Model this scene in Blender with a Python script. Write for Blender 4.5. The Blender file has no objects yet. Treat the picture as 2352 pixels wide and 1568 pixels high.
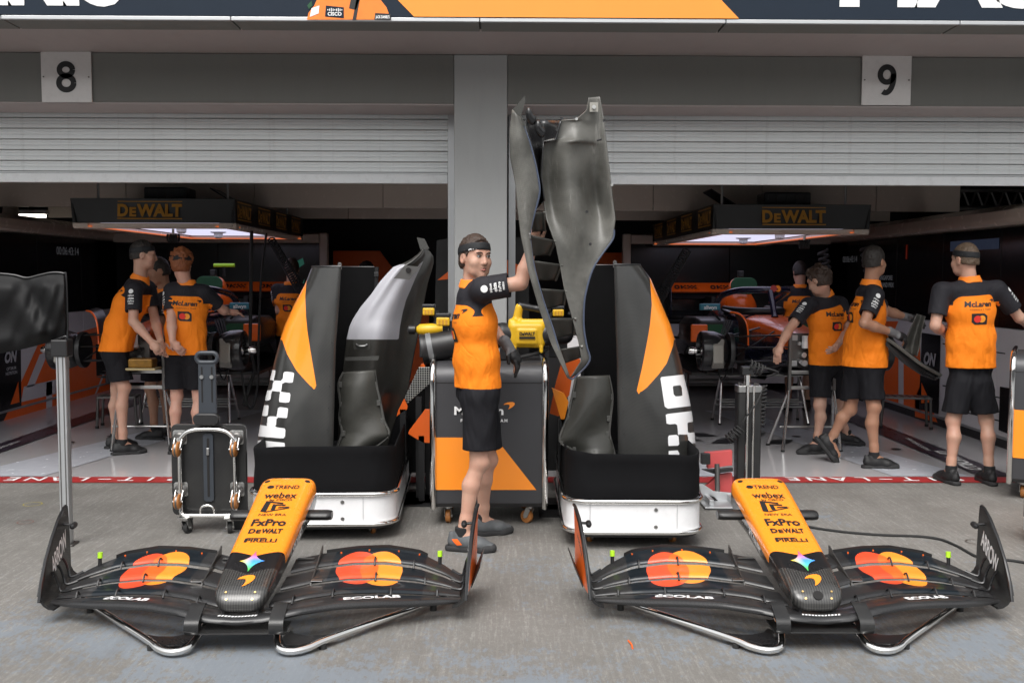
import bpy, bmesh, math, random
import numpy as np
from mathutils import Vector, Matrix
from mathutils.bvhtree import BVHTree

random.seed(4)
rng = np.random.default_rng(7)
scene = bpy.context.scene
C = scene.collection

# ------------------------------------------------------------------ camera
W, H = 2352.0, 1568.0                    # picture units used for measuring the photograph
CAM = Vector((0.0, 0.0, 1.574))
PITCH, YAW, ROLL = math.radians(3.80), math.radians(0.73), math.radians(0.15)
cam_data = bpy.data.cameras.new('camera')
cam_data.sensor_width = 36.0
cam_data.lens = 35.0
cam_data.clip_start = 0.05
cam_data.clip_end = 500.0
cam = bpy.data.objects.new('camera', cam_data)
CROT = (Matrix.Rotation(-YAW, 3, 'Z') @ Matrix.Rotation(math.radians(90) - PITCH, 3, 'X') @ Matrix.Rotation(ROLL, 3, 'Z'))
cam.matrix_world = Matrix.Translation(CAM) @ CROT.to_4x4()
C.objects.link(cam)
scene.camera = cam

# ------------------------------------------------------------------ sky, sun, exposure (overcast)
SUN_EL, SUN_AZ = math.radians(58), math.radians(195)      # behind the camera, high
world = bpy.data.worlds.new('World')
scene.world = world
world.use_nodes = True
wn, wl = world.node_tree.nodes, world.node_tree.links
bg = wn['Background']
sky = wn.new('ShaderNodeTexSky')
sky.sky_type = 'NISHITA'
sky.sun_disc = False
sky.sun_elevation = SUN_EL
sky.sun_rotation = SUN_AZ
sky.air_density = 1.6
sky.dust_density = 5.0
hs = wn.new('ShaderNodeHueSaturation')
hs.inputs['Saturation'].default_value = 0.12              # cloud cover takes the blue out
wl.new(sky.outputs[0], hs.inputs['Color'])
wl.new(hs.outputs[0], bg.inputs['Color'])
bg.inputs['Strength'].default_value = 0.15
sun_data = bpy.data.lights.new('sun', 'SUN')
sun_data.energy = 1.3
sun_data.angle = math.radians(40)
sun_data.color = (1.0, 0.965, 0.92)
sun = bpy.data.objects.new('sun', sun_data)
sd = Vector((math.sin(SUN_AZ) * math.cos(SUN_EL), math.cos(SUN_AZ) * math.cos(SUN_EL), math.sin(SUN_EL)))
sun.rotation_euler = sd.to_track_quat('Z', 'Y').to_euler()
sun.location = sd * 30
C.objects.link(sun)
scene.view_settings.view_transform = 'Standard'
scene.view_settings.look = 'None'
scene.view_settings.gamma = 1.0
scene.view_settings.exposure = 0.62
scene.render.engine = 'CYCLES'
scene.cycles.max_bounces = 6
scene.cycles.diffuse_bounces = 3
scene.cycles.glossy_bounces = 3
scene.cycles.use_denoising = True

# ------------------------------------------------------------------ measuring helpers
def ray(u, v):
    f = W * cam_data.lens / cam_data.sensor_width
    return CROT @ Vector(((u - W / 2) / f, -(v - H / 2) / f, -1.0))
def at(u, v, Y):
    d = ray(u, v)
    return CAM + d * (Y / d.y)
def atz(u, v, Z):
    d = ray(u, v)
    return CAM + d * ((Z - CAM.z) / d.z)

# ------------------------------------------------------------------ materials
MATS = {}
def srgb(r, g, b):
    def c(x):
        x /= 255.0
        return x / 12.92 if x <= 0.04045 else ((x + 0.055) / 1.055) ** 2.4
    return (c(r), c(g), c(b))
class NT:
    """tiny wrapper for building node trees"""
    def __init__(s, m):
        s.t = m.node_tree; s.n = s.t.nodes; s.l = s.t.links
        s.b = s.n.get('Principled BSDF')
    def new(s, typ, **kw):
        n = s.n.new('ShaderNode' + typ)
        for k, v in kw.items():
            setattr(n, k, v)
        return n
    def link(s, a, b):
        s.l.new(a, b)
    def math(s, op, a, b=None, c=None, clamp=False):
        n = s.new('Math', operation=op); n.use_clamp = clamp
        for i, x in enumerate((a, b, c)):
            if x is None: continue
            if isinstance(x, (int, float)): n.inputs[i].default_value = x
            else: s.link(x, n.inputs[i])
        return n.outputs[0]
    def mix(s, fac, a, b, blend='MIX'):
        n = s.new('Mix', data_type='RGBA', blend_type=blend)
        for sock, x in ((n.inputs[0], fac), (n.inputs[6], a), (n.inputs[7], b)):
            if isinstance(x, (int, float)): sock.default_value = x
            elif isinstance(x, tuple): sock.default_value = (*x[:3], 1)
            else: s.link(x, sock)
        return n.outputs[2]
    def noise(s, vec, scale, detail=4, rough=0.55, dist=0.0):
        n = s.new('TexNoise'); n.inputs['Scale'].default_value = scale
        n.inputs['Detail'].default_value = detail; n.inputs['Roughness'].default_value = rough
        n.inputs['Distortion'].default_value = dist
        if vec is not None: s.link(vec, n.inputs['Vector'])
        return n.outputs['Fac']
    def ramp(s, fac, p0, p1, c0=(0, 0, 0), c1=(1, 1, 1), interp='LINEAR'):
        n = s.new('ValToRGB'); e = n.color_ramp.elements; n.color_ramp.interpolation = interp
        e[0].position = p0; e[1].position = p1; e[0].color = (*c0, 1); e[1].color = (*c1, 1)
        s.link(fac, n.inputs[0]); return n.outputs[0]
    def obj(s):
        return s.new('TexCoord').outputs['Object']
    def xyz(s, vec):
        n = s.new('SeparateXYZ'); s.link(vec, n.inputs[0]); return n.outputs
    def mapping(s, vec, scale=(1, 1, 1), rot=(0, 0, 0), loc=(0, 0, 0)):
        n = s.new('Mapping'); n.inputs['Scale'].default_value = scale; n.inputs['Rotation'].default_value = rot
        n.inputs['Location'].default_value = loc
        s.link(vec, n.inputs['Vector']); return n.outputs[0]
    def bump(s, h, strength=0.3, dist=0.01):
        n = s.new('Bump'); n.inputs['Strength'].default_value = strength; n.inputs['Distance'].default_value = dist
        s.link(h, n.inputs['Height']); s.link(n.outputs[0], s.b.inputs['Normal'])
    def attr(s, name):
        n = s.new('Attribute'); n.attribute_name = name; return n.outputs['Fac']
    def set(s, sock, x):
        i = s.b.inputs[sock]
        if isinstance(x, (int, float)): i.default_value = x
        elif isinstance(x, tuple): i.default_value = (*x[:3], 1)
        else: s.link(x, i)
def base(name):
    m = bpy.data.materials.new(name); m.use_nodes = True
    MATS[name] = m
    return m, NT(m)
def M(name, col=None, rough=0.5, metal=0.0, coat=0.0, var=0.12, vscale=6.0, bump=0.0, bscale=80.0, emit=None, estr=1.0, spec=0.5, rvar=0.1, dirt=0.0):
    """plain material with colour and gloss variation; returns the cached one"""
    if name in MATS: return MATS[name]
    m, t = base(name)
    o = t.obj()
    n1 = t.noise(o, vscale, 5)
    if var > 0:
        f = t.math('MULTIPLY_ADD', n1, 2 * var, 1 - var)
        cc = t.mix(1.0, col, f, 'MULTIPLY')
        if dirt > 0:
            n2 = t.noise(o, vscale * 3.3, 8, 0.7)
            cc = t.mix(t.math('MULTIPLY', t.ramp(n2, 0.5, 0.75), dirt), cc, (0.06, 0.05, 0.04))
        t.set('Base Color', cc)
    else:
        t.set('Base Color', col)
    t.set('Metallic', metal)
    t.b.inputs['Specular IOR Level'].default_value = spec
    if rvar > 0:
        t.set('Roughness', t.math('MULTIPLY_ADD', t.noise(o, vscale * 2.1, 6), rvar * 2, rough - rvar, clamp=True))
    else:
        t.set('Roughness', rough)
    if coat > 0:
        t.b.inputs['Coat Weight'].default_value = coat
        t.b.inputs['Coat Roughness'].default_value = 0.06
    if bump > 0:
        t.bump(t.noise(o, bscale, 3), bump, 0.004)
    if emit is not None:
        t.b.inputs['Emission Color'].default_value = (*emit, 1)
        t.b.inputs['Emission Strength'].default_value = estr
    return m

PAPAYA = (0.92, 0.275, 0.018)
M('papaya_paint', PAPAYA, 0.35, coat=0.25, var=0.03)
M('papaya_dark', (0.80, 0.13, 0.012), 0.4, coat=0.2, var=0.04)
M('navy_print', (0.011, 0.019, 0.032), 0.55, var=0.06, spec=0.2)
M('white_paint', (0.78, 0.78, 0.79), 0.35, var=0.03, dirt=0.08)
M('white_print', (0.80, 0.80, 0.80), 0.5, var=0.0, rvar=0)
M('black_print', (0.012, 0.012, 0.013), 0.5, var=0.0, rvar=0)
M('black_plastic', (0.014, 0.014, 0.015), 0.42, var=0.15)
M('black_matte', (0.006, 0.006, 0.0065), 0.8, var=0.2, spec=0.12)
M('rubber', (0.018, 0.018, 0.018), 0.8, var=0.2)
M('chrome', (0.82, 0.81, 0.79), 0.10, metal=1.0, var=0.05, rvar=0.06)
M('steel', (0.52, 0.52, 0.51), 0.32, metal=1.0, var=0.1)
M('dark_steel', (0.16, 0.155, 0.15), 0.4, metal=0.9, var=0.15)
M('aluminium', (0.52, 0.53, 0.54), 0.45, metal=0.85, var=0.06)
M('cart_grey', (0.045, 0.045, 0.049), 0.45, metal=0.25, var=0.05, coat=0.1)
M('tool_yellow', (0.66, 0.39, 0.012), 0.42, var=0.06, dirt=0.05)
M('gold_print', (0.50, 0.24, 0.025), 0.5, var=0.0, rvar=0)
M('red_paint', (0.36, 0.030, 0.030), 0.4, var=0.12, dirt=0.1)
M('wheel_amber', (0.36, 0.14, 0.035), 0.5, var=0.15)
M('black_fabric', (0.0060, 0.0060, 0.0068), 0.85, var=0.2, bump=0.25, bscale=400, spec=0.12)
M('green_pad', (0.012, 0.075, 0.030), 0.7, var=0.15)
M('lime', (0.42, 0.75, 0.03), 0.4, var=0.05)
M('teal', (0.02, 0.16, 0.22), 0.4, var=0.05)
M('screen_black', (0.004, 0.004, 0.005), 0.18, var=0.0, rvar=0.03)
M('wall_white', (0.66, 0.64, 0.65), 0.35, var=0.03)
M('wall_beige', (0.66, 0.57, 0.49), 0.25, var=0.04)
M('wall_orange', (0.88, 0.135, 0.010), 0.4, var=0.03)
M('dark_wall', (0.018, 0.017, 0.018), 0.6, var=0.1)
M('gap_dark', (0.01, 0.009, 0.009), 0.9, var=0.0)
M('glove_grey', (0.09, 0.09, 0.095), 0.85, var=0.15, bump=0.3, bscale=300)
M('glove_black', (0.014, 0.014, 0.015), 0.5, var=0.15)

def carbon(name, col=(0.015, 0.015, 0.0155), rough=0.34, coat=0.22, weave=0.006, wstr=0.35, dust=0.10):
    """woven carbon fibre: twill cells with two gloss levels, a thin lacquer and a little dust"""
    m, t = base(name)
    o = t.obj()
    k = 1.0 / weave
    ch = t.new('TexChecker'); ch.inputs['Scale'].default_value = k
    t.link(t.mapping(o, rot=(0.3, 0.5, 0.78)), ch.inputs['Vector'])
    n = t.noise(o, 3.2, 6)
    c1 = t.mix(ch.outputs['Fac'], tuple(x * 0.88 for x in col), tuple(x * 1.14 for x in col))
    c2 = t.mix(t.math('MULTIPLY', t.ramp(n, 0.42, 0.75), dust), c1, (0.16, 0.155, 0.14))
    t.set('Base Color', c2)
    r = t.math('MULTIPLY_ADD', ch.outputs['Fac'], 0.12, rough - 0.06)
    t.set('Roughness', t.math('MULTIPLY_ADD', n, 0.2, r))
    t.b.inputs['Coat Weight'].default_value = coat
    t.b.inputs['Coat Roughness'].default_value = 0.12
    t.b.inputs['Specular IOR Level'].default_value = 0.32
    return m
carbon('carbon')
carbon('carbon_gloss', (0.010, 0.010, 0.011), 0.25, 0.5, dust=0.03)
carbon('carbon_grey', (0.060, 0.060, 0.056), 0.38, 0.25, weave=0.007, dust=0.25)
carbon('carbon_dusty', (0.030, 0.030, 0.026), 0.45, 0.2, weave=0.007, dust=0.2)

# ------------------------------------------------------------------ mesh helpers
class MB:
    """collects geometry and links it as ONE mesh object"""
    def __init__(s):
        s.v = []; s.f = []; s.m = []
    def add(s, vs, fs, mi=0):
        o = len(s.v)
        s.v.extend([tuple(x) for x in vs])
        s.f.extend([tuple(i + o for i in f) for f in fs])
        s.m.extend([mi] * len(fs)); return s
    def box(s, c, d, rot=None, mi=0):
        x, y, z = d[0] / 2, d[1] / 2, d[2] / 2
        vs = [Vector((a * x, b * y, e * z)) for a in (-1, 1) for b in (-1, 1) for e in (-1, 1)]
        if rot is not None: vs = [rot @ q for q in vs]
        vs = [q + Vector(c) for q in vs]
        return s.add(vs, [(0, 1, 3, 2), (4, 6, 7, 5), (0, 4, 5, 1), (2, 3, 7, 6), (0, 2, 6, 4), (1, 5, 7, 3)], mi)
    def bb(s, lo, hi, mi=0):
        return s.box([(a + b) / 2 for a, b in zip(lo, hi)], [b - a for a, b in zip(lo, hi)], None, mi)
    def bar(s, a, b, w, h, up=(0, 0, 1), mi=0):
        a, b = Vector(a), Vector(b); d = b - a; L = d.length; d = d.normalized(); u = Vector(up)
        if abs(d.dot(u)) > 0.98: u = Vector((0, 1, 0))
        x = d.cross(u).normalized(); z = x.cross(d)
        R = Matrix((x, d, z)).transposed()
        return s.box((a + b) / 2, (w, L, h), R, mi)
    def loft(s, rings, closed=True, caps=True, mi=0):
        n = len(rings[0]); o = len(s.v); m = len(rings)
        vs = [p for r in rings for p in r]; fs = []
        for i in range(m - 1):
            for j in range(n if closed else n - 1):
                k = (j + 1) % n
                fs.append((i * n + j, i * n + k, (i + 1) * n + k, (i + 1) * n + j))
        if caps and closed:
            fs.append(tuple(range(n - 1, -1, -1))); fs.append(tuple((m - 1) * n + j for j in range(n)))
        return s.add(vs, fs, mi)
    def tube(s, path, r, n=8, closed=False, caps=True, mi=0, flat=None):
        P = [Vector(p) for p in path]; rings = []
        up = Vector((0, 0, 1)); m = len(P)
        prev = None
        for i, p in enumerate(P):
            if closed: d = (P[(i + 1) % m] - P[i - 1]).normalized()
            else: d = (P[min(i + 1, m - 1)] - P[max(i - 1, 0)]).normalized()
            if prev is None:
                x = d.cross(up)
                if x.length < 0.05: x = d.cross(Vector((1, 0, 0)))
            else:
                x = prev - d * prev.dot(d)
            x = x.normalized(); prev = x; y = d.cross(x)
            rr = r[i] if isinstance(r, (list, tuple)) else r
            fl = 1.0 if flat is None else flat
            rings.append([p + x * rr * math.cos(a) + y * rr * fl * math.sin(a) for a in [2 * math.pi * j / n for j in range(n)]])
        if closed:
            rings.append(rings[0]); caps = False
        return s.loft(rings, True, caps, mi)
    def cyl(s, a, b, r, r2=None, n=20, mi=0):
        return s.tube([a, b], [r, r if r2 is None else r2], n, mi=mi)
    def lathe(s, prof, c=(0, 0, 0), axis=(0, 0, 1), n=24, mi=0, caps=True):
        A = Vector(axis).normalized(); x = A.cross(Vector((0, 1, 0)))
        if x.length < 0.1: x = A.cross(Vector((1, 0, 0)))
        x = x.normalized(); y = A.cross(x); c = Vector(c)
        rings = [[c + A * h + (x * math.cos(t) + y * math.sin(t)) * r for t in [2 * math.pi * j / n for j in range(n)]] for r, h in prof]
        return s.loft(rings, True, caps, mi)
    def prism(s, poly, o, xd, yd, th, mi=0):
        """extrude a 2D polygon lying in plane (o, xd, yd) along its normal by th (centred from the plane outwards)"""
        o, xd, yd = Vector(o), Vector(xd), Vector(yd); n = xd.cross(yd).normalized()
        a = [o + xd * p[0] + yd * p[1] for p in poly]; b = [q + n * th for q in a]; k = len(a)
        fs = [tuple(range(k - 1, -1, -1)), tuple(range(k, 2 * k))] + [(i, (i + 1) % k, k + (i + 1) % k, k + i) for i in range(k)]
        return s.add(a + b, fs, mi)
    def grid(s, P, mi=0):
        """open sheet from rows of points"""
        return s.loft(P, closed=False, caps=False, mi=mi)
    def build(s, name, mat, parent=None, smooth=40, bevel=0.0, solid=0.0, subsurf=0, seg=2):
        me = bpy.data.meshes.new(name); me.from_pydata(s.v, [], s.f)
        mats = mat if isinstance(mat, (list, tuple)) else [mat]
        for q in mats: me.materials.append(MATS[q] if isinstance(q, str) else q)
        if len(mats) > 1: me.polygons.foreach_set('material_index', s.m)
        fixmesh(me, smooth)
        o = bpy.data.objects.new(name, me); C.objects.link(o)
        if parent is not None: o.parent = parent
        if solid:
            md = o.modifiers.new('thick', 'SOLIDIFY'); md.thickness = solid; md.offset = 0
        if bevel:
            md = o.modifiers.new('edge', 'BEVEL'); md.width = bevel; md.segments = seg; md.limit_method = 'ANGLE'; md.angle_limit = math.radians(35)
        if subsurf:
            md = o.modifiers.new('sub', 'SUBSURF'); md.levels = subsurf; md.render_levels = subsurf
        return o
def fixmesh(me, smooth=40, recalc=True):
    if recalc:
        bm = bmesh.new(); bm.from_mesh(me)
        bmesh.ops.recalc_face_normals(bm, faces=bm.faces)
        bm.to_mesh(me); bm.free()
    if smooth:
        me.polygons.foreach_set('use_smooth', [True] * len(me.polygons))
        if smooth < 180: me.set_sharp_from_angle(angle=math.radians(smooth))
    me.update()
def tag(o, label=None, cat=None, group=None, kind=None):
    if label: o['label'] = label
    if cat: o['category'] = cat
    if group: o['group'] = group
    if kind: o['kind'] = kind
    return o
def thing(name, label, cat, loc=(0, 0, 0), rotz=0.0, group=None):
    o = bpy.data.objects.new(name, None); C.objects.link(o)
    o.empty_display_size = 0.1
    o.location = loc; o.rotation_euler = (0, 0, rotz)
    return tag(o, label, cat, group)
def copy_tree(o, parent=None):
    c = o.copy(); C.objects.link(c); c.parent = parent
    for ch in [x for x in bpy.data.objects if x.parent == o]:
        copy_tree(ch, c)
    return c
def root_matrix(root):
    return Matrix.Translation(root.location) @ root.rotation_euler.to_matrix().to_4x4()
def smoothpath(pts, n=8, closed=False):
    """Catmull-Rom through the points"""
    P = [Vector(p) for p in pts]; out = []; m = len(P)
    rngi = range(m) if closed else range(m - 1)
    for i in rngi:
        p0 = P[(i - 1) % m] if closed else P[max(i - 1, 0)]
        p1 = P[i]; p2 = P[(i + 1) % m]
        p3 = P[(i + 2) % m] if closed else P[min(i + 2, m - 1)]
        for j in range(n):
            t = j / n
            out.append(0.5 * ((2 * p1) + (p2 - p0) * t + (2 * p0 - 5 * p1 + 4 * p2 - p3) * t * t + (3 * p1 - p0 - 3 * p2 + p3) * t ** 3))
    if not closed: out.append(P[-1])
    return out
def rrect(w, h, r, n=5):
    """rounded rectangle outline, centred"""
    out = []
    for cx, cy, a0 in ((w / 2 - r, h / 2 - r, 0), (-w / 2 + r, h / 2 - r, 90), (-w / 2 + r, -h / 2 + r, 180), (w / 2 - r, -h / 2 + r, 270)):
        for j in range(n + 1):
            a = math.radians(a0 + 90 * j / n)
            out.append((cx + r * math.cos(a), cy + r * math.sin(a)))
    return out
def circle(r, n=24, cx=0, cy=0, ry=None):
    return [(cx + r * math.cos(2 * math.pi * i / n), cy + (ry or r) * math.sin(2 * math.pi * i / n)) for i in range(n)]
def interp(xs, ys, x):
    return float(np.interp(x, xs, ys))

# ------------------------------------------------------------------ lettering and printed marks
_text_cache = {}
def text2d(body, bold=0.0, sx=1.0, shear=0.0, spacing=1.0):
    """letters as flat 2D faces, cap height normalised to 1, left at x = 0"""
    key = (body, bold, sx, shear, spacing)
    if key in _text_cache: return _text_cache[key]
    cu = bpy.data.curves.new('letters', 'FONT'); cu.body = body; cu.size = 1.0; cu.shear = 0; cu.offset = bold; cu.space_character = spacing
    cu.resolution_u = 3; cu.fill_mode = 'FRONT'
    ob = bpy.data.objects.new('letters', cu); C.objects.link(ob)
    dg = bpy.context.evaluated_depsgraph_get()
    me = bpy.data.meshes.new_from_object(ob.evaluated_get(dg))
    V = np.array([v.co[:2] for v in me.vertices]) if len(me.vertices) else np.zeros((0, 2))
    F = [tuple(p.vertices) for p in me.polygons]
    bpy.data.meshes.remove(me); bpy.data.objects.remove(ob); bpy.data.curves.remove(cu)
    cap = 0.73
    if len(V):
        V = V / cap; V[:, 0] = (V[:, 0] - V[:, 0].min())
        V[:, 0] = V[:, 0] * sx + V[:, 1] * shear
        V[:, 0] -= V[:, 0].min()
    _text_cache[key] = (V, F)
    return V, F
def subdiv2d(V, F, maxlen):
    bm = bmesh.new()
    vs = [bm.verts.new((x, y, 0)) for x, y in V]
    for f in F:
        try: bm.faces.new([vs[i] for i in f])
        except ValueError: pass
    for _ in range(6):
        bmesh.ops.triangulate(bm, faces=bm.faces)
        es = [e for e in bm.edges if e.calc_length() > maxlen]
        if not es: break
        bmesh.ops.subdivide_edges(bm, edges=es, cuts=1)
    bmesh.ops.triangulate(bm, faces=bm.faces)
    bm.verts.index_update()
    V2 = np.array([v.co[:2] for v in bm.verts]); F2 = [tuple(v.index for v in f.verts) for f in bm.faces]
    bm.free(); return V2, F2
class Surf:
    """a surface that printed marks can be laid on"""
    def __init__(s, o):
        me = o.data
        s.bvh = BVHTree.FromPolygons([v.co.copy() for v in me.vertices], [tuple(p.vertices) for p in me.polygons])
        s.o = o
def flat(name, shapes, o, xd, yd, parent, mat, off=0.003):
    """flat print: shapes = list of (V, F) already placed in 2D; laid in plane (o, xd, yd)"""
    mb = MB(); o, xd, yd = Vector(o), Vector(xd).normalized(), Vector(yd).normalized(); n = xd.cross(yd)
    for V, F in shapes:
        mb.add([o + xd * float(p[0]) + yd * float(p[1]) + n * off for p in V], F)
    me = mb.build(name, mat, parent, smooth=0)
    return me
def wrap(name, shapes, o, xd, yd, surf, parent, mat, off=0.002, maxlen=0.02, reach=0.5):
    """print laid on a curved surface: projected along -normal of the plane (o, xd, yd) onto surf (same local space)"""
    mb = MB(); o, xd, yd = Vector(o), Vector(xd).normalized(), Vector(yd).normalized(); n = xd.cross(yd)
    for V, F in shapes:
        V2, F2 = subdiv2d(V, F, maxlen)
        pts = []; ok = []
        for p in V2:
            q = o + xd * float(p[0]) + yd * float(p[1])
            h = surf.bvh.ray_cast(q + n * reach, -n, reach * 2)
            if h[0] is None: ok.append(False); pts.append(q)
            else:
                nn = h[1] if h[1].dot(n) > 0 else -h[1]
                ok.append(True); pts.append(h[0] + (nn * 0.5 + n * 0.5) * off)
        F3 = [f for f in F2 if all(ok[i] for i in f)]
        mb.add(pts, F3)
    if not mb.f: return None
    used = sorted({i for f in mb.f for i in f}); mp = {a: b for b, a in enumerate(used)}
    mb.v = [mb.v[i] for i in used]; mb.f = [tuple(mp[i] for i in f) for f in mb.f]
    return mb.build(name, mat, parent, smooth=180)
def T(body, h, x=0.0, y=0.0, align='C', bold=0.0, sx=1.0, shear=0.0, spacing=1.0, width=None):
    """text placed in 2D at cap height h (or scaled to a width)"""
    V, F = text2d(body, bold, sx, shear, spacing)
    V = V.copy()
    wd = V[:, 0].max()
    kx = h
    if width: kx = width / wd
    V[:, 0] *= kx; V[:, 1] *= h
    wd *= kx
    V[:, 0] += x - (wd / 2 if align == 'C' else wd if align == 'R' else 0)
    V[:, 1] += y - h / 2
    return V, F
def PG(poly):
    return np.array(poly, float), [tuple(range(len(poly)))]
def rect2(x0, y0, x1, y1):
    return PG([(x0, y0), (x1, y0), (x1, y1), (x0, y1)])
def ribbon(path, w):
    P = [np.array(p, float) for p in path]; V = []; n = len(P)
    for i, p in enumerate(P):
        d = P[min(i + 1, n - 1)] - P[max(i - 1, 0)]; d /= np.linalg.norm(d) + 1e-9
        nn = np.array([-d[1], d[0]]); V += [p + nn * w / 2, p - nn * w / 2]
    return np.array(V), [(2 * i, 2 * i + 1, 2 * i + 3, 2 * i + 2) for i in range(n - 1)]
def arc(cx, cy, rx, ry, a0, a1, n=24):
    return [(cx + rx * math.cos(math.radians(a0 + (a1 - a0) * i / n)), cy + ry * math.sin(math.radians(a0 + (a1 - a0) * i / n))) for i in range(n + 1)]
def figure(ch, h):
    """bold grotesque 8 and 9, cap height h, centred"""
    w = 0.185 * h
    if ch == '8':
        sh = [ribbon(arc(0, 0.235 * h, 0.215 * h, 0.19 * h, 0, 360, 36), w), ribbon(arc(0, -0.20 * h, 0.245 * h, 0.225 * h, 0, 360, 36), w)]
    else:
        sh = [ribbon(arc(0, 0.175 * h, 0.225 * h, 0.25 * h, 0, 360, 36), w), ribbon(arc(-0.035 * h, 0.10 * h, 0.265 * h, 0.525 * h, 12, -112, 30), w)]
    return sh
SWOOSH = [(-1.0, -0.12), (-0.7, 0.12), (-0.3, 0.27), (0.2, 0.36), (0.65, 0.36), (0.92, 0.24), (1.0, 0.05), (0.9, -0.2), (0.6, -0.5), (0.15, -0.78), (-0.18, -0.9), (0.02, -0.6), (0.1, -0.35), (0.02, -0.14), (-0.25, -0.06), (-0.6, -0.08)]
def swoosh(cx, cy, w):
    return PG([(cx + x * w / 2, cy + y * w / 2) for x, y in SWOOSH])
def dewalt(cx, cy, w, h):
    """bold sign-writing between two rules"""
    return [T('D', h, cx - w * 0.5, cy, 'L', 0.045, 1.15, width=w * 0.165), T('E', h * 0.72, cx - w * 0.315, cy - h * 0.14, 'L', 0.05, 1.1, width=w * 0.105),
            T('WALT', h, cx - w * 0.20, cy, 'L', 0.045, 1.1, width=w * 0.70),
            rect2(cx - w / 2, cy + h * 0.66, cx + w / 2, cy + h * 0.76), rect2(cx - w / 2, cy - h * 0.76, cx + w / 2, cy - h * 0.66)]

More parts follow.
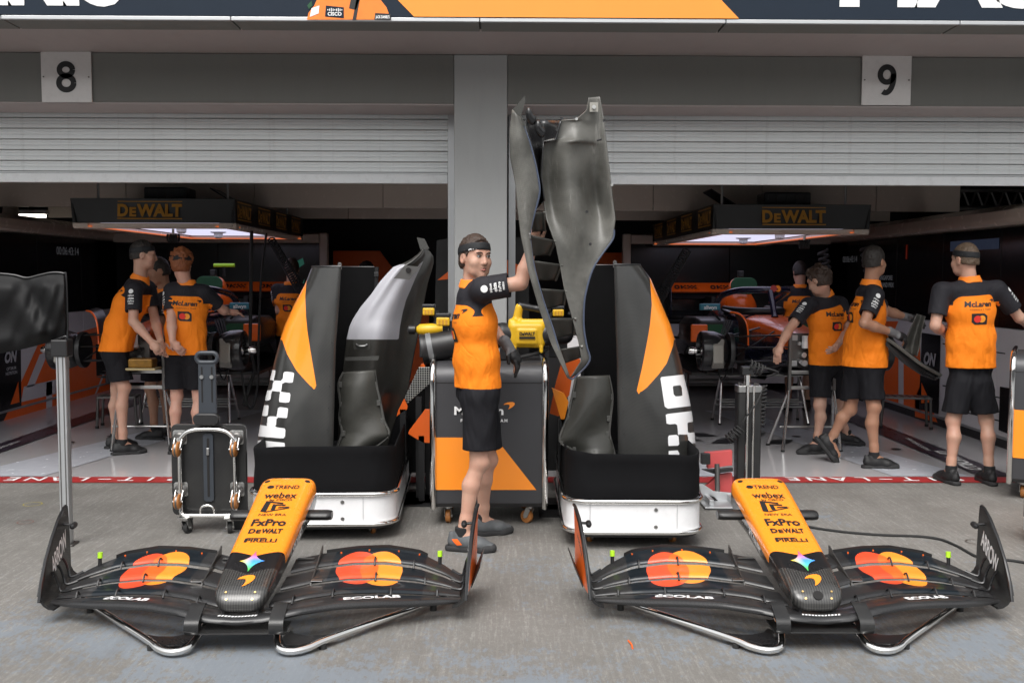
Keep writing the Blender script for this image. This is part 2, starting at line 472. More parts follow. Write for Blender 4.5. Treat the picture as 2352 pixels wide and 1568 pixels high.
# ------------------------------------------------------------------ smooth solids from distance fields
class Field:
    def __init__(s, lo, hi, h):
        s.lo = np.array(lo, np.float32); s.h = h
        s.n = np.ceil((np.array(hi) - s.lo) / h).astype(int) + 1
        s.D = np.full(tuple(s.n), 0.25, np.float32)
    def sub(s, lo, hi):
        a = np.maximum(np.floor((np.minimum(lo, hi) - s.lo) / s.h).astype(int), 0)
        b = np.minimum(np.ceil((np.maximum(lo, hi) - s.lo) / s.h).astype(int) + 1, s.n)
        if np.any(b <= a): return None, None
        sl = tuple(slice(i, j) for i, j in zip(a, b))
        ax = [s.lo[i] + s.h * np.arange(a[i], b[i], dtype=np.float32) for i in range(3)]
        return sl, np.meshgrid(*ax, indexing='ij')
    def put(s, sl, d, k, op):
        A = s.D[sl]
        if op == 'add':
            if k > 0:
                hh = np.maximum(k - np.abs(A - d), 0) / k
                s.D[sl] = np.minimum(A, d) - hh * hh * k * 0.25
            else: s.D[sl] = np.minimum(A, d)
        elif op == 'cut':
            d = -d
            if k > 0:
                hh = np.maximum(k - np.abs(A - d), 0) / k
                s.D[sl] = np.maximum(A, d) + hh * hh * k * 0.25
            else: s.D[sl] = np.maximum(A, d)
    def cone(s, a, b, ra, rb, k=0.02, op='add', flat=None, side=None):
        """tapered capsule; flat=(fx): squash factor along 'side' direction"""
        a = np.array(a, np.float32); b = np.array(b, np.float32)
        m = max(ra, rb) + k + 3 * s.h
        if flat: m *= max(1, flat)
        sl, G = s.sub(np.minimum(a, b) - m, np.maximum(a, b) + m)
        if sl is None: return s
        d = b - a; L2 = float(d @ d) + 1e-9
        px, py, pz = G[0] - a[0], G[1] - a[1], G[2] - a[2]
        t = np.clip((px * d[0] + py * d[1] + pz * d[2]) / L2, 0, 1)
        qx, qy, qz = px - t * d[0], py - t * d[1], pz - t * d[2]
        r = ra + t * (rb - ra)
        if flat and side is not None:
            sd = np.array(side, np.float32); sd /= np.linalg.norm(sd)
            c = qx * sd[0] + qy * sd[1] + qz * sd[2]
            e = c * (1.0 / flat - 1.0)
            qx, qy, qz = qx + e * sd[0], qy + e * sd[1], qz + e * sd[2]
        s.put(sl, np.sqrt(qx * qx + qy * qy + qz * qz) - r, k, op); return s
    def ell(s, c, r, k=0.02, op='add', R=None):
        """ellipsoid; R = 3x3 with columns = local axes"""
        c = np.array(c, np.float32); r = np.array(r, np.float32)
        m = float(r.max()) + k + 3 * s.h
        sl, G = s.sub(c - m, c + m)
        if sl is None: return s
        P = [G[i] - c[i] for i in range(3)]
        if R is not None:
            R = np.array(R, np.float32)
            P = [P[0] * R[0, i] + P[1] * R[1, i] + P[2] * R[2, i] for i in range(3)]
        q0 = np.sqrt((P[0] / r[0]) ** 2 + (P[1] / r[1]) ** 2 + (P[2] / r[2]) ** 2)
        q1 = np.sqrt((P[0] / r[0] ** 2) ** 2 + (P[1] / r[1] ** 2) ** 2 + (P[2] / r[2] ** 2) ** 2) + 1e-6
        s.put(sl, q0 * (q0 - 1.0) / q1, k, op); return s
    def box(s, c, d, rnd=0.01, k=0.0, op='add', R=None):
        c = np.array(c, np.float32); d = np.array(d, np.float32) / 2 - rnd
        m = float(np.linalg.norm(d)) + rnd + k + 3 * s.h
        sl, G = s.sub(c - m, c + m)
        if sl is None: return s
        P = [G[i] - c[i] for i in range(3)]
        if R is not None:
            R = np.array(R, np.float32)
            P = [P[0] * R[0, i] + P[1] * R[1, i] + P[2] * R[2, i] for i in range(3)]
        q = [np.abs(P[i]) - d[i] for i in range(3)]
        o = np.sqrt(sum(np.maximum(x, 0) ** 2 for x in q)) + np.minimum(np.maximum(np.maximum(q[0], q[1]), q[2]), 0)
        s.put(sl, o - rnd, k, op); return s
    def plane(s, p, n, k=0.0, lo=None, hi=None):
        """remove everything on the side the normal points to (within lo..hi if given)"""
        p = np.array(p, np.float32); n = np.array(n, np.float32); n = n / np.linalg.norm(n)
        if lo is None: lo, hi = s.lo, s.lo + s.n * s.h
        sl, G = s.sub(np.array(lo), np.array(hi))
        if sl is None: return s
        d = (G[0] - p[0]) * n[0] + (G[1] - p[1]) * n[1] + (G[2] - p[2]) * n[2]
        s.put(sl, -d, k, 'cut'); return s
    def polys(s):
        D = s.D; S = D < 0
        n = D.shape
        cnt = np.zeros(tuple(i - 1 for i in n), np.int8)
        for a in (0, 1):
            for b in (0, 1):
                for c in (0, 1):
                    cnt += S[a:n[0] - 1 + a, b:n[1] - 1 + b, c:n[2] - 1 + c]
        act = np.argwhere((cnt > 0) & (cnt < 8))
        if len(act) == 0: return np.zeros((0, 3)), np.zeros((0, 4), int)
        off = np.array([[a, b, c] for a in (0, 1) for b in (0, 1) for c in (0, 1)])
        val = np.stack([D[act[:, 0] + o[0], act[:, 1] + o[1], act[:, 2] + o[2]] for o in off], 1)
        pos = np.zeros((len(act), 3)); w = np.zeros(len(act))
        for i in range(8):
            for j in range(i + 1, 8):
                if np.abs(off[i] - off[j]).sum() != 1: continue
                va, vb = val[:, i], val[:, j]; mk = (va < 0) != (vb < 0)
                t = np.where(mk, va / np.where(mk, va - vb, 1), 0)
                pos += mk[:, None] * (off[i] + t[:, None] * (off[j] - off[i])); w += mk
        V = (act + pos / w[:, None]) * s.h + s.lo
        idx = np.full(cnt.shape, -1, np.int32); idx[act[:, 0], act[:, 1], act[:, 2]] = np.arange(len(act))
        Q = []
        for ax in range(3):
            b, c = (ax + 1) % 3, (ax + 2) % 3
            s0 = [slice(None)] * 3; s1 = [slice(None)] * 3
            s0[ax] = slice(0, n[ax] - 1); s1[ax] = slice(1, n[ax])
            for q in (b, c):
                s0[q] = slice(1, n[q] - 1); s1[q] = slice(1, n[q] - 1)
            A, B = S[tuple(s0)], S[tuple(s1)]
            e = np.argwhere(A != B)
            if len(e) == 0: continue
            inside = A[e[:, 0], e[:, 1], e[:, 2]]
            e[:, b] += 1; e[:, c] += 1
            def cell(db, dc):
                g = e.copy(); g[:, b] -= db; g[:, c] -= dc
                return idx[g[:, 0], g[:, 1], g[:, 2]]
            q = np.stack([cell(1, 1), cell(0, 1), cell(0, 0), cell(1, 0)], 1)
            q[~inside] = q[~inside][:, ::-1]
            Q.append(q)
        Q = np.concatenate(Q); Q = Q[(Q >= 0).all(1)]
        return V, Q
    def build(s, name, mat, parent=None, attrs=None, disp=None, relax=0):
        V, Q = s.polys()
        if relax:
            for _ in range(relax):
                A = np.zeros_like(V); c = np.zeros(len(V))
                for i in range(4):
                    a, b = Q[:, i], Q[:, (i + 1) % 4]
                    np.add.at(A, a, V[b]); np.add.at(A, b, V[a]); np.add.at(c, a, 1); np.add.at(c, b, 1)
                V = V * 0.5 + 0.5 * A / np.maximum(c, 1)[:, None]
        if disp is not None:
            V = V + disp(V)
        me = bpy.data.meshes.new(name)
        me.vertices.add(len(V)); me.vertices.foreach_set('co', V.astype(np.float32).ravel())
        me.loops.add(len(Q) * 4); me.loops.foreach_set('vertex_index', Q.astype(np.int32).ravel())
        me.polygons.add(len(Q)); me.polygons.foreach_set('loop_start', np.arange(0, len(Q) * 4, 4, dtype=np.int32))
        me.polygons.foreach_set('loop_total', np.full(len(Q), 4, np.int32))
        me.update(calc_edges=True)
        me.polygons.foreach_set('use_smooth', [True] * len(Q))
        me.materials.append(MATS[mat] if isinstance(mat, str) else mat)
        if attrs:
            for k, fn in attrs.items():
                a = me.attributes.new(k, 'FLOAT', 'POINT'); a.data.foreach_set('value', np.asarray(fn(V), np.float32))
        o = bpy.data.objects.new(name, me); C.objects.link(o)
        if parent is not None: o.parent = parent
        return o
def folds(V, amp, wl, seed, stretch=(1, 1, 1), n=10):
    """smooth random waves used for cloth folds"""
    r = np.random.default_rng(seed); out = np.zeros(len(V)); P = V * np.array(stretch)
    for i in range(n):
        d = r.normal(size=3); d /= np.linalg.norm(d)
        k = 2 * math.pi / (wl * r.uniform(0.6, 1.6))
        out += np.sin(P @ d * k + r.uniform(0, 6.28) + 1.5 * np.sin(P @ r.normal(size=3) * k * 0.4))
    return amp * out / math.sqrt(n)
# ================================================================== the setting
def atx(u, v, X):
    d = ray(u, v)
    return CAM + d * ((X - CAM.x) / d.x)
XL, XR = -5.32, 4.62            # inner faces of the garage side walls
YB = 15.6                       # back wall
YP = 7.45                       # front of the pit building
ZS = 3.192                      # soffit

def concrete():
    m, t = base('pit_concrete')
    o = t.obj()
    big = t.noise(o, 0.55, 6, 0.6)
    mid = t.noise(o, 2.6, 8, 0.62)
    fine = t.noise(o, 60, 4, 0.7)
    groove = t.noise(t.mapping(o, (55, 2.4, 1)), 1.0, 6, 0.72)
    c = t.mix(t.ramp(big, 0.35, 0.65), (0.245, 0.239, 0.224), (0.345, 0.337, 0.318))
    c = t.mix(t.math('MULTIPLY', t.ramp(mid, 0.45, 0.68), 0.5), c, (0.14, 0.132, 0.118))
    c = t.mix(t.math('MULTIPLY', t.ramp(groove, 0.52, 0.75), 0.16), c, (0.34, 0.33, 0.305))
    c = t.mix(t.math('MULTIPLY', t.ramp(groove, 0.46, 0.33), 0.38), c, (0.12, 0.112, 0.10))
    sp2 = t.noise(t.mapping(o, (1, 0.45, 1)), 48, 5, 0.75)
    c = t.mix(t.math('MULTIPLY', t.ramp(sp2, 0.54, 0.68), 0.28), c, (0.36, 0.35, 0.33))
    c = t.mix(t.math('MULTIPLY', t.ramp(sp2, 0.46, 0.32), 0.34), c, (0.085, 0.08, 0.072))
    grain = t.noise(o, 210, 2, 0.6)
    c = t.mix(t.math('MULTIPLY', t.ramp(grain, 0.56, 0.72), 0.30), c, (0.42, 0.41, 0.385))
    c = t.mix(t.math('MULTIPLY', t.ramp(grain, 0.44, 0.30), 0.35), c, (0.09, 0.085, 0.08))
    c = t.mix(t.math('MULTIPLY', t.ramp(fine, 0.35, 0.75), 0.25), c, (0.12, 0.11, 0.10))
    # worn blue-grey paint, nearer the pit lane
    y = t.xyz(o)[1]
    near = t.math('MULTIPLY_ADD', y, -0.42, 2.55, clamp=True)
    pat = t.noise(t.mapping(o, (0.8, 0.62, 1), loc=(3.1, 0.4, 0)), 1.5, 10, 0.66, 0.3)
    flake = t.noise(t.mapping(o, (1.0, 0.5, 1)), 30, 8, 0.82)
    pm = t.math('ADD', pat, t.math('MULTIPLY_ADD', flake, 0.95, -0.475))
    pm = t.math('ADD', pm, t.math('MULTIPLY_ADD', near, 0.20, -0.18))
    pm = t.ramp(pm, 0.505, 0.522)
    c = t.mix(t.math('MULTIPLY', pm, 0.70), c, (0.165, 0.195, 0.230))
    tyre = t.noise(t.mapping(o, (2.2, 0.16, 1), rot=(0, 0, 0.12)), 1.3, 6, 0.6)
    c = t.mix(t.math('MULTIPLY', t.ramp(tyre, 0.56, 0.72), 0.30), c, (0.085, 0.08, 0.075))
    # small dark specks and oil marks
    sp = t.ramp(t.noise(o, 34, 3, 0.6), 0.70, 0.74)
    c = t.mix(t.math('MULTIPLY', sp, 0.6), c, (0.05, 0.045, 0.04))
    oil = t.ramp(t.noise(o, 0.9, 6, 0.65, 0.4), 0.55, 0.68)
    c = t.mix(t.math('MULTIPLY', oil, 0.35), c, (0.10, 0.095, 0.088))
    t.set('Base Color', c)
    t.set('Roughness', t.math('MULTIPLY_ADD', mid, 0.25, 0.52))
    hh = t.math('ADD', t.math('MULTIPLY', groove, 0.7), t.math('MULTIPLY', fine, 0.35))
    t.bump(hh, 0.30, 0.006)
    return m
concrete()
def epoxy():
    m, t = base('epoxy_floor')
    o = t.obj()
    n = t.noise(o, 1.3, 5)
    sc = t.noise(t.mapping(o, (3, 1, 1), rot=(0, 0, 0.5)), 9, 8, 0.7)
    c = t.mix(n, (0.40, 0.39, 0.40), (0.50, 0.49, 0.50))
    c = t.mix(t.math('MULTIPLY', t.ramp(sc, 0.55, 0.8), 0.25), c, (0.24, 0.23, 0.23))
    t.set('Base Color', c)
    t.set('Roughness', t.math('MULTIPLY_ADD', sc, 0.14, 0.13))
    t.b.inputs['Coat Weight'].default_value = 0.25
    return m
epoxy()
M('epoxy_blue', (0.50, 0.52, 0.57), 0.24, var=0.05)
M('epoxy_pale', (0.36, 0.35, 0.36), 0.22, var=0.05)
M('stripe_plum', (0.030, 0.020, 0.032), 0.3, var=0.1)
def plaster(name, col, rough=0.6):
    m, t = base(name)
    o = t.obj()
    n = t.noise(o, 1.1, 6); s = t.noise(t.mapping(o, (4, 1, 0.6)), 2.5, 8, 0.65)
    c = t.mix(n, tuple(x * 0.92 for x in col), tuple(x * 1.06 for x in col))
    c = t.mix(t.math('MULTIPLY', t.ramp(s, 0.5, 0.8), 0.22), c, tuple(x * 0.65 for x in col))
    t.set('Base Color', c); t.set('Roughness', rough)
    t.bump(t.noise(o, 70, 4), 0.12, 0.004)
    return m
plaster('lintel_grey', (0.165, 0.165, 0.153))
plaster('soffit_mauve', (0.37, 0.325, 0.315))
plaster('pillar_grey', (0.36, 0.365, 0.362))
def slat_mat():
    m, t = base('shutter_metal')
    o = t.obj()
    n = t.noise(t.mapping(o, (0.8, 1, 3)), 2.0, 7, 0.65)
    st = t.noise(t.mapping(o, (9, 1, 1.5)), 1.2, 8, 0.7)
    c = t.mix(n, (0.66, 0.68, 0.685), (0.76, 0.78, 0.785))
    c = t.mix(t.math('MULTIPLY', t.ramp(st, 0.55, 0.8), 0.35), c, (0.28, 0.275, 0.26))
    t.set('Base Color', c); t.set('Roughness', t.math('MULTIPLY_ADD', st, 0.2, 0.35)); t.set('Metallic', 0.25)
    return m
slat_mat()

# ground, garage floor and painted line
g = MB(); g.add([(-60, -60, 0), (60, -60, 0), (60, 60, 0), (-60, 60, 0)], [(0, 1, 2, 3)])
ground = tag(g.build('pit_lane_ground', 'pit_concrete', smooth=0), kind='structure')

g = MB(); g.add([(-7.5, 7.66, 0.004), (6.6, 7.66, 0.004), (6.6, 16.2, 0.004), (-7.5, 16.2, 0.004)], [(0, 1, 2, 3)])
floor = tag(g.build('garage_floor', 'epoxy_floor', smooth=0), kind='structure')
def floor_poly(name, pts, mat, z):
    mb = MB(); mb.add([(p[0], p[1], z) for p in pts], [tuple(range(len(pts)))])
    return mb.build(name, mat, floor, smooth=0)
floor_poly('floor_marking', [(-4.62, 7.70), (-4.38, 7.70), (-4.38, 14.5), (-4.62, 14.5)], 'stripe_plum', 0.012)
floor_poly('floor_marking', [(3.78, 7.70), (4.04, 7.70), (4.04, 14.5), (3.78, 14.5)], 'stripe_plum', 0.012)
floor_poly('floor_marking', [(-4.2, 7.70), (-3.55, 7.70), (-2.7, 11.5), (-3.1, 11.5)], 'epoxy_blue', 0.008)
floor_poly('floor_marking', [(3.1, 7.70), (3.7, 7.70), (2.8, 11.5), (2.4, 11.5)], 'epoxy_blue', 0.008)
floor_poly('floor_marking', [(1.3, 7.70), (1.95, 7.70), (1.1, 9.6), (0.9, 9.6)], 'epoxy_blue', 0.008)
for k, (x, y) in enumerate(((1.75, 9.35), (1.98, 9.22), (2.25, 9.30), (2.5, 9.2), (1.95, 9.62), (2.35, 9.62))):
    w = 0.2; s = 0.12 * (1 if k % 2 else -1)
    floor_poly('floor_marking', [(x, y), (x + w, y), (x + w + s, y + 0.22), (x + s, y + 0.22)], 'black_print', 0.012)
flat('lettering', [T('DP WORLD', 0.12, 0, 0, bold=0.03, shear=0.3)], (3.91, 8.35, 0.016), (-0.12, -1, 0), (1, -0.12, 0), floor, 'white_print', 0)
flat('lettering', [T('official logistics partner', 0.055, 0, 0)], (3.91, 9.15, 0.016), (-0.12, -1, 0), (1, -0.12, 0), floor, 'white_print', 0)
flat('lettering', [T('official logistics partner', 0.055, 0, 0)], (-4.5, 8.95, 0.016), (0, 1, 0), (-1, 0, 0), floor, 'white_print', 0)
for x, y in ((-3.75, 9.6), (-3.45, 9.25), (-3.0, 9.55), (-4.0, 9.25), (3.35, 9.3), (2.9, 9.6), (3.0, 9.05), (0.95, 8.9), (3.6, 8.9)):
    mb = MB(); mb.add([(x + 0.045 * math.cos(a), y + 0.045 * math.sin(a), 0.014) for a in [i * math.pi / 6 for i in range(12)]], [tuple(range(12))])
    mb.build('floor_socket', 'gap_dark', floor, smooth=0)
g = MB(); g.add([(-7.5, 7.48, 0.005), (6.6, 7.48, 0.005), (6.6, 7.69, 0.005), (-7.5, 7.69, 0.005)], [(0, 1, 2, 3)])
line = tag(g.build('pit_lane_line', 'red_paint', smooth=0), kind='structure')
for u0, u1 in ((16, 392), (1828, 2205)):
    xa, xb = atz(u0, 1107, 0).x, atz(u1, 1107, 0).x
    n = 8
    for k, ch in enumerate('ENAL-TIP'):
        x = xa + (xb - xa) * k / (n - 1)
        flat('lettering', [T(ch, 0.135, 0, 0, bold=0.012, sx=1.1)] if ch != '-' else [rect2(-0.05, -0.012, 0.05, 0.012)], (x, 7.585, 0.009), (-1, 0, 0), (0, -1, 0), line, 'white_print', 0)

# hand-drawn rings on the concrete
def ring(u, v, r0, mat):
    c = atz(u, v, 0.004); n = 40; mb = MB()
    P = [(c.x + r0 * math.cos(2 * math.pi * i / n), c.y + r0 * math.sin(2 * math.pi * i / n), 0.004) for i in range(n)]
    Q = [(c.x + (r0 - 0.006) * math.cos(2 * math.pi * i / n), c.y + (r0 - 0.006) * math.sin(2 * math.pi * i / n), 0.004) for i in range(n)]
    mb.add(P + Q, [(i, (i + 1) % n, n + (i + 1) % n, n + i) for i in range(n)]); mb.build('chalk_ring', mat, ground, smooth=0)
ring(75, 1157, 0.062, M('chalk_yellow', (0.42, 0.36, 0.06), 0.8, var=0.5, vscale=40)); ring(2240, 1243, 0.055, 'dark_steel'); ring(58, 1198, 0.05, M('chalk_red', (0.22, 0.12, 0.10), 0.8, var=0.5, vscale=40))
# unseen pit wall and spectator stand behind camera, added to block low sky light
gs = bpy.data.objects.new('unseen_grandstand', None); C.objects.link(gs); gs.location = (0, -26, 0); tag(gs, kind='structure')
plaster('stand_grey', (0.16, 0.16, 0.165))
for k in range(8):
    mb = MB(); mb.bb((-55, -0.9 * k - 0.9, 0.0), (55, -0.9 * k, 1.4 + 0.62 * k)); mb.build('tier', 'stand_grey', gs, smooth=0)
mb = MB(); mb.bb((-55, -7.6, 0), (55, -7.25, 7.2)); mb.build('rear_wall', 'stand_grey', gs, smooth=0)
pw = bpy.data.objects.new('unseen_pit_wall', None); C.objects.link(pw); pw.location = (0, -9, 0); tag(pw, kind='structure')
mb = MB(); mb.bb((-55, -0.3, 0), (55, 0, 1.1)); mb.build('barrier', 'stand_grey', pw, smooth=0)
mb = MB(); mb.bb((-55, -3.0, 2.6), (55, 0.4, 2.75)); mb.build('canopy', 'stand_grey', pw, smooth=0)
for k in range(-9, 10):
    mb = MB(); mb.bb((k * 6 - 0.08, -0.2, 1.1), (k * 6 + 0.08, -0.05, 2.6)); mb.build('post', 'stand_grey', pw, smooth=0)

# ---------------------------------------------------------------- pit building
bld = thing('pit_building', 'grey concrete pit building front with pillar, deep lintel and soffit over two garage bays', 'building', (0, YP, 0))
def bpart(name, lo, hi, mat, bevel=0.0, parent=bld):
    mb = MB(); r = Vector((0, YP, 0))
    mb.bb([a - b for a, b in zip(lo, r)], [a - b for a, b in zip(hi, r)])
    return mb.build(name, mat, parent, smooth=0, bevel=bevel)
px0, px1 = at(1043, 600, YP).x, at(1165, 600, YP).x
zl = 2.835
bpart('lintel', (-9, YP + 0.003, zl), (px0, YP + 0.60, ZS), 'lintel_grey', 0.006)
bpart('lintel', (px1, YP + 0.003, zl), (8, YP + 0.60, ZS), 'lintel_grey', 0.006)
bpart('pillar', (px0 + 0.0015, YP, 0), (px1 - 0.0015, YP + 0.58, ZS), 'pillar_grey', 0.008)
bpart('lintel_underside', (-9, YP + 0.006, zl - 0.012), (px0 - 0.002, YP + 0.44, zl - 0.001), 'soffit_mauve')
bpart('lintel_underside', (px1 + 0.002, YP + 0.006, zl - 0.012), (8, YP + 0.44, zl - 0.001), 'soffit_mauve')
bpart('soffit', (-9, 6.70, ZS + 0.002), (8, YP + 0.6, ZS + 0.2), 'soffit_mauve')
xs = [at(u, 60, 6.6).x for u in (-560, 30, 545, 1103, 1655, 2180, 2760)]
for a, b in zip(xs, xs[1:]):
    bpart('edge_board', (a + 0.006, 6.47, ZS - 0.012), (b - 0.006, 6.712, ZS + 0.05), 'lintel_grey', 0.003)
    bpart('drip_trim', (a + 0.002, 6.440, ZS - 0.016), (b - 0.002, 6.466, ZS + 0.010), 'aluminium', 0.004)
bpart('fascia', (-9, 6.476, ZS + 0.052), (8, 7.4, 4.6), 'lintel_grey')
# interior shell
bpart('ceiling', (-7.6, YP + 0.61, 3.45), (6.7, YB + 0.2, 3.6), 'dark_wall')
bpart('back_wall', (-7.6, YB, 0.0), (6.7, YB + 0.2, 3.449), 'dark_wall')
bpart('side_wall', (-7.4, YP + 0.61, 0.0), (-7.2, YB - 0.002, 3.449), 'dark_wall')
bpart('side_wall', (6.4, YP + 0.61, 0.0), (6.6, YB - 0.002, 3.449), 'dark_wall')
bpart('side_wall', (-9, YP + 0.003, 0), (-6.6, YP + 0.6, zl - 0.013), 'pillar_grey')
bpart('side_wall', (5.9, YP + 0.003, 0), (8, YP + 0.6, zl - 0.013), 'pillar_grey')

# roller shutters: every visible slat is a piece of its own
YS = 7.92
zb = 1.574 + 207 * YS / 2286
def shutter(x0, x1, label):
    r = thing('roller_shutter', label, 'shutter', ((x0 + x1) / 2, YS, zb))
    L = x1 - x0
    p = 0.083
    prof = [(0, 0.0), (-0.011, 0.004), (-0.011, 0.030), (-0.006, 0.033), (-0.006, 0.036), (-0.011, 0.039), (-0.011, 0.056), (-0.007, 0.059), (-0.007, 0.062), (-0.011, 0.065), (-0.011, 0.0755), (-0.003, 0.079), (0.008, 0.079), (0.008, 0.0)]
    mb = MB()
    mb.loft([[(x, y, z) for y, z in prof] for x in np.linspace(-L / 2, L / 2, 3)])
    proto = None
    for k in range(8):
        if proto is None:
            proto = mb.build('slat', 'shutter_metal', r, smooth=0); o = proto
        else:
            o = proto.copy(); C.objects.link(o); o.parent = r
        o.location = (0, (k % 3) * 0.0012, 0.086 + k * p)
    b = MB(); b.bb((-L / 2, -0.022, 0), (L / 2, 0.02, 0.070))
    b.build('bottom_bar', M('bar_white', (0.80, 0.82, 0.83), 0.4, var=0.06, dirt=0.15), r, smooth=0, bevel=0.004)
    b = MB(); b.bb((-L / 2, -0.016, 0.0705), (L / 2, 0.015, 0.0845))
    b.build('bottom_rail', 'aluminium', r, smooth=0, bevel=0.003)
    for sx in (-1, 1):
        b = MB(); b.bb((sx * (L / 2 + 0.03) - 0.028, -0.03, -zb + 0.01), (sx * (L / 2 + 0.03) + 0.028, 0.03, 0.62)); b.build('guide_rail', 'aluminium', r, smooth=0, bevel=0.003)
    return r
shutter(-6.6, px0 - 0.07, 'left roller shutter of grey ribbed slats, half lowered')
shutter(px1 + 0.07, 5.85, 'right roller shutter of grey ribbed slats behind the lifted carbon panel')

# number plates
M('plate_white', (0.60, 0.575, 0.565), 0.12, var=0.04, dirt=0.1, rvar=0.03)
def number_sign(u, v, digit, label):
    c = at(u, v, YP - 0.004); w = 112 * YP / 2286
    r = thing('number_sign', label, 'sign', (c.x, c.y, c.z - w / 2), group='bay number signs')
    mb = MB(); mb.prism(rrect(w, w, 0.006), (0, 0, w / 2), (1, 0, 0), (0, 0, 1), 0.014)
    mb.build('plate', 'plate_white', r, smooth=0, bevel=0.002)
    flat('digit', figure(digit, w * 0.60), (0, -0.014, w / 2), (1, 0, 0), (0, 0, 1), r, 'black_print', 0.003)
    for s in (-1, 1):
        b = MB(); b.cyl((s * w * 0.45, -0.014, w / 2), (s * w * 0.45, -0.018, w / 2), 0.006, n=10); b.build('screw', 'dark_steel', r)
number_sign(154, 178, '8', 'white square sign reading 8 above the left shutter')
number_sign(2035, 185, '9', 'white square sign reading 9 above the right shutter')

# banner on the fascia
YN = 6.438
bz = ZS + 0.012
ban = thing('team_banner', 'long dark navy and orange banner along the top of the garage front', 'banner', (0, YN, bz))
def bq(u, v): 
    p = at(u, v, YN); return (p.x, p.z - bz)
mb = MB(); mb.bb((-9, 0.0, 0.0), (8, 0.03, 1.3)); mb.build('banner_sheet', 'navy_print', ban, smooth=0)
def bflat(name, shapes, mat, off): return flat(name, shapes, (0, 0, 0), (1, 0, 0), (0, 0, 1), ban, mat, off)
a, b = bq(951, 47)[0], bq(1697, 52)[0]
slope = (bq(951, 47)[0] - bq(905, 0)[0]) / (bq(905, 0)[1] - bq(951, 47)[1])
bflat('orange_field', [PG([(a, 0.001), (b, 0.001), (b - slope * 1.25, 1.25), (a - slope * 1.25, 1.25)])], M('banner_orange', (0.86, 0.28, 0.03), 0.45, var=0.03), 0.003)
y0 = bq(285, 6)[1]
bflat('lettering', [T('NORRIS', 0.42, bq(288, 6)[0], y0 + 0.21, 'R', 0.04, width=2.0)], 'white_print', 0.003)
y0 = bq(1930, 8)[1]
bflat('lettering', [T('PIASTRI', 0.42, bq(1928, 8)[0], y0 + 0.21, 'L', 0.04, width=2.35)], 'white_print', 0.003)
suit = [(705, 46), (709, 30), (722, 14), (728, 0), (722, -60), (868, -60), (874, 0), (888, 18), (898, 46)]
bflat('printed_suit', [PG([bq(*p) for p in suit])], M('suit_orange', (0.85, 0.21, 0.02), 0.5, var=0.15, vscale=14), 0.004)
for poly, mt in (([(749, 14), (790, 18), (790, 43), (747, 39)], 'navy_print'), ([(862, 31), (898, 33), (898, 47), (860, 46)], 'black_print'), ([(806, 0), (826, 0), (818, 24), (802, 20)], 'black_print'), ([(716, 20), (734, 14), (732, 32), (712, 40)], 'white_print'), ([(826, -40), (834, -40), (818, 47), (810, 47)], 'black_print'), ([(706, 14), (716, 2), (718, 14), (710, 22)], 'green_pad')):
    bflat('printed_patch', [PG([bq(*p) for p in poly])], mt, 0.006)
c = bq(769, 33); bflat('lettering', [T('CISCO', 0.022, c[0], c[1], bold=0.03)], 'white_print', 0.008)
c = bq(769, 24); bflat('lettering', [rect2(c[0] - 0.045 + i * 0.011, c[1] - h / 2, c[0] - 0.040 + i * 0.011, c[1] + h / 2) for i, h in enumerate((0.008, 0.014, 0.022, 0.014, 0.008, 0.014, 0.022, 0.014, 0.008))], 'white_print', 0.008)
c = bq(879, 40); bflat('lettering', [T("JACK DANIEL'S", 0.018, c[0], c[1], bold=0.03, width=0.088)], 'white_print', 0.008)

# ---------------------------------------------------------------- inside the garage: header panels, walls, screens
def panel_wall(name, label, cat, X, side):
    """low cabinet wall along a side of the garage; printed graphics are traced onto the wall plane"""
    r = thing(name, label, cat, (X, 10.8, 0))
    s = side   # +1: inner face looks to +x
    ys = np.arange(7.95, 15.2, 1.21)
    for a, b in zip(ys, ys[1:]):
        mb = MB(); mb.bb((min(0, -s * 0.06), a - 10.8 + 0.003, 0.09), (max(0, -s * 0.06), b - 10.8 - 0.003, 1.10))
        mb.build('wall_panel', 'wall_white', r, smooth=0, bevel=0.003)
    mb = MB(); mb.bb((min(0, -s * 0.05) , -2.85, 0.006), (max(0, -s * 0.05), 4.4, 0.086)); mb.build('plinth', 'black_plastic', r, smooth=0)
    mb = MB(); mb.bb((min(s * 0.012, -s * 0.06), -2.85, 0.0865), (max(s * 0.012, -s * 0.06), 4.4, 0.112)); mb.build('plinth_trim', 'aluminium', r, smooth=0, bevel=0.003)
    for a, b in zip(ys, ys[1:]):
        mb = MB(); mb.bb((min(-s * 0.01, -s * 0.10), a - 10.8 + 0.004, 1.105), (max(-s * 0.01, -s * 0.10), b - 10.8 - 0.004, 2.02)); mb.build('screen_panel', 'screen_black', r, smooth=0, bevel=0.004)
    # cornice rail with rounded lower edge
    prof = [(0.0, 2.03), (0.10, 2.03), (0.13, 2.05), (0.14, 2.09), (0.14, 2.16), (0.0, 2.22), (-0.12, 2.22), (-0.12, 2.03)]
    mb = MB(); mb.loft([[(s * x, y, z) for x, z in prof] for y in (-2.85, 0.0, 4.2)]); mb.build('cornice', 'wall_beige', r, smooth=0, bevel=0.004)
    return r
def wflat(r, name, polys, X, side, mat, off, holes=None):
    shapes = []
    for P in polys:
        shapes.append(PG([((atx(u, v, X).y - 10.8), atx(u, v, X).z) for u, v in P]))
    mb = MB()
    for V, F in shapes: mb.add([(side * off, p[0], p[1]) for p in V], F)
    return mb.build(name, mat, r, smooth=0)
wl_ = panel_wall('cabinet_wall', 'low white and orange panel wall with large number 4 along the left garage', 'wall', XL, 1)
def c4(x, y): return (x / 2.614 / 1.063, (750 + y / 2.614) / 1.063)
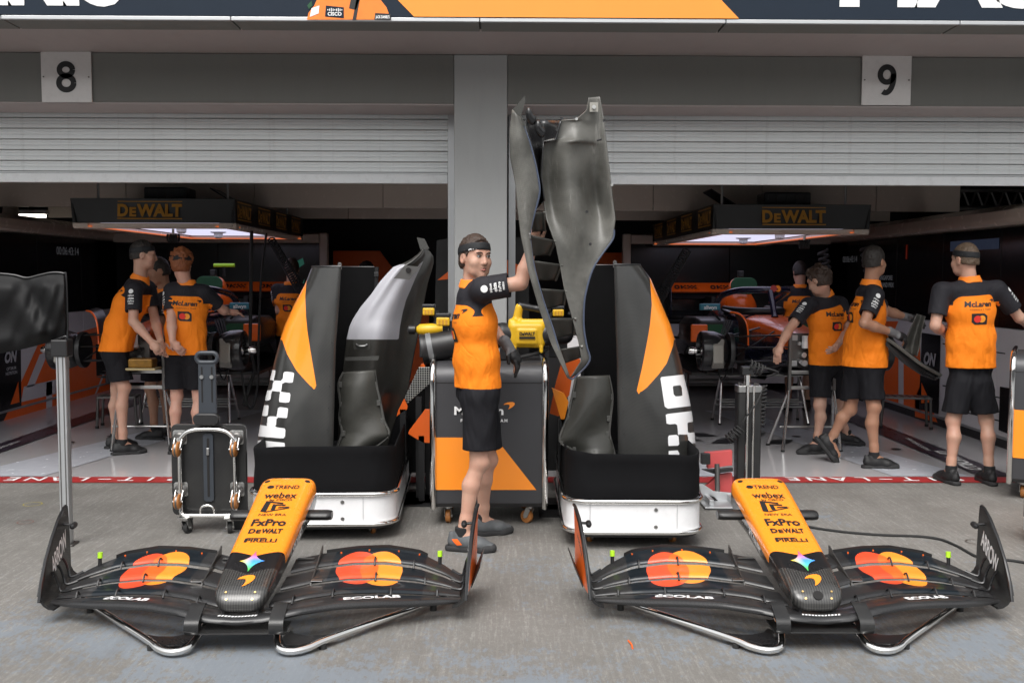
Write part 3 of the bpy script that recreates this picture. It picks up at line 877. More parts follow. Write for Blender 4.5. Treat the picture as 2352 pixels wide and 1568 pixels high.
wflat(wl_, 'orange_graphic', [[c4(20, 728), c4(242, 235), c4(275, 225), c4(275, 655)], [c4(275, 228), c4(700, 100), c4(700, 545), c4(275, 655)]], XL, 1, 'wall_orange', 0.003)
wflat(wl_, 'white_graphic', [[c4(150, 505), c4(355, 460), c4(355, 550), c4(130, 605)], [c4(250, 300), c4(305, 285), c4(215, 500), c4(165, 512)], [c4(292, 480), c4(330, 470), c4(330, 640), c4(292, 650)], [c4(690, 330), c4(700, 345), c4(615, 545), c4(600, 560)]], XL, 1, 'wall_white', 0.006)
wflat(wl_, 'black_door', [[c4(-60, 300), c4(128, 270), c4(132, 640), c4(-60, 690)]], XL, 1, 'screen_black', 0.009)
wflat(wl_, 'orange_corner', [[c4(60, 620), c4(110, 475), c4(118, 605)]], XL, 1, 'wall_orange', 0.012)
pc = atx(*c4(62, 330), XL)
flat('lettering', [T('ON', 0.12, 0, 0.03, bold=0.05, shear=0.25), T('OPTIMUM', 0.035, 0, -0.10, bold=0.02), T('NUTRITION', 0.035, 0, -0.15, bold=0.02)], (0.012, pc.y - 10.8, pc.z), (0, 1, 0), (0, 0, 1), wl_, M('print_grey', (0.42, 0.42, 0.43), 0.5, var=0), 0.003)
M('screen_text', (0.02, 0.02, 0.022), 0.5, var=0, emit=(0.5, 0.5, 0.55), estr=0.045)
M('screen_red', (0.05, 0.005, 0.004), 0.5, var=0, emit=(0.6, 0.05, 0.02), estr=0.06)
M('screen_blue', (0.02, 0.03, 0.06), 0.5, var=0, emit=(0.15, 0.2, 0.35), estr=0.05)
pc = atx(185, 598, XL + 0.0)
flat('screen_digits', [T('00:06:43:14', 0.10, 0, 0)], (-0.008, 12.4 - 10.8, 1.86), (0, 1, 0), (0, 0, 1), wl_, 'screen_text', 0.003)
wr_ = panel_wall('cabinet_wall', 'low white and orange panel wall with black door beside the step stool', 'wall', XR, -1)
def c4r(x, y): return ((1900 + x / 2.45) / 1.063, (580 + y / 2.45) / 1.063)
wflat(wr_, 'orange_graphic', [[c4r(560, 500), c4r(720, 500), c4r(655, 660), c4r(720, 690), c4r(720, 1000), c4r(560, 960)], [c4r(752, 760), c4r(848, 560), c4r(858, 1040), c4r(752, 1010)], [c4r(860, 860), c4r(955, 1105), c4r(820, 1070), c4r(820, 960)]], XR, -1, 'wall_orange', 0.003)
wflat(wr_, 'black_door', [[c4r(862, 568), c4r(975, 585), c4r(962, 1055), c4r(845, 1025)]], XR, -1, 'screen_black', 0.006)
wflat(wr_, 'orange_corner', [[c4r(862, 865), c4r(915, 985), c4r(860, 990)]], XR, -1, 'wall_orange', 0.009)
wflat(wr_, 'panel_gap', [[c4r(985, 630), c4r(1360, 690), c4r(1360, 697), c4r(985, 637)], [c4r(985, 880), c4r(1360, 960), c4r(1360, 968), c4r(985, 888)], [c4r(985, 1005), c4r(1360, 1100), c4r(1360, 1108), c4r(985, 1012)]], XR, -1, 'gap_dark', 0.003)
wflat(wr_, 'black_door', [[c4r(1330, 890), c4r(1420, 905), c4r(1420, 1190), c4r(1322, 1150)]], XR, -1, 'screen_black', 0.006)
pc = atx(*c4r(913, 735), XR)
flat('lettering', [T('ON', 0.13, 0, 0.02, bold=0.05, shear=0.25)], (-0.009, pc.y - 10.8, pc.z), (0, -1, 0), (0, 0, 1), wr_, 'print_grey', 0.003)
pc = atx(*c4r(705, 260), XR + 0.01)
flat('screen_digits', [T('SINGAPORE', 0.055, 0, 0.04, 'L', bold=0.03), T('GRAND PRIX', 0.055, 0, -0.045, 'L', bold=0.03)], (0.008, pc.y - 10.8 + 0.5, pc.z), (0, -1, 0), (0, 0, 1), wr_, 'screen_text', 0.003)
pc = atx(1955, 610, XR)
flat('screen_digits', [T('00:06:43:14', 0.085, 0, 0, 'L')], (0.008, 13.4 - 10.8, 1.80), (0, -1, 0), (0, 0, 1), wr_, 'screen_text', 0.003)
flat('screen_bar', [rect2(-0.5, -0.05, 0.5, 0.05)], (0.008, 9.7 - 10.8, 1.88), (0, -1, 0), (0, 0, 1), wr_, 'screen_blue', 0.003)
flat('screen_bar', [rect2(-0.02, -0.08, 0.02, 0.08), PG(circle(0.05, 20, 1.6, -0.3))], (0.008, 11.3 - 10.8, 1.85), (0, -1, 0), (0, 0, 1), wr_, 'screen_red', 0.003)

# back partitions with rail, post and screens
def back_partition(x0, x1, y, label, post):
    r = thing('screen_wall', label, 'wall', ((x0 + x1) / 2, y, 0))
    L = x1 - x0
    n = max(2, round(L / 1.3))
    for k in range(n):
        a = -L / 2 + L * k / n; b = a + L / n
        mb = MB(); mb.bb((a + 0.004, 0, 0.92), (b - 0.004, 0.05, 2.0)); mb.build('screen_panel', 'screen_black', r, smooth=0, bevel=0.004)
        mb = MB(); mb.bb((a + 0.004, -0.002, 0.10), (b - 0.004, 0.05, 0.915)); mb.build('wall_panel', 'wall_white', r, smooth=0, bevel=0.004)
    prof = [(0.0, 2.003), (-0.06, 2.003), (-0.09, 2.03), (-0.09, 2.12), (0.06, 2.15), (0.06, 2.003)]
    mb = MB(); mb.loft([[(x, yy, z) for yy, z in prof] for x in (-L / 2, L / 2)]); mb.build('rail', 'wall_beige', r, smooth=0, bevel=0.006)
    px = post * (L / 2 + 0.06)
    mb = MB(); mb.bb((px - 0.055, -0.09, 0.0), (px + 0.055, 0.06, 2.14)); mb.build('end_post', 'wall_beige', r, smooth=0, bevel=0.02)
    return r
YK = 13.6
lp = back_partition(XL + 0.12, at(735, 600, YK).x, YK, 'black screen wall with beige rail at the back of the left garage', 1)
rp = back_partition(at(1448, 600, YK).x, XR - 0.12, YK, 'black screen wall with beige rail at the back of the right garage', -1)
M('screen_green', (0.02, 0.05, 0.045), 0.5, var=0, emit=(0.05, 0.28, 0.20), estr=0.12)
flat('screen_glow', [PG([(0, 0), (0.1, 0.13), (0.2, 0.18), (0.22, 0.1), (0.12, 0.03), (0.05, -0.05)]), PG([(0.15, -0.25), (0.22, -0.1), (0.2, -0.3), (0.13, -0.42)])], (0.95, -0.003, 1.62), (1, 0, 0), (0, 0, 1), lp, 'screen_green', 0.003)

# orange and black panels behind the pillar
def divider(label, pts, y, mat, name='partition_panel', th=0.06):
    P = [at(u, v, y) for u, v in pts]; cx = sum(p.x for p in P) / len(P)
    r = thing(name, label, 'partition', (cx, y, 0))
    mb = MB(); mb.prism([(p.x - cx, max(p.z, 0.006)) for p in P][::-1], (0, 0, 0), (1, 0, 0), (0, 0, 1), -th); mb.build('panel_board', mat, r, smooth=0, bevel=0.004)
    return r
divider('dark orange hoarding with a chamfered corner behind the left bodywork trolley', [(765, 576), (872, 576), (905, 620), (985, 720), (985, 1010), (765, 1010)], 14.6, 'wall_orange')
divider('dark orange hoarding behind the right bodywork trolley', [(1330, 580), (1432, 580), (1432, 1005), (1330, 1005)], 14.6, 'wall_orange')

# beige header boards hanging behind the shutters
def header(label, us, v0, y, z1, mat='wall_beige'):
    P = [at(u, v0, y) for u in us]
    r = thing('header_panel', label, 'panel', ((P[0].x + P[-1].x) / 2, y, P[0].z))
    c = r.location
    for a, b in zip(P, P[1:]):
        mb = MB(); mb.bb((a.x - c.x + 0.003, 0, 0), (b.x - c.x - 0.003, 0.05, z1 - c.z)); mb.build('board', mat, r, smooth=0, bevel=0.006)
    return r
header('beige header boards behind the left shutter', (-420, 290, 585, 880, 1040), 473, 11.0, 3.2)
header('beige header boards behind the right shutter ending near the truss', (1168, 1330, 1500, 1750, 2012, 2205), 483, 11.0, 3.2)
header('second beige header lower and further back behind the left light canopy', (110, 800, 1030), 500, 12.9, 3.1)
header('second beige header lower and further back behind the right light canopy', (1168, 1640, 2045), 505, 12.9, 3.1)
# ================================================================== front wings with nose cones
def wing_print():
    """carbon with a dark sticker field and two overlapping discs printed across the flaps"""
    m, t = base('wing_print')
    o = t.obj(); x, y, z = t.xyz(o)
    ch = t.new('TexChecker'); ch.inputs['Scale'].default_value = 170
    t.link(t.mapping(o, rot=(0.2, 0.1, 0.78)), ch.inputs['Vector'])
    n = t.noise(o, 4.0, 6)
    c = t.mix(ch.outputs['Fac'], (0.014, 0.014, 0.015), (0.026, 0.026, 0.027))
    c = t.mix(t.math('MULTIPLY', t.ramp(n, 0.45, 0.8), 0.08), c, (0.15, 0.14, 0.13))
    ax = t.math('ABSOLUTE', x)
    fld = t.math('MULTIPLY', t.math('LESS_THAN', t.math('ABSOLUTE', t.math('SUBTRACT', ax, 0.52)), 0.215), t.math('GREATER_THAN', y, 0.24))
    c = t.mix(fld, c, (0.005, 0.009, 0.013))
    def disc(cx, cy, rx, ry):
        a = t.math('POWER', t.math('DIVIDE', t.math('SUBTRACT', x, cx), rx), 2.0)
        b = t.math('POWER', t.math('DIVIDE', t.math('SUBTRACT', y, cy), ry), 2.0)
        return t.math('LESS_THAN', t.math('ADD', a, b), 1.0)
    for xr, xo in ((-0.555, -0.455), (0.425, 0.535)):
        r = disc(xr, 0.50, 0.096, 0.170); q = disc(xo, 0.51, 0.096, 0.170)
        c = t.mix(q, c, (0.88, 0.27, 0.03))
        c = t.mix(r, c, (0.80, 0.075, 0.028))
        c = t.mix(t.math('MULTIPLY', r, q), c, (0.84, 0.125, 0.022))
    t.set('Base Color', c)
    t.set('Roughness', t.math('MULTIPLY_ADD', n, 0.2, 0.24))
    t.b.inputs['Coat Weight'].default_value = 0.3; t.b.inputs['Coat Roughness'].default_value = 0.07; t.b.inputs['Specular IOR Level'].default_value = 0.3
    return m
wing_print()
def star_mat():
    m, t = base('star_print')
    o = t.obj(); x, y, z = t.xyz(o)
    f = t.math('MULTIPLY_ADD', x, 8.9, 0.5)
    c = t.mix(t.ramp(f, 0.05, 0.55), (0.85, 0.62, 0.03), (0.07, 0.33, 0.90))
    c = t.mix(t.ramp(t.math('MULTIPLY_ADD', y, -12.5, 3.1), 0.05, 0.75), c, (0.10, 0.62, 0.14))
    c = t.mix(t.ramp(t.math('MULTIPLY_ADD', y, 12.5, -3.1), 0.05, 0.75), c, (0.85, 0.10, 0.22))
    t.set('Base Color', c)
    t.set('Roughness', 0.4)
    return m
star_mat()
def nose_paint():
    """papaya over the back, a black lacquer band with pointed edges, bare carbon at the tip"""
    m, t = base('nose_paint')
    o = t.obj(); x, y, z = t.xyz(o)
    ax = t.math('ABSOLUTE', x)
    n = t.noise(o, 5.0, 6)
    ch = t.new('TexWave'); ch.wave_type = 'BANDS'; ch.bands_direction = 'X'; ch.inputs['Scale'].default_value = 28; ch.inputs['Distortion'].default_value = 0.3
    t.link(o, ch.inputs['Vector'])
    carb = t.mix(ch.outputs['Fac'], (0.018, 0.018, 0.018), (0.055, 0.053, 0.05))
    edge1 = t.math('MULTIPLY_ADD', ax, 0.42, 0.296)            # orange begins behind this line
    edge2 = t.math('MULTIPLY_ADD', ax, 0.5, 0.152)           # lacquer begins behind this line
    top = t.math('GREATER_THAN', t.math('ADD', z, t.math('MULTIPLY', y, -0.232)), t.math('MULTIPLY_ADD', y, 0.0, 0.172))
    c = t.mix(t.math('GREATER_THAN', y, edge2), carb, (0.008, 0.008, 0.009))
    org = t.math('MULTIPLY', t.math('GREATER_THAN', y, edge1), top)
    drops = t.ramp(t.noise(o, 75, 2, 0.5), 0.66, 0.70)
    pap = t.mix(t.math('MULTIPLY', drops, 0.35), PAPAYA, (0.98, 0.52, 0.16))
    c = t.mix(org, c, pap)
    t.set('Base Color', c)
    t.set('Roughness', t.math('MULTIPLY_ADD', n, 0.2, 0.18))
    t.b.inputs['Coat Weight'].default_value = 0.35; t.b.inputs['Coat Roughness'].default_value = 0.08
    return m
nose_paint()
TX = [0, .12, .25, .40, .55, .70, .82, .90, .94]
TLE = [-.06, -.06, -.02, .05, .13, .21, .28, .32, .34]
TZL = [.115, .125, .145, .145, .125, .10, .085, .08, .08]
TTE = [.55, .60, .66, .70, .72, .70, .62, .54, .50]
TZT = [.18, .20, .212, .222, .222, .202, .165, .13, .115]
def chordpt(x, f):
    a = abs(x)
    y = interp(TX, TLE, a) * (1 - f) + interp(TX, TTE, a) * f
    s = 0.25 * f + 0.75 * f * f
    z = interp(TX, TZL, a) * (1 - s) + interp(TX, TZT, a) * s
    return y, z
def element(x0, x1, f0, f1, th, n=34, twist=0.0):
    rings = []
    prof = [(0.0, 0.0), (0.03, 0.5), (0.12, 0.95), (0.3, 1.0), (0.6, 0.6), (0.88, 0.22), (1.0, 0.08), (1.0, -0.08), (0.8, -0.15), (0.4, -0.45), (0.12, -0.55), (0.03, -0.4)]
    for x in np.linspace(x0, x1, n):
        y0, z0 = chordpt(x, f0); y1, z1 = chordpt(x, f1)
        d = Vector((0, y1 - y0, z1 - z0)); L = d.length; d.normalize(); nn = Vector((0, -d.z, d.y))
        k = th * min(1.0, L / 0.10)
        rings.append([Vector((x, y0, z0)) + d * (L * a) + nn * (k * b - 0.10 * L * a * (1 - a)) for a, b in prof])
    mb = MB(); mb.loft(rings); return mb
def front_wing(label, x, y, rot, mirror_side):
    r = thing('front_wing', label, 'front wing', (x, y, 0), rot, 'front wing and nose assemblies')
    mp = element(-.905, .905, 0.0, 0.222, 0.020, 60).build('main_plane', 'wing_print', r, smooth=50)
    S = Surf(mp)
    for i, (f0, f1) in enumerate(((.264, .480), (.522, .735), (.785, 1.0))):
        for s in (-1, 1):
            x0 = (0.10, 0.115, 0.125)[i]
            element(s * x0, s * .90, f0, f1, 0.012).build('flap', 'wing_print', r, smooth=50)
    # inner fixed flap roots are slightly lower than the moving flap: a step with metal fence
    for s in (-1, 1):
        X = 0.24
        pts = []
        for f in np.linspace(0.50, 1.0, 8):
            yy, zz = chordpt(X, f); pts.append((yy, zz))
        mb = MB()
        rings = []
        for yy, zz in pts:
            rings.append([(s * X - 0.003, yy, zz - 0.01), (s * X + 0.003, yy, zz - 0.01), (s * X + 0.004, yy + 0.006, zz + 0.03 * (yy - pts[0][0]) / 0.3 + 0.008), (s * X - 0.002, yy + 0.006, zz + 0.03 * (yy - pts[0][0]) / 0.3 + 0.008)])
        mb.loft(rings); mb.build('flap_fence', 'dark_steel', r, smooth=40)
        yy, zz = chordpt(X + 0.03, 0.53)
        mb = MB(); mb.box((s * (X + 0.025), yy, zz + 0.009), (0.05, 0.045, 0.004)); mb.build('fence_foot', 'steel', r, smooth=0, bevel=0.001)
        yy, zz = chordpt(0.17, 0.97)
        mb = MB(); mb.box((s * 0.175, yy - 0.02, zz + 0.010), (0.075, 0.012, 0.004)); mb.build('index_plate', 'steel', r, smooth=0)
    # slot brackets
    for s in (-1, 1):
        for xx, f in ((0.36, 0.245), (0.60, 0.245), (0.80, 0.245), (0.20, 0.245), (0.52, 0.50), (0.74, 0.50), (0.50, 0.76), (0.68, 0.76)):
            y0, z0 = chordpt(s * xx, f - 0.05); y1, z1 = chordpt(s * xx, f + 0.06)
            mid = (Vector((s * xx, y0, z0)) + Vector((s * xx, y1, z1))) / 2 + Vector((0, 0, 0.028))
            mb = MB(); mb.tube(smoothpath([(s * xx, y0, z0 + 0.006), mid, (s * xx, y1, z1 + 0.004)], 5), 0.0045, 6)
            mb.build('slot_bracket', 'black_plastic', r)
        # flap end lamp
        yy, zz = chordpt(0.80, 0.98)
        mb = MB(); mb.cyl((s * 0.80, yy, zz), (s * 0.80, yy + 0.004, zz + 0.035), 0.009, n=10); o = mb.build('adjuster', 'black_plastic', r)
        mb = MB(); mb.cyl((s * 0.80, yy + 0.004, zz + 0.0352), (s * 0.80, yy + 0.007, zz + 0.062), 0.012, n=10); mb.build('lime_cap', 'lime', o)
        # rivets on the top flap
        for xx in (0.33, 0.46, 0.60, 0.70):
            yy, zz = chordpt(xx, 0.96)
            mb = MB(); mb.cyl((s * xx, yy, zz), (s * xx, yy, zz + 0.008), 0.004, n=6); mb.build('rivet', 'papaya_dark', r)
        # gurney strip
        P = [(s * q, chordpt(q, 1.0)[0], chordpt(q, 1.0)[1] + 0.006) for q in np.linspace(0.26, 0.74, 14)]
        mb = MB(); mb.loft([[(a, b, c - 0.006), (a, b + 0.005, c - 0.006), (a, b + 0.005, c + 0.010), (a, b, c + 0.010)] for a, b, c in P]); mb.build('gurney', 'carbon', r, smooth=0)
    # endplates: main plane curls up into a leaning plate
    for s in (-1, 1):
        def edge_top(yq):
            return interp([0.26, 0.29, 0.36, 0.46, 0.57, 0.66, 0.70], [0.09, 0.17, 0.26, 0.345, 0.41, 0.440, 0.444], yq)
        rings = []
        ys = np.linspace(0.27, 0.70, 18)
        for yq in ys:
            zt = edge_top(yq); zb_ = interp([0.27, 0.5, 0.70], [0.075, 0.065, 0.085], yq)
            out = 0.0
            row_i, row_o = [], []
            for q in np.linspace(0, 1, 12):
                if q < 0.35:
                    a = q / 0.35 * math.pi / 2
                    xx = 0.878 + 0.055 * math.sin(a); zz = zb_ + 0.055 * (1 - math.cos(a))
                    nx, nz = math.sin(a), -math.cos(a)
                else:
                    w = (q - 0.35) / 0.65
                    xx = 0.933 + 0.008 * w * w; zz = zb_ + 0.055 + max(0.0, zt - zb_ - 0.055) * w
                    nx, nz = 1, 0
                tw = 0.036 * (yq - 0.28) / 0.38 * min(1, q / 0.35) - 0.008; row_i.append((s * (xx + tw), yq, zz)); row_o.append((s * (xx + tw + 0.009 * nx), yq, zz + 0.009 * nz))
            rings.append(row_i + row_o[::-1])
        mb = MB(); mb.loft(rings)
        ep = mb.build('endplate', 'carbon', r, smooth=45)
        # rolled front lip
        mb = MB(); mb.tube([(s * (0.932 + 0.036 * (q - 0.28) / 0.38 + 0.008 * ((q - 0.28) / 0.38) ** 2), q, edge_top(q)) for q in np.linspace(0.265, 0.695, 14)], 0.008, 8); mb.build('endplate_lip', 'carbon_gloss', r)
        Se = Surf(ep)
        # printed mark on the inner face
        if s == mirror_side:
            wrap('lettering', [T('ARROW', 0.085, 0, 0, bold=0.025, sx=0.55, spacing=0.9, shear=0.0)], (s * 0.87, 0.535, 0.262), (0, -s * 1, -s * 0.55 if s > 0 else 0.55) if False else ((0, 1, 0.42) if s < 0 else (0, -1, -0.42)), (0, -0.1, 1), Se, r, 'white_print', 0.002, 0.02)
        # orange outer face with dive plane
        po = [(0.30, 0.12), (0.36, 0.235), (0.45, 0.32), (0.55, 0.385), (0.68, 0.43), (0.68, 0.14), (0.5, 0.11)]
        V = np.array([(p[0] - 0.46, p[1] - 0.26) for p in po])
        wrap('orange_panel', [(V if s > 0 else V * np.array([-1, 1]), [tuple(range(len(po)))])], (s * 1.2, 0.46, 0.26), (0, s, 0), (0, 0, 1), Se, r, 'papaya_dark', 0.003, 0.03)
        wrap('lettering', [T('workday', 0.03, 0, 0, bold=0.02)], (s * 1.2, 0.50, 0.30), (0, s, 0.5 * s * s * (1 if s > 0 else -1)), (0, -0.5, 1), Se, r, 'black_print', 0.006, 0.03)
        mb = MB(); mb.loft([[(s * (0.955 + 0.04 * w + 0.08 * (yq - 0.5)), yq, 0.12 + 0.10 * w + 0.12 * (yq - 0.5)) for w in (0, 0.5, 1.0)] + [(s * (0.958 + 0.04 * w + 0.08 * (yq - 0.5)), yq, 0.113 + 0.10 * w + 0.12 * (yq - 0.5)) for w in (1.0, 0.5, 0)] for yq in (0.44, 0.52, 0.60, 0.66)]); mb.build('dive_plane', 'carbon', r, smooth=40)
        # small camera stalk on the inner top
        mb = MB(); mb.cyl((s * 0.965, 0.62, 0.372), (s * 0.92, 0.625, 0.367), 0.007, n=8); st = mb.build('stalk', 'black_plastic', r)
        mb = MB(); mb.lathe([(0.002, -0.026), (0.012, -0.02), (0.015, -0.004), (0.013, 0.018), (0.002, 0.026)], (s * 0.915, 0.62, 0.366), (0, 1, 0.15), 12); mb.build('stalk_pod', 'black_plastic', st)
        # curled flap tips between flaps and endplate
        for i, f in enumerate((0.50, 0.76, 1.0)):
            yy, zz = chordpt(0.90, f)
            P = smoothpath([(s * 0.86, chordpt(0.86, f)[0], chordpt(0.86, f)[1] + 0.004), (s * 0.905, yy + 0.01, zz + 0.006), (s * 0.918, yy + 0.015, zz + 0.035), (s * 0.928, yy + 0.01, zz + 0.075), (s * 0.938, yy, zz + 0.10)], 5)
            mb = MB(); mb.tube(P, 0.006, 6); mb.build('flap_tip', 'carbon_gloss', r)
    # leading edge lettering
    for s in (-1, 1):
        yy, zz = chordpt(0.55, 0.08)
        sl = (interp(TX, TLE, 0.66) - interp(TX, TLE, 0.44)) / 0.22
        wrap('lettering', [T('ECOLAB', 0.044, 0, 0, bold=0.04, sx=1.8, width=0.27)], (s * 0.53, yy + 0.02, zz + 0.03), (1, s * sl, 0), (-s * sl * 0.2, 1, 0.35), S, r, 'white_print', 0.0025, 0.03)
    wrap('worn_mark', [PG([(-0.08 + i * 0.0135, -0.007), (-0.071 + i * 0.0135, -0.007), (-0.067 + i * 0.0135, 0.007), (-0.076 + i * 0.0135, 0.007)]) for i in range(12)], (0.0, -0.035, 0.16), (1, 0, 0), (0, 1, 0.5), S, r, 'white_print', 0.0025, 0.03)
    # nose cone
    secs = [(0.0, 0.060, 0.150, 0.178), (0.015, 0.096, 0.140, 0.206), (0.05, 0.112, 0.138, 0.234), (0.13, 0.119, 0.140, 0.260), (0.25, 0.125, 0.150, 0.294), (0.42, 0.131, 0.170, 0.336), (0.62, 0.135, 0.20, 0.384), (0.85, 0.141, 0.235, 0.441), (1.04, 0.147, 0.25, 0.487), (1.085, 0.147, 0.25, 0.497), (1.10, 0.143, 0.255, 0.495)]
    rings = []
    NR = 36
    for yq, hw, z0, z1 in secs:
        cz, hz = (z0 + z1) / 2, (z1 - z0) / 2
        ring = []
        for j in range(NR):
            a = 2 * math.pi * j / NR
            e = 0.36
            cx_, sz_ = math.cos(a), math.sin(a)
            px_ = math.copysign(abs(cx_) ** e, cx_); pz_ = math.copysign(abs(sz_) ** e, sz_)
            tp = 1.0 if pz_ > 0 else 1.0 - 0.22 * (-pz_)
            ring.append((hw * px_ * tp, yq, cz + hz * pz_))
        rings.append(ring)
    R2 = []
    P = np.array(rings)
    tt = np.array([s_[0] for s_ in secs])
    tn = np.concatenate([np.linspace(0, 0.05, 6), np.linspace(0.08, 1.10, 40)])
    for q in tn:
        R2.append([tuple(np.array([q if c == 1 else np.interp(q, tt, P[:, j, c]) for c in range(3)])) for j in range(NR)])
    mb = MB(); mb.loft(R2)
    nose = mb.build('nose_cone', 'nose_paint', r, smooth=60)
    Sn = Surf(nose)
    def np_(name, shapes, yq, mat='black_print', off=0.0022):
        return wrap(name, shapes, (0, yq, 0.7), (1, 0, 0), (0, 1, 0.0), Sn, nose, mat, off, 0.025, 0.9)
    np_('lettering', [T('TREND', 0.040, 0.012, 0, bold=0.02, sx=1.3, width=0.13), PG(circle(0.018, 16, -0.072, 0))], 0.981)
    np_('lettering', [T('webex', 0.066, 0, 0.0, bold=0.02, width=0.165), T('by CISCO', 0.020, 0.01, -0.052, bold=0.02)], 0.888)
    np_('lettering', [PG([(-0.068, -0.045), (-0.06, 0.065), (-0.035, 0.06), (-0.04, -0.055)]), PG([(-0.035, 0.06), (0.03, 0.045), (0.03, 0.03), (-0.036, 0.045)]), PG([(-0.02, 0.03), (0.0, 0.028), (0.0, -0.03), (-0.02, -0.032)]), PG([(0.0, 0.028), (0.045, 0.026), (0.045, 0.012), (0.0, 0.014)]), PG([(0.012, 0.0), (0.065, 0.005), (0.065, -0.006), (0.012, -0.012)]), PG([(-0.04, -0.055), (0.07, -0.012), (0.072, -0.002), (-0.038, -0.045)]), T('NEW ERA', 0.022, 0.0, -0.078, bold=0.01, sx=1.5, width=0.135)], 0.760)
    np_('lettering', [T('FxPro', 0.066, 0, 0, bold=0.035, width=0.165)], 0.606)
    np_('lettering', [T('D', 0.042, -0.078, 0, 'L', 0.05, width=0.032), T('E', 0.032, -0.042, -0.005, 'L', 0.05, width=0.022), T('WALT', 0.042, -0.018, 0, 'L', 0.05, width=0.098)], 0.521)
    np_('lettering', [T('PIRELLI', 0.032, 0, 0, bold=0.03, sx=1.2, width=0.145), rect2(-0.072, 0.016, 0.02, 0.022), rect2(-0.078, -0.016, -0.066, 0.02)], 0.432)
    star = []
    for k in range(4):
        a = math.pi / 2 * k; b = a + math.pi / 2
        p0 = np.array([math.cos(a), math.sin(a)]); p1 = np.array([math.cos(b), math.sin(b)])
        for q in np.linspace(0, 1, 7)[:-1]:
            c_ = (p0 + p1) * 0.17
            star.append(tuple((1 - q) ** 2 * p0 + 2 * q * (1 - q) * c_ + q * q * p1))
    np_('star_emblem', [PG([(a * 0.056, b * 0.085) for a, b in star])], 0.250, 'star_print')
    V, F = swoosh(0.005, 0.0, 0.075); np_('speedmark', [(V * np.array([1, 1.7]), F)], 0.118, 'papaya_paint')
    for s in (-1, 1):
        wrap('lettering', [T("JACK DANIEL'S", 0.040, 0, 0, bold=0.03, sx=0.6, width=0.23)], (s * 0.5, 0.60, 0.293), (0, s, 0.24 * s), (0, -0.24, 1), Sn, nose, 'white_print', 0.002, 0.04)
        for yq, xx in ((0.035, 0.062), (0.012, 0.055)):
            h = Sn.bvh.ray_cast(Vector((s * xx, yq, 0.5)), Vector((0, 0, -1)))
            if h[0]:
                mb = MB(); mb.lathe([(0.0001, -0.002), (0.005, -0.002), (0.005, 0.003), (0.0001, 0.003)], h[0], h[1], 8); mb.build('screw', M('brass', (0.55, 0.38, 0.16), 0.35, metal=1), nose)
        # camera pods at the back
        mb = MB(); mb.loft([[(s * xq, 0.90 + w * (0.045 * math.cos(a)), 0.345 + w * 0.026 * math.sin(a)) for a in [2 * math.pi * j / 14 for j in range(14)]] for xq, w in ((0.115, 0.9), (0.14, 1.0), (0.225, 1.0), (0.245, 0.92), (0.25, 0.8))]); mb.build('camera_pod', 'carbon', r, smooth=40)
        h = Sn.bvh.ray_cast(Vector((s * 0.105, 1.055, 1)), Vector((0, 0, -1)))
        mb = MB(); mb.lathe([(0.0001, -0.001), (0.014, -0.001), (0.014, 0.0015), (0.0001, 0.0015)], h[0], h[1], 14); mb.build('fixing_hole', 'black_plastic', nose)
    # tyre-shaped opening at the tip
    if mirror_side > 0:
        h = Sn.bvh.ray_cast(Vector((0, 0.02, 0.6)), Vector((0, 0, -1)))
        mb = MB(); mb.lathe([(0.0001, -0.001), (0.022, -0.001), (0.022, 0.002), (0.0001, 0.002)], h[0], h[1], 16); mb.build('tip_opening', 'gap_dark', nose)
    # pylons between nose and main plane
    for s in (-1, 1):
        mb = MB(); mb.loft([[(s * 0.07 + dx, yq, zz) for dx, yq in ((-0.006, 0.02), (0.006, 0.02), (0.008, 0.12), (-0.008, 0.12))] for zz in (0.118, 0.17)]); mb.build('pylon', 'carbon_gloss', r, smooth=0)
    for ch_ in r.children:
        if ch_ is not nose: ch_.scale.x = 1.028
    return r
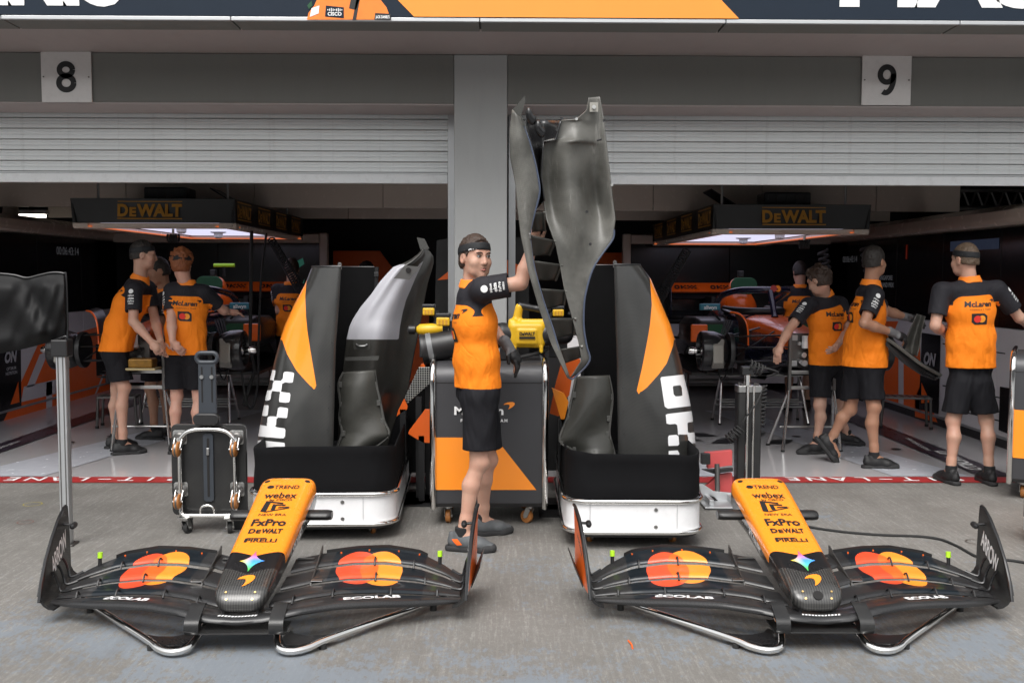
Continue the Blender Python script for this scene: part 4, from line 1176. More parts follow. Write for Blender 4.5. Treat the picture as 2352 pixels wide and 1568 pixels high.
def wing_stand(label, x, y, rot):
    r = thing('wing_stand', label, 'stand', (x, y, 0), rot, 'stands under the front wings')
    for s in (-1, 1):
        P = smoothpath([(s * 0.155, 0.10, 0.085), (s * 0.165, -0.02, 0.055), (s * 0.19, -0.10, 0.030), (s * 0.245, -0.125, 0.024), (s * 0.31, -0.09, 0.026), (s * 0.40, 0.01, 0.034), (s * 0.82, 0.46, 0.045), (s * 0.86, 0.52, 0.06)], 7)
        mb = MB(); mb.tube(P, 0.0155, 14); mb.build('chrome_leg', 'chrome', r, smooth=60)
        poly = [(0.176, 0.05), (0.185, -0.03), (0.215, -0.09), (0.27, -0.098), (0.33, -0.05), (0.42, 0.04), (0.35, 0.012), (0.28, 0.008), (0.225, 0.035), (0.195, 0.09)]
        mb = MB(); mb.prism([(s * a, b) for a, b in (poly if s > 0 else poly[::-1])], (0, 0, 0.036), (1, 0, 0), (0, 1, 0), 0.006); mb.build('web_plate', 'carbon_gloss', r, smooth=0)
        mb = MB(); mb.cyl((s * 0.36, -0.035, 0.0), (s * 0.36, -0.035, 0.02), 0.016, n=12); mb.build('rubber_foot', 'rubber', r)
        mb = MB(); mb.cyl((s * 0.80, 0.44, 0.0), (s * 0.80, 0.44, 0.03), 0.016, n=12); mb.build('rubber_foot', 'rubber', r)
        # carbon strap hooked over the leading edge
        prof = [(0.04, 0.175), (0.02, 0.178), (-0.06, 0.150), (-0.085, 0.135), (-0.094, 0.115), (-0.09, 0.092), (-0.06, 0.080), (0.08, 0.082)]
        P = smoothpath([(0, a, b) for a, b in prof], 4)
        mb = MB(); mb.loft([[(s * 0.145, p.y, p.z), (s * 0.205, p.y, p.z), (s * 0.205, p.y + 0.006, p.z - 0.006), (s * 0.145, p.y + 0.006, p.z - 0.006)] for p in P]); mb.build('strap', 'carbon', r, smooth=40, bevel=0.001)
    mb = MB(); mb.bb((-0.144, -0.088, 0.080), (0.144, 0.08, 0.087)); mb.build('cradle_plate', 'carbon', r, smooth=0, bevel=0.002)
    return r
WL = (-1.103, 4.15, math.radians(0.7)); WR = (1.368, 4.15, math.radians(-0.9))
wing_stand('chrome V stand with black web plates under the left front wing', *WL)
wing_stand('chrome V stand with black web plates under the right front wing', *WR)
front_wing('black front wing with orange nose cone in front of the upright carbon dolly', *WL, -1)
front_wing('black front wing with orange nose cone, nearest the thin black cable', *WR, 1)
# ================================================================== trolleys and bodywork
def to_px(V):
    """world points -> picture units (used to measure painted borders against the photograph)"""
    R = np.array(CROT); d = (np.asarray(V) - np.array(CAM)) @ R
    f = W * cam_data.lens / cam_data.sensor_width
    return np.stack([W / 2 + f * d[:, 0] / -d[:, 2], H / 2 - f * d[:, 1] / -d[:, 2]], 1)
def sd_poly(P, poly):
    poly = np.array(poly, float); n = len(poly); d = np.full(len(P), 1e9); sgn = np.ones(len(P))
    for i in range(n):
        a = poly[i]; b = poly[i - 1]; e = b - a; w = P - a
        t = np.clip((w @ e) / (e @ e + 1e-12), 0, 1)
        q = w - t[:, None] * e; d = np.minimum(d, (q ** 2).sum(1))
        c1 = P[:, 1] >= a[1]; c2 = P[:, 1] < b[1]; c3 = e[0] * w[:, 1] > e[1] * w[:, 0]
        flip = (c1 & c2 & c3) | (~c1 & ~c2 & ~c3)
        sgn = np.where(flip, -sgn, sgn)
    return sgn * np.sqrt(d)
def painted(name, base_col, layers, rough=0.3, coat=0.4, weave=True):
    """layers: (attribute, colour): painted where the stored border distance is below zero"""
    if name in MATS: return MATS[name]
    m, t = base(name)
    o = t.obj(); n = t.noise(o, 3.5, 6)
    ch = t.new('TexChecker'); ch.inputs['Scale'].default_value = 150
    t.link(t.mapping(o, rot=(0.3, 0.5, 0.78)), ch.inputs['Vector'])
    c = t.mix(ch.outputs['Fac'], tuple(x * 0.86 for x in base_col), tuple(x * 1.16 for x in base_col))
    c = t.mix(t.math('MULTIPLY', t.ramp(n, 0.45, 0.8), 0.12), c, (0.15, 0.145, 0.13))
    for a, col in layers:
        c = t.mix(t.math('LESS_THAN', t.attr(a), 0.0), c, col)
    t.set('Base Color', c)
    t.set('Roughness', t.math('MULTIPLY_ADD', n, 0.25, rough - 0.1))
    t.b.inputs['Coat Weight'].default_value = coat; t.b.inputs['Coat Roughness'].default_value = 0.1
    return m
def px_attr(o, name, polys, fn=None, minus=None):
    me = o.data; V = np.empty(len(me.vertices) * 3, np.float32); me.vertices.foreach_get('co', V); V = V.reshape(-1, 3)
    Mw = np.array(root_matrix(o.parent) if o.parent else Matrix.Identity(4))
    Vw = V @ Mw[:3, :3].T + Mw[:3, 3]
    P = to_px(Vw); d = np.full(len(P), 1e3)
    for q in polys: d = np.minimum(d, sd_poly(P, q))
    if minus:
        for q in minus: d = np.maximum(d, -sd_poly(P, q))
    if fn is not None: d = fn(d, V)
    a = me.attributes.new(name, 'FLOAT', 'POINT'); a.data.foreach_set('value', d.astype(np.float32))
def caster(parent, p, r=0.045, w=0.03, wheel='rubber', name='caster', ang=0.0, fork='steel'):
    """swivel caster under point p (top plate); wheel touches z = p.z - height"""
    p = Vector(p); R = Matrix.Rotation(ang, 3, 'Z')
    mb = MB()
    mb.box(p + Vector((0, 0, -0.004)), (0.07, 0.07, 0.008), R)
    mb.cyl(p, p + Vector((0, 0, -0.022)), 0.022, n=14)
    off = R @ Vector((0, 0.025, 0)); c = p + Vector((0, 0, -r - 0.035)) + off
    for s in (-1, 1):
        a = R @ Vector((s * (w / 2 + 0.006), 0, 0))
        mb.bar(p + a + Vector((0, 0, -0.022)), c + a, 0.004, 0.034, up=R @ Vector((0, 1, 0)))
    o = mb.build(name, fork, parent, smooth=40, bevel=0.001)
    ax = R @ Vector((1, 0, 0))
    mb = MB(); mb.lathe([(0.006, -w / 2), (r * 0.6, -w / 2), (r * 0.94, -w / 2), (r, -w / 2 + 0.005), (r, w / 2 - 0.005), (r * 0.94, w / 2), (r * 0.6, w / 2), (0.006, w / 2)], c, ax, 24); mb.build('wheel', wheel, o, smooth=40)
    mb = MB(); mb.lathe([(0.002, -w / 2 - 0.011), (0.010, -w / 2 - 0.011), (0.010, w / 2 + 0.011), (0.002, w / 2 + 0.011)], c, ax, 10); mb.build('axle', 'steel', o)
    return o
def loop_at(w, l, r, z, n=6):
    return [(a, b, z) for a, b in rrect(w, l, r, n)]
def trolley(label, x, y, w, l, rot):
    """white skirted trolley with chrome rims and a black fabric collar; origin = middle of footprint"""
    r = thing('bodywork_trolley', label, 'trolley', (x, y, 0), rot, 'white skirted bodywork trolleys')
    R = 0.15
    z0, z1, z2 = 0.10, 0.285, 0.555
    mb = MB(); mb.loft([loop_at(w, l, R, z) for z in (z0, z0 + 0.004, z1 - 0.004, z1)]); mb.build('skirt', 'white_paint', r, smooth=40)
    # seams and screws on the skirt front
    for xx in (-0.26, 0.24):
        mb = MB(); mb.bb((xx, -l / 2 - 0.0015, z0 + 0.02), (xx + 0.003, -l / 2 + 0.002, z1 - 0.012)); mb.build('skirt_seam', 'aluminium', r, smooth=0)
    for zz in (0.135, 0.235):
        mb = MB(); mb.cyl((0.12, -l / 2 - 0.005, zz), (0.12, -l / 2, zz), 0.011, n=14); mb.build('skirt_screw', 'steel', r)
    for zz in (z0 + 0.002, z1 - 0.004):
        mb = MB(); mb.tube(loop_at(w + 0.012, l + 0.012, R, zz, 10), 0.0145, 10, closed=True); mb.build('chrome_rim', 'chrome', r, smooth=60)
    mb = MB(); mb.loft([loop_at(w - 0.03, l - 0.03, R - 0.02, z) for z in (0.07, 0.0855)]); mb.build('chassis_plate', 'black_plastic', r, smooth=40)
    # fabric collar: softly wavy bag, open on top
    rr = np.random.default_rng(int(abs(x) * 100))
    ph = rr.uniform(0, 6, 8)
    rings = []
    for q, (z, sc) in enumerate(((z1 + 0.004, 0.985), (z1 + 0.03, 0.995), (z1 + 0.09, 0.99), (z1 + 0.16, 0.985), (z2 - 0.05, 0.985), (z2 - 0.012, 0.992), (z2, 0.985), (z2 - 0.004, 0.965), (z2 - 0.06, 0.955), (z1 + 0.02, 0.95))):
        base_ = loop_at(w * sc, l * sc, R, z, 10); ring = []
        for j, (a, b, c) in enumerate(base_):
            t_ = 2 * math.pi * j / len(base_)
            am = 0.005 * math.sin(math.pi * min(1, max(0, (z - z1) / (z2 - z1))))
            k = 1 + am * (math.sin(3 * t_ + ph[0] + 9 * z) + math.sin(7 * t_ + ph[1] + 22 * z) + 0.7 * math.sin(11 * t_ + ph[2] - 31 * z))
            ring.append((a * k, b * k, c + 0.012 * math.sin(2 * t_ + ph[3]) * (1 if z > z1 + 0.1 else 0)))
        rings.append(ring)
    mb = MB(); mb.loft(rings, caps=True); mb.build('fabric_collar', 'black_fabric', r, smooth=60)
    for sx in (-1, 1):
        for sy in (-1, 1):
            caster(r, (sx * (w / 2 - 0.14), sy * (l / 2 - 0.16), 0.0845), 0.026, 0.022, 'wheel_amber', ang=0.4 * sx)
    return r
tl = trolley('white skirted trolley holding the checkered engine cover, left of the standing man', -1.075, 6.64, 0.86, 1.64, math.radians(2.0))
tr = trolley('white skirted trolley with black collar right of the man, in front of the red jack', 0.795, 6.43, 0.79, 1.60, math.radians(-1.0))

# ---------------------------------------------------------------- engine covers standing on end
def engine_cover(label, side, lip, sil, ynear, yfar, mname, orange, whites, minus, base_w):
    """half shell: lip/sil are picture measurements (u, v) of the straight near lip and of the curved spine;
       the shell opens towards the middle of the garage"""
    lv = [p[1] for p in lip]; lu = [p[0] for p in lip]; sv = [p[1] for p in sil]; su = [p[0] for p in sil]
    ym = (ynear + yfar) / 2
    v0, v1 = min(sv), 1075
    NZ, NP = 72, 64
    zt = at(su[0], v0, ym).z; zbm = 0.42
    ctr = at(lu[-1], 1000, ym)
    r = thing('engine_cover', label, 'engine cover', (ctr.x, ym, 0.30), 0, 'engine covers standing on trolleys')
    rows = []
    for i in range(NZ + 1):
        z = zt + (zbm - zt) * i / NZ
        # picture row of this height for lip depth and spine depth
        def vrow(Y): return to_px(np.array([[ctr.x, Y, z]]))[0, 1]
        vl = vrow(ynear); vs = vrow(ym)
        xl = at(np.interp(vl, lv, lu), vl, ynear).x
        q = (z - zbm) / (zt - zbm)
        xs_ = at(np.interp(vs, sv, su), vs, ym).x
        d = (yfar - ynear) / 2 * (1.0 - 0.30 * q)
        yn = ynear + 0.10 * q
        row = []
        for j in range(NP + 1):
            ph = math.pi * j / NP
            e = 0.80
            sx = math.sin(ph) ** e; cy = math.copysign(abs(math.cos(ph)) ** 0.9, math.cos(ph))
            # lower half carries a flatter shoulder, upper part a crease along the spine
            px_ = xl + (xs_ - xl) * sx + side * 0.16 * max(0.0, 2 * j / NP - 1) ** 2
            py_ = yn + d - d * cy
            # soft hollow in the flank
            py_ += 0.035 * math.exp(-((ph - 0.55) / 0.28) ** 2) * math.exp(-((q - 0.60) / 0.25) ** 2)
            row.append((px_ - ctr.x, py_ - ym, z - 0.30))
        rows.append(row)
    mb = MB(); mb.grid(rows)
    o = mb.build('cover_shell', 'carbon_grey', r, smooth=180, solid=0.006)
    m = painted(mname, (0.023, 0.023, 0.022), (('orange', PAPAYA), ('white', (0.78, 0.78, 0.79))), 0.30, 0.5)
    o.data.materials.clear(); o.data.materials.append(m)
    N1 = NP + 1
    def sym(dv, V):
        dd = dv.reshape(-1, N1).copy(); h = NP // 2
        dd[:, h + 1:] = dd[:, :h][:, ::-1]
        return dd.ravel()
    px_attr(o, 'orange', [orange], sym); px_attr(o, 'white', whites, sym, minus)
    cc = Vector((sum(p[0] for p in rows[0]) / (NP + 1), 0, 0))
    mb = MB(); mb.grid([[(p[0] + side * 0.012 * math.sin(math.pi * j / NP) + side * 0.002, p[1] + 0.010 * math.cos(math.pi * j / NP), p[2]) for j, p in enumerate(row)] for row in rows[::3]]); mb.build('inner_lining', 'black_matte', r, smooth=180)
    # dark lining with ribs along the far lip, small rivets along the near lip
    for i in range(4, NZ, 8):
        p = rows[i][1]
        mb = MB(); mb.cyl((p[0] + side * 0.012, p[1] - 0.006, p[2]), (p[0] + side * 0.012, p[1] - 0.0005, p[2]), 0.005, n=8); mb.build('rivet', 'black_plastic', r)
    far = [Vector(rows[i][-1]) for i in range(0, NZ + 1, 3)]
    mb = MB()
    mb.loft([[p + Vector((0, -0.02, 0)), p + Vector((-side * 0.022, -0.02, 0)), p + Vector((-side * 0.022, 0.012, 0)), p + Vector((0, 0.012, 0))] for p in far]); mb.build('lip_flange', 'black_plastic', r, smooth=40)
    for i in range(3, NZ, 9):
        p = Vector(rows[i][-1]); mb = MB(); mb.box(p + Vector((-side * 0.01, -0.028, 0)), (0.03, 0.012, 0.03)); mb.build('lip_clip', 'black_plastic', r, smooth=0, bevel=0.002)
    # top closing rib and lifting tab
    top = [Vector(p) + Vector((0, 0, -0.004)) for p in rows[0][::3]]
    mb = MB(); mb.tube(top, 0.009, 6); mb.build('top_rib', 'black_plastic', r)
    p = Vector(rows[0][1]); mb = MB(); mb.prism([(0.012, -0.02), (0.012, 0.014), (0.006, 0.022), (-0.006, 0.022), (-0.012, 0.014), (-0.012, -0.02)], p + Vector((side * 0.012, 0.003, 0)), (1, 0, 0), (0, 0, 1), 0.005); mb.build('lifting_tab', 'dark_steel', r, smooth=0, bevel=0.001)
    return r
def k5(x, y): return ((560 + x / 2.01) / 1.063, (560 + y / 2.01) / 1.063)
def k1(x, y): return ((1340 + x / 2.09) / 1.063, (600 + y / 2.09) / 1.063)
lipL = [k5(*p) for p in ((537, 150), (535, 182), (530, 330), (515, 560), (512, 750), (508, 1065), (506, 1200))]
silL = [k5(*p) for p in ((420, 182), (385, 270), (330, 370), (285, 470), (262, 540), (240, 620), (215, 720), (190, 820), (170, 920), (155, 1000), (148, 1075), (140, 1200))]
orgL = [k5(*p) for p in ((383, 235), (374, 330), (378, 430), (385, 500), (400, 600), (420, 720), (433, 802), (380, 748), (330, 692), (285, 612), (262, 545), (220, 520), (300, 300))]
whL = [[(203, 690), (230, 690), (220, 740), (190, 738)], [(268, 695), (320, 703), (312, 754), (262, 748)], [(218, 740), (262, 744), (256, 797), (210, 792)], [(178, 788), (210, 790), (203, 840), (168, 838)], [(250, 796), (302, 803), (296, 852), (245, 846)], [(162, 862), (196, 862), (190, 917), (150, 912)], [(240, 870), (290, 876), (284, 926), (235, 920)], [(190, 915), (234, 918), (230, 972), (186, 968)], [(145, 958), (277, 976), (274, 1026), (140, 1014)], [(140, 1032), (274, 1046), (272, 1090), (138, 1088)]]
whL = [[k5(*p) for p in q] for q in whL]
engine_cover('upright carbon engine cover with orange flash and white checks on the left trolley', 1, lipL, silL, 6.10, 6.95, 'cover_livery_checks', orgL, whL, None, 0)
lipR = [k1(*p) for p in ((341, 60), (343, 97), (345, 300), (352, 600), (355, 1060), (356, 1200))]
silR = [k1(*p) for p in ((455, 97), (480, 130), (510, 170), (545, 250), (580, 330), (610, 400), (634, 480), (655, 560), (675, 640), (700, 740), (720, 840), (735, 960), (743, 1075), (748, 1200))]
orgR = [k1(*p) for p in ((513, 165), (524, 300), (515, 400), (498, 500), (475, 620), (441, 768), (500, 722), (560, 655), (600, 600), (632, 510), (636, 480), (680, 470), (590, 220))]
whR = [[(567, 670), (700, 655), (730, 816), (592, 832)], [(595, 858), (740, 841), (745, 896), (600, 912)], [(653, 905), (705, 900), (708, 962), (658, 962)], [(607, 967), (660, 962), (664, 1018), (608, 1020)], [(708, 955), (760, 948), (760, 1003), (710, 1010)], [(610, 1045), (664, 1042), (664, 1090), (610, 1090)], [(710, 1035), (765, 1028), (765, 1073), (712, 1076)]]
engine_cover('upright carbon engine cover with orange flash and white square letters on the right trolley', -1, lipR, silR, 5.95, 6.80, 'cover_livery_letters', orgR, [[k1(*p) for p in q] for q in whR], [[k1(*p) for p in ((630, 715), (675, 710), (680, 765), (637, 770))]], 0)

# ---------------------------------------------------------------- other loose bodywork sheets
def sheet(name, rows, Y, depth, mat, parent, n=24, m=28, solid=0.006, smooth=180):
    """curved sheet between a left and a right edge; rows = [(uL, vL, uR, vR)] top to bottom in picture units,
       Y = distance, depth(s, t) = real bulge in metres (s across 0..1, t down 0..1)"""
    A = np.array(rows, float); tt = np.linspace(0, 1, len(A)); out = []
    loc = parent.location
    for i in range(m + 1):
        t = i / m; q = [np.interp(t, tt, A[:, k]) for k in range(4)]
        row = []
        for j in range(n + 1):
            s = j / n
            y = Y + depth(s, t)
            p = at(q[0] + (q[2] - q[0]) * s, q[1] + (q[3] - q[1]) * s, y)
            row.append((p.x - loc.x, p.y - loc.y, p.z - loc.z))
        out.append(row)
    mb = MB(); mb.grid(out)
    return mb.build(name, mat, parent, smooth=smooth, solid=solid)
def k6(x, y): return ((840 + x / 4.612) / 1.063, (560 + y / 4.612) / 1.063)
def rows_from(L, R): return [(*a, *b) for a, b in zip(L, R)]
p0 = at(880, 1050, 6.75)
sp = thing('sidepod_panel', 'tall white and carbon sidepod panel leaning in the left trolley', 'body panel', (p0.x, 6.75, 0.30))
L = [k6(*p) for p in ((890, 222), (830, 282), (735, 350), (640, 395), (555, 425), (480, 505), (400, 595), (300, 740), (190, 870), (100, 1010), (60, 1100), (30, 1235), (5, 1440))] + [k5(555, 720), k5(545, 860), k5(535, 980), k5(530, 1090)]
R = [k6(*p) for p in ((940, 225), (1000, 300), (1005, 380), (985, 460), (960, 540), (940, 620), (925, 700), (905, 800), (885, 920), (865, 1030), (850, 1100), (825, 1235), (790, 1400))] + [k5(875, 800), k5(840, 880), k5(800, 980), k5(770, 1090)]
def sp_depth(s, t):
    ridge = 0.16 * (1 - math.cos(2 * math.pi * min(1, s / 0.9))) / 2
    return -ridge * min(1, 0.35 + t) + 0.22 * s + 0.10 * (1 - t) - 0.05 * math.exp(-((s - 0.15) / 0.12) ** 2)
m_ = painted('sidepod_livery', (0.028, 0.027, 0.024), (('white', (0.40, 0.40, 0.435)),), 0.35, 0.3)
so = sheet('panel_shell', rows_from(L, R), 6.72, sp_depth, m_, sp, 40, 60)
wp = [k6(*p) for p in ((690, 395), (560, 405), (380, 560), (180, 840), (80, 1000), (30, 1090), (0, 1238), (610, 1238), (625, 1100), (655, 940), (695, 790), (740, 690), (800, 545), (845, 450), (893, 350), (850, 385), (800, 450), (740, 560), (560, 550))]
px_attr(so, 'white', [wp])
# bracket, fin, handle, inlet frame on it
mb = MB(); P = [k6(*p) for p in ((820, 90), (905, 105), (960, 215), (865, 240))]
q = [at(u, v, 6.86) - sp.location for u, v in P]; mb.add(q, [(0, 1, 2, 3)]); mb.build('top_fin', 'carbon_grey', sp, smooth=0, solid=0.008)
mb = MB(); q = [at(u, v, 6.66) - sp.location for u, v in [k6(*p) for p in ((690, 405), (860, 420), (735, 568), (560, 550))]]; mb.add(q, [(0, 1, 2, 3)]); mb.build('bracket_plate', 'dark_steel', sp, smooth=0, solid=0.006)
c = at(*k6(725, 460), 6.65) - sp.location
mb = MB(); mb.cyl(c + Vector((0, -0.003, 0)), c + Vector((0, -0.008, 0)), 0.018, n=18); mb.build('bracket_hole', 'gap_dark', sp)
c = at(*k6(200, 1300), 6.52) - sp.location
mb = MB(); mb.prism(rrect(0.11, 0.06, 0.012), c, (1, 0, 0), (0, 0, 1), 0.006); hp = mb.build('handle_plate', 'carbon_dusty', sp, smooth=0, bevel=0.001)
mb = MB(); mb.tube(smoothpath([c + Vector((-0.035, -0.008, 0.004)), c + Vector((-0.02, -0.02, -0.004)), c + Vector((0.02, -0.02, -0.004)), c + Vector((0.035, -0.008, 0.004))], 4), 0.006, 8); mb.build('handle', 'steel', hp)
P = [k6(*p) for p in ((10, 1440), (395, 1425), (385, 1470), (15, 1475))]
mb = MB(); q = [at(u, v, 6.50) - sp.location for u, v in P]; mb.add(q, [(0, 1, 2, 3)]); mb.build('inlet_lip', 'carbon_grey', sp, smooth=0, solid=0.02)
# small curved carbon ducts in front of the sidepod panels
def duct(label, L, R, Y, tlt):
    p = at(L[-1][0], L[-1][1], Y)
    r = thing('cooling_duct', label, 'body panel', (p.x, Y, 0.30))
    o = sheet('duct_shell', rows_from(L, R), Y, lambda s, t: -0.05 * math.sin(math.pi * min(1, max(0, s))) + tlt * t + 0.012 * math.sin(9 * t + 4 * s), 'carbon_dusty', r, 26, 30)
    for E, s in ((L, 0), (R, 1)):
        P = [at(u, v, Y + tlt * i / (len(E) - 1) - 0.004) - r.location for i, (u, v) in enumerate(E)]
        mb = MB(); mb.tube(smoothpath(P, 4), 0.008, 6); mb.build('edge_flange', 'carbon_grey', r)
        for k in range(1, len(P) - 1):
            mb = MB(); mb.box(P[k] + Vector((0.012 * (1 - 2 * s), -0.006, 0)), (0.022, 0.01, 0.035)); mb.build('edge_clip', 'carbon_grey', r, smooth=0, bevel=0.002)
    return r
duct('curved carbon duct standing before the white sidepod panel', [k5(*p) for p in ((560, 700), (535, 760), (545, 860), (540, 930), (552, 1000), (520, 1085))], [k5(*p) for p in ((712, 690), (722, 760), (742, 850), (760, 940), (782, 1010), (690, 1085))], 6.28, -0.05)
duct('curved carbon duct standing inside the right trolley', [k1(*p) for p in ((140, 665), (120, 760), (95, 880), (55, 990), (120, 1040), (150, 1075))], [k1(*p) for p in ((305, 660), (325, 770), (315, 880), (310, 960), (330, 1040), (338, 1075))], 6.05, -0.05)
# ================================================================== tool trolleys, tools, dolly, posts
def tool_cart(label, x, y, w, d, h, text, tri=True):
    """grey cabinet on casters with a rounded top front edge and chrome corner tubes; front face at y"""
    r = thing('tool_cart', label, 'tool cart', (x, y, 0), 0, 'grey tool carts with chrome edges')
    R = 0.12; z0 = 0.12
    def prof(o=0.0):
        P = [(0.03 - o, z0 - o), (0.0 - o, z0 + 0.03)]
        for k in range(9):
            a = math.pi / 2 * k / 8
            P.append((R - (R + o) * math.cos(a), h - R + (R + o) * math.sin(a)))
        P += [(d + o, h + o), (d + o, z0 - o)]
        return P
    for (za, zb2, nm) in ((0, 1, 'cabinet_body'),):
        mb = MB(); mb.loft([[(xx, a, b) for a, b in prof()] for xx in (-w / 2 + 0.02, w / 2 - 0.02)]); body = mb.build(nm, 'cart_grey', r, smooth=35)
    for s in (-1, 1):
        mb = MB(); mb.loft([[(xx, a, b) for a, b in prof(0.004)] for xx in (s * w / 2, s * (w / 2 - 0.018))]); mb.build('side_panel', 'cart_grey', r, smooth=35)
        P = [(s * (w / 2 - 0.012), a, b) for a, b in prof(0.008)[1:-1]]
        mb = MB(); mb.tube([(P[0][0], P[0][1] + 0.02, P[0][2] - 0.03)] + P, 0.020, 12); mb.build('chrome_edge', 'chrome', r, smooth=60)
    mb = MB(); mb.bb((-w / 2 + 0.022, -0.0012, h - R - 0.006), (w / 2 - 0.022, 0.002, h - R - 0.002)); mb.build('drawer_gap', 'gap_dark', r, smooth=0)
    if tri:
        wl2 = w / 2 - 0.024
        flat('orange_field', [PG([(-wl2, 0.235), (wl2 - 0.04, 0.235), (0.055 * w, 0.565), (-wl2, 0.565)])], (0, 0, 0), (1, 0, 0), (0, 0, 1), r, 'papaya_paint', 0.0035)
    else:
        flat('orange_field', [PG([(-w / 2 + 0.024, 0.30), (w / 2 - 0.024, 0.30), (w / 2 - 0.024, 0.64), (-w / 2 + 0.024, 0.64)])], (0, 0, 0), (1, 0, 0), (0, 0, 1), r, 'papaya_paint', 0.0035)
    if text:
        flat('lettering', [T('McLaren', 0.052, 0.09, 0.735, 'R', 0.03, 1.25)], (0.0, 0, 0), (1, 0, 0), (0, 0, 1), r, 'white_print', 0.0035)
        flat('lettering', [T('FORMULA 1 TEAM', 0.020, 0.115, 0.672, 'R', 0.02, spacing=1.4)], (0, 0, 0), (1, 0, 0), (0, 0, 1), r, 'white_print', 0.0035)
        flat('speedmark', [swoosh(0.125, 0.775, 0.072)], (0, 0, 0), (1, 0, 0), (0, 0, 1), r, 'papaya_paint', 0.0035)
    for sx in (-1, 1):
        for yy in (0.09, d - 0.09):
            caster(r, (sx * (w / 2 - 0.10), yy, z0), 0.042, 0.03, 'wheel_amber', ang=0.5 * sx + 0.4)
    return r
YC = 6.16
xa, xb = at(990, 1000, YC).x, at(1256, 1000, YC).x
tool_cart('grey tool cart with orange lower panel right behind the standing man', (xa + xb) / 2, YC, xb - xa, 0.55, 1.03, True)
xa = at(2316, 1000, 6.95).x
rc = tool_cart('grey tool cart with chrome edge cut off by the right picture edge', xa + 0.31, 6.76, 0.72, 0.55, 1.03, False, False)
rc.rotation_euler.z = math.radians(-29)
# white skirted cart just entering the frame at lower right
xq = at(2336, 1240, 5.86).x
r = thing('white_cart', 'white rounded cart corner at the right picture edge beside the wing', 'trolley', (xq + 0.35, 5.55, 0))
mb = MB(); mb.loft([loop_at(0.70, 0.70, 0.14, z) if 0.06 < z < 0.40 else loop_at(0.66, 0.66, 0.12, z) for z in (0.05, 0.07, 0.24, 0.39, 0.42)]); mb.build('cart_shell', 'white_paint', r, smooth=50)
mb = MB(); mb.loft([[(x * 1.004, y * 1.004, z) for x, y, z in loop_at(0.70, 0.70, 0.14, zz)] for zz in (0.15, 0.25)], caps=False); mb.build('black_band', 'black_plastic', r, smooth=50)
for sx in (-1, 1):
    for sy in (-1, 1): caster(r, (sx * 0.22, sy * 0.22, 0.05), 0.008, 0.02, 'rubber')

# ---------------------------------------------------------------- cooling blower and cordless tools on the cart
def blower():
    YB_ = 6.40
    c = at(1212, 768, YB_)
    r = thing('cooling_blower', 'yellow and black cordless blower with thick black nozzle on the tool cart', 'blower', (c.x, YB_, 1.035))
    def lp(u, v, dy=0.0): return at(u, v, YB_ + dy) - r.location
    F = Field((-0.30, -0.2, 0.0), (0.32, 0.2, 0.40), 0.006)
    zc = c.z - 1.035
    F.box((-0.005, 0, zc), (0.235, 0.15, 0.165), 0.035, 0)
    F.box((-0.10, 0, zc + 0.07), (0.05, 0.10, 0.06), 0.015, 0.02)
    F.box((0.04, 0, zc + 0.085), (0.18, 0.09, 0.03), 0.012, 0.015)
    F.cone((-0.075, 0, zc + 0.07), (-0.055, 0, zc + 0.175), 0.030, 0.026, 0.02)
    F.box((-0.005, -0.07, zc - 0.01), (0.13, 0.03, 0.10), 0.01, 0.004)
    F.box((0.085, -0.06, zc - 0.09), (0.025, 0.03, 0.05), 0.008, 0.006)
    F.box((-0.085, -0.06, zc - 0.09), (0.025, 0.03, 0.05), 0.008, 0.006)
    F.build('housing', 'tool_yellow', r, relax=1)
    flat('name_plate', [rect2(-0.052, -0.022, 0.052, 0.026)], (-0.005, -0.0875, zc), (1, 0, 0), (0, 0, 1), r, 'tool_yellow', 0.002)
    flat('lettering', [T('DeWALT', 0.022, 0, 0.010, bold=0.05, width=0.098), rect2(-0.05, -0.022, 0.05, -0.008)], (-0.005, -0.0885, zc), (1, 0, 0), (0, 0, 1), r, 'black_print', 0.005)
    F = Field((-0.30, -0.12, 0.0), (0.40, 0.12, 0.40), 0.007)
    F.cone((-0.05, 0, zc + 0.185), (0.06, 0, zc + 0.165), 0.022, 0.020, 0.01); F.cone((0.06, 0, zc + 0.165), (0.12, 0, zc + 0.155), 0.020, 0.028, 0.01); F.cone((0.12, 0, zc + 0.155), (0.115, 0, zc + 0.09), 0.024, 0.02, 0.015)
    F.cone((0.115, 0, zc), (0.24, 0, zc - 0.005), 0.075, 0.055, 0.01)
    F.cone((-0.16, 0, zc), (-0.115, 0, zc), 0.078, 0.07, 0.01)
    F.build('grip_and_fan', 'black_plastic', r)
    mb = MB(); a, b = lp(968, 803, -0.03), Vector((-0.15, 0, zc))
    pr = [a + (b - a) * q for q in (0, 0.02, 0.05, 0.10, 0.5, 0.97, 1.0)]
    mb.tube(pr, [0.098, 0.102, 0.097, 0.094, 0.088, 0.080, 0.074], 28); mb.build('nozzle', 'black_plastic', r, smooth=50)
    p1, p2 = a + (b - a) * 0.075, a + (b - a) * 0.135
    mb = MB(); mb.tube([p1, p2], 0.0975, 28, caps=False); mb.build('tape_band', M('grey_tape', (0.14, 0.145, 0.15), 0.45, var=0.2), r)
    mb = MB(); mb.tube(smoothpath([lp(1260, 800), lp(1230, 812, -0.04), lp(1190, 822, -0.08), lp(1165, 832, -0.1)], 6), 0.012, 8); mb.build('air_hose', 'rubber', r)
    mb = MB(); mb.bb((-0.18, -0.06, 0.0), (-0.06, 0.06, zc - 0.075)); mb.build('cradle', 'black_plastic', r, smooth=0, bevel=0.006)
    mb = MB(); mb.bb((-0.50, -0.06, 0.0), (-0.42, 0.03, zc - 0.09)); mb.build('cradle', 'black_plastic', r, smooth=0, bevel=0.006)
blower()
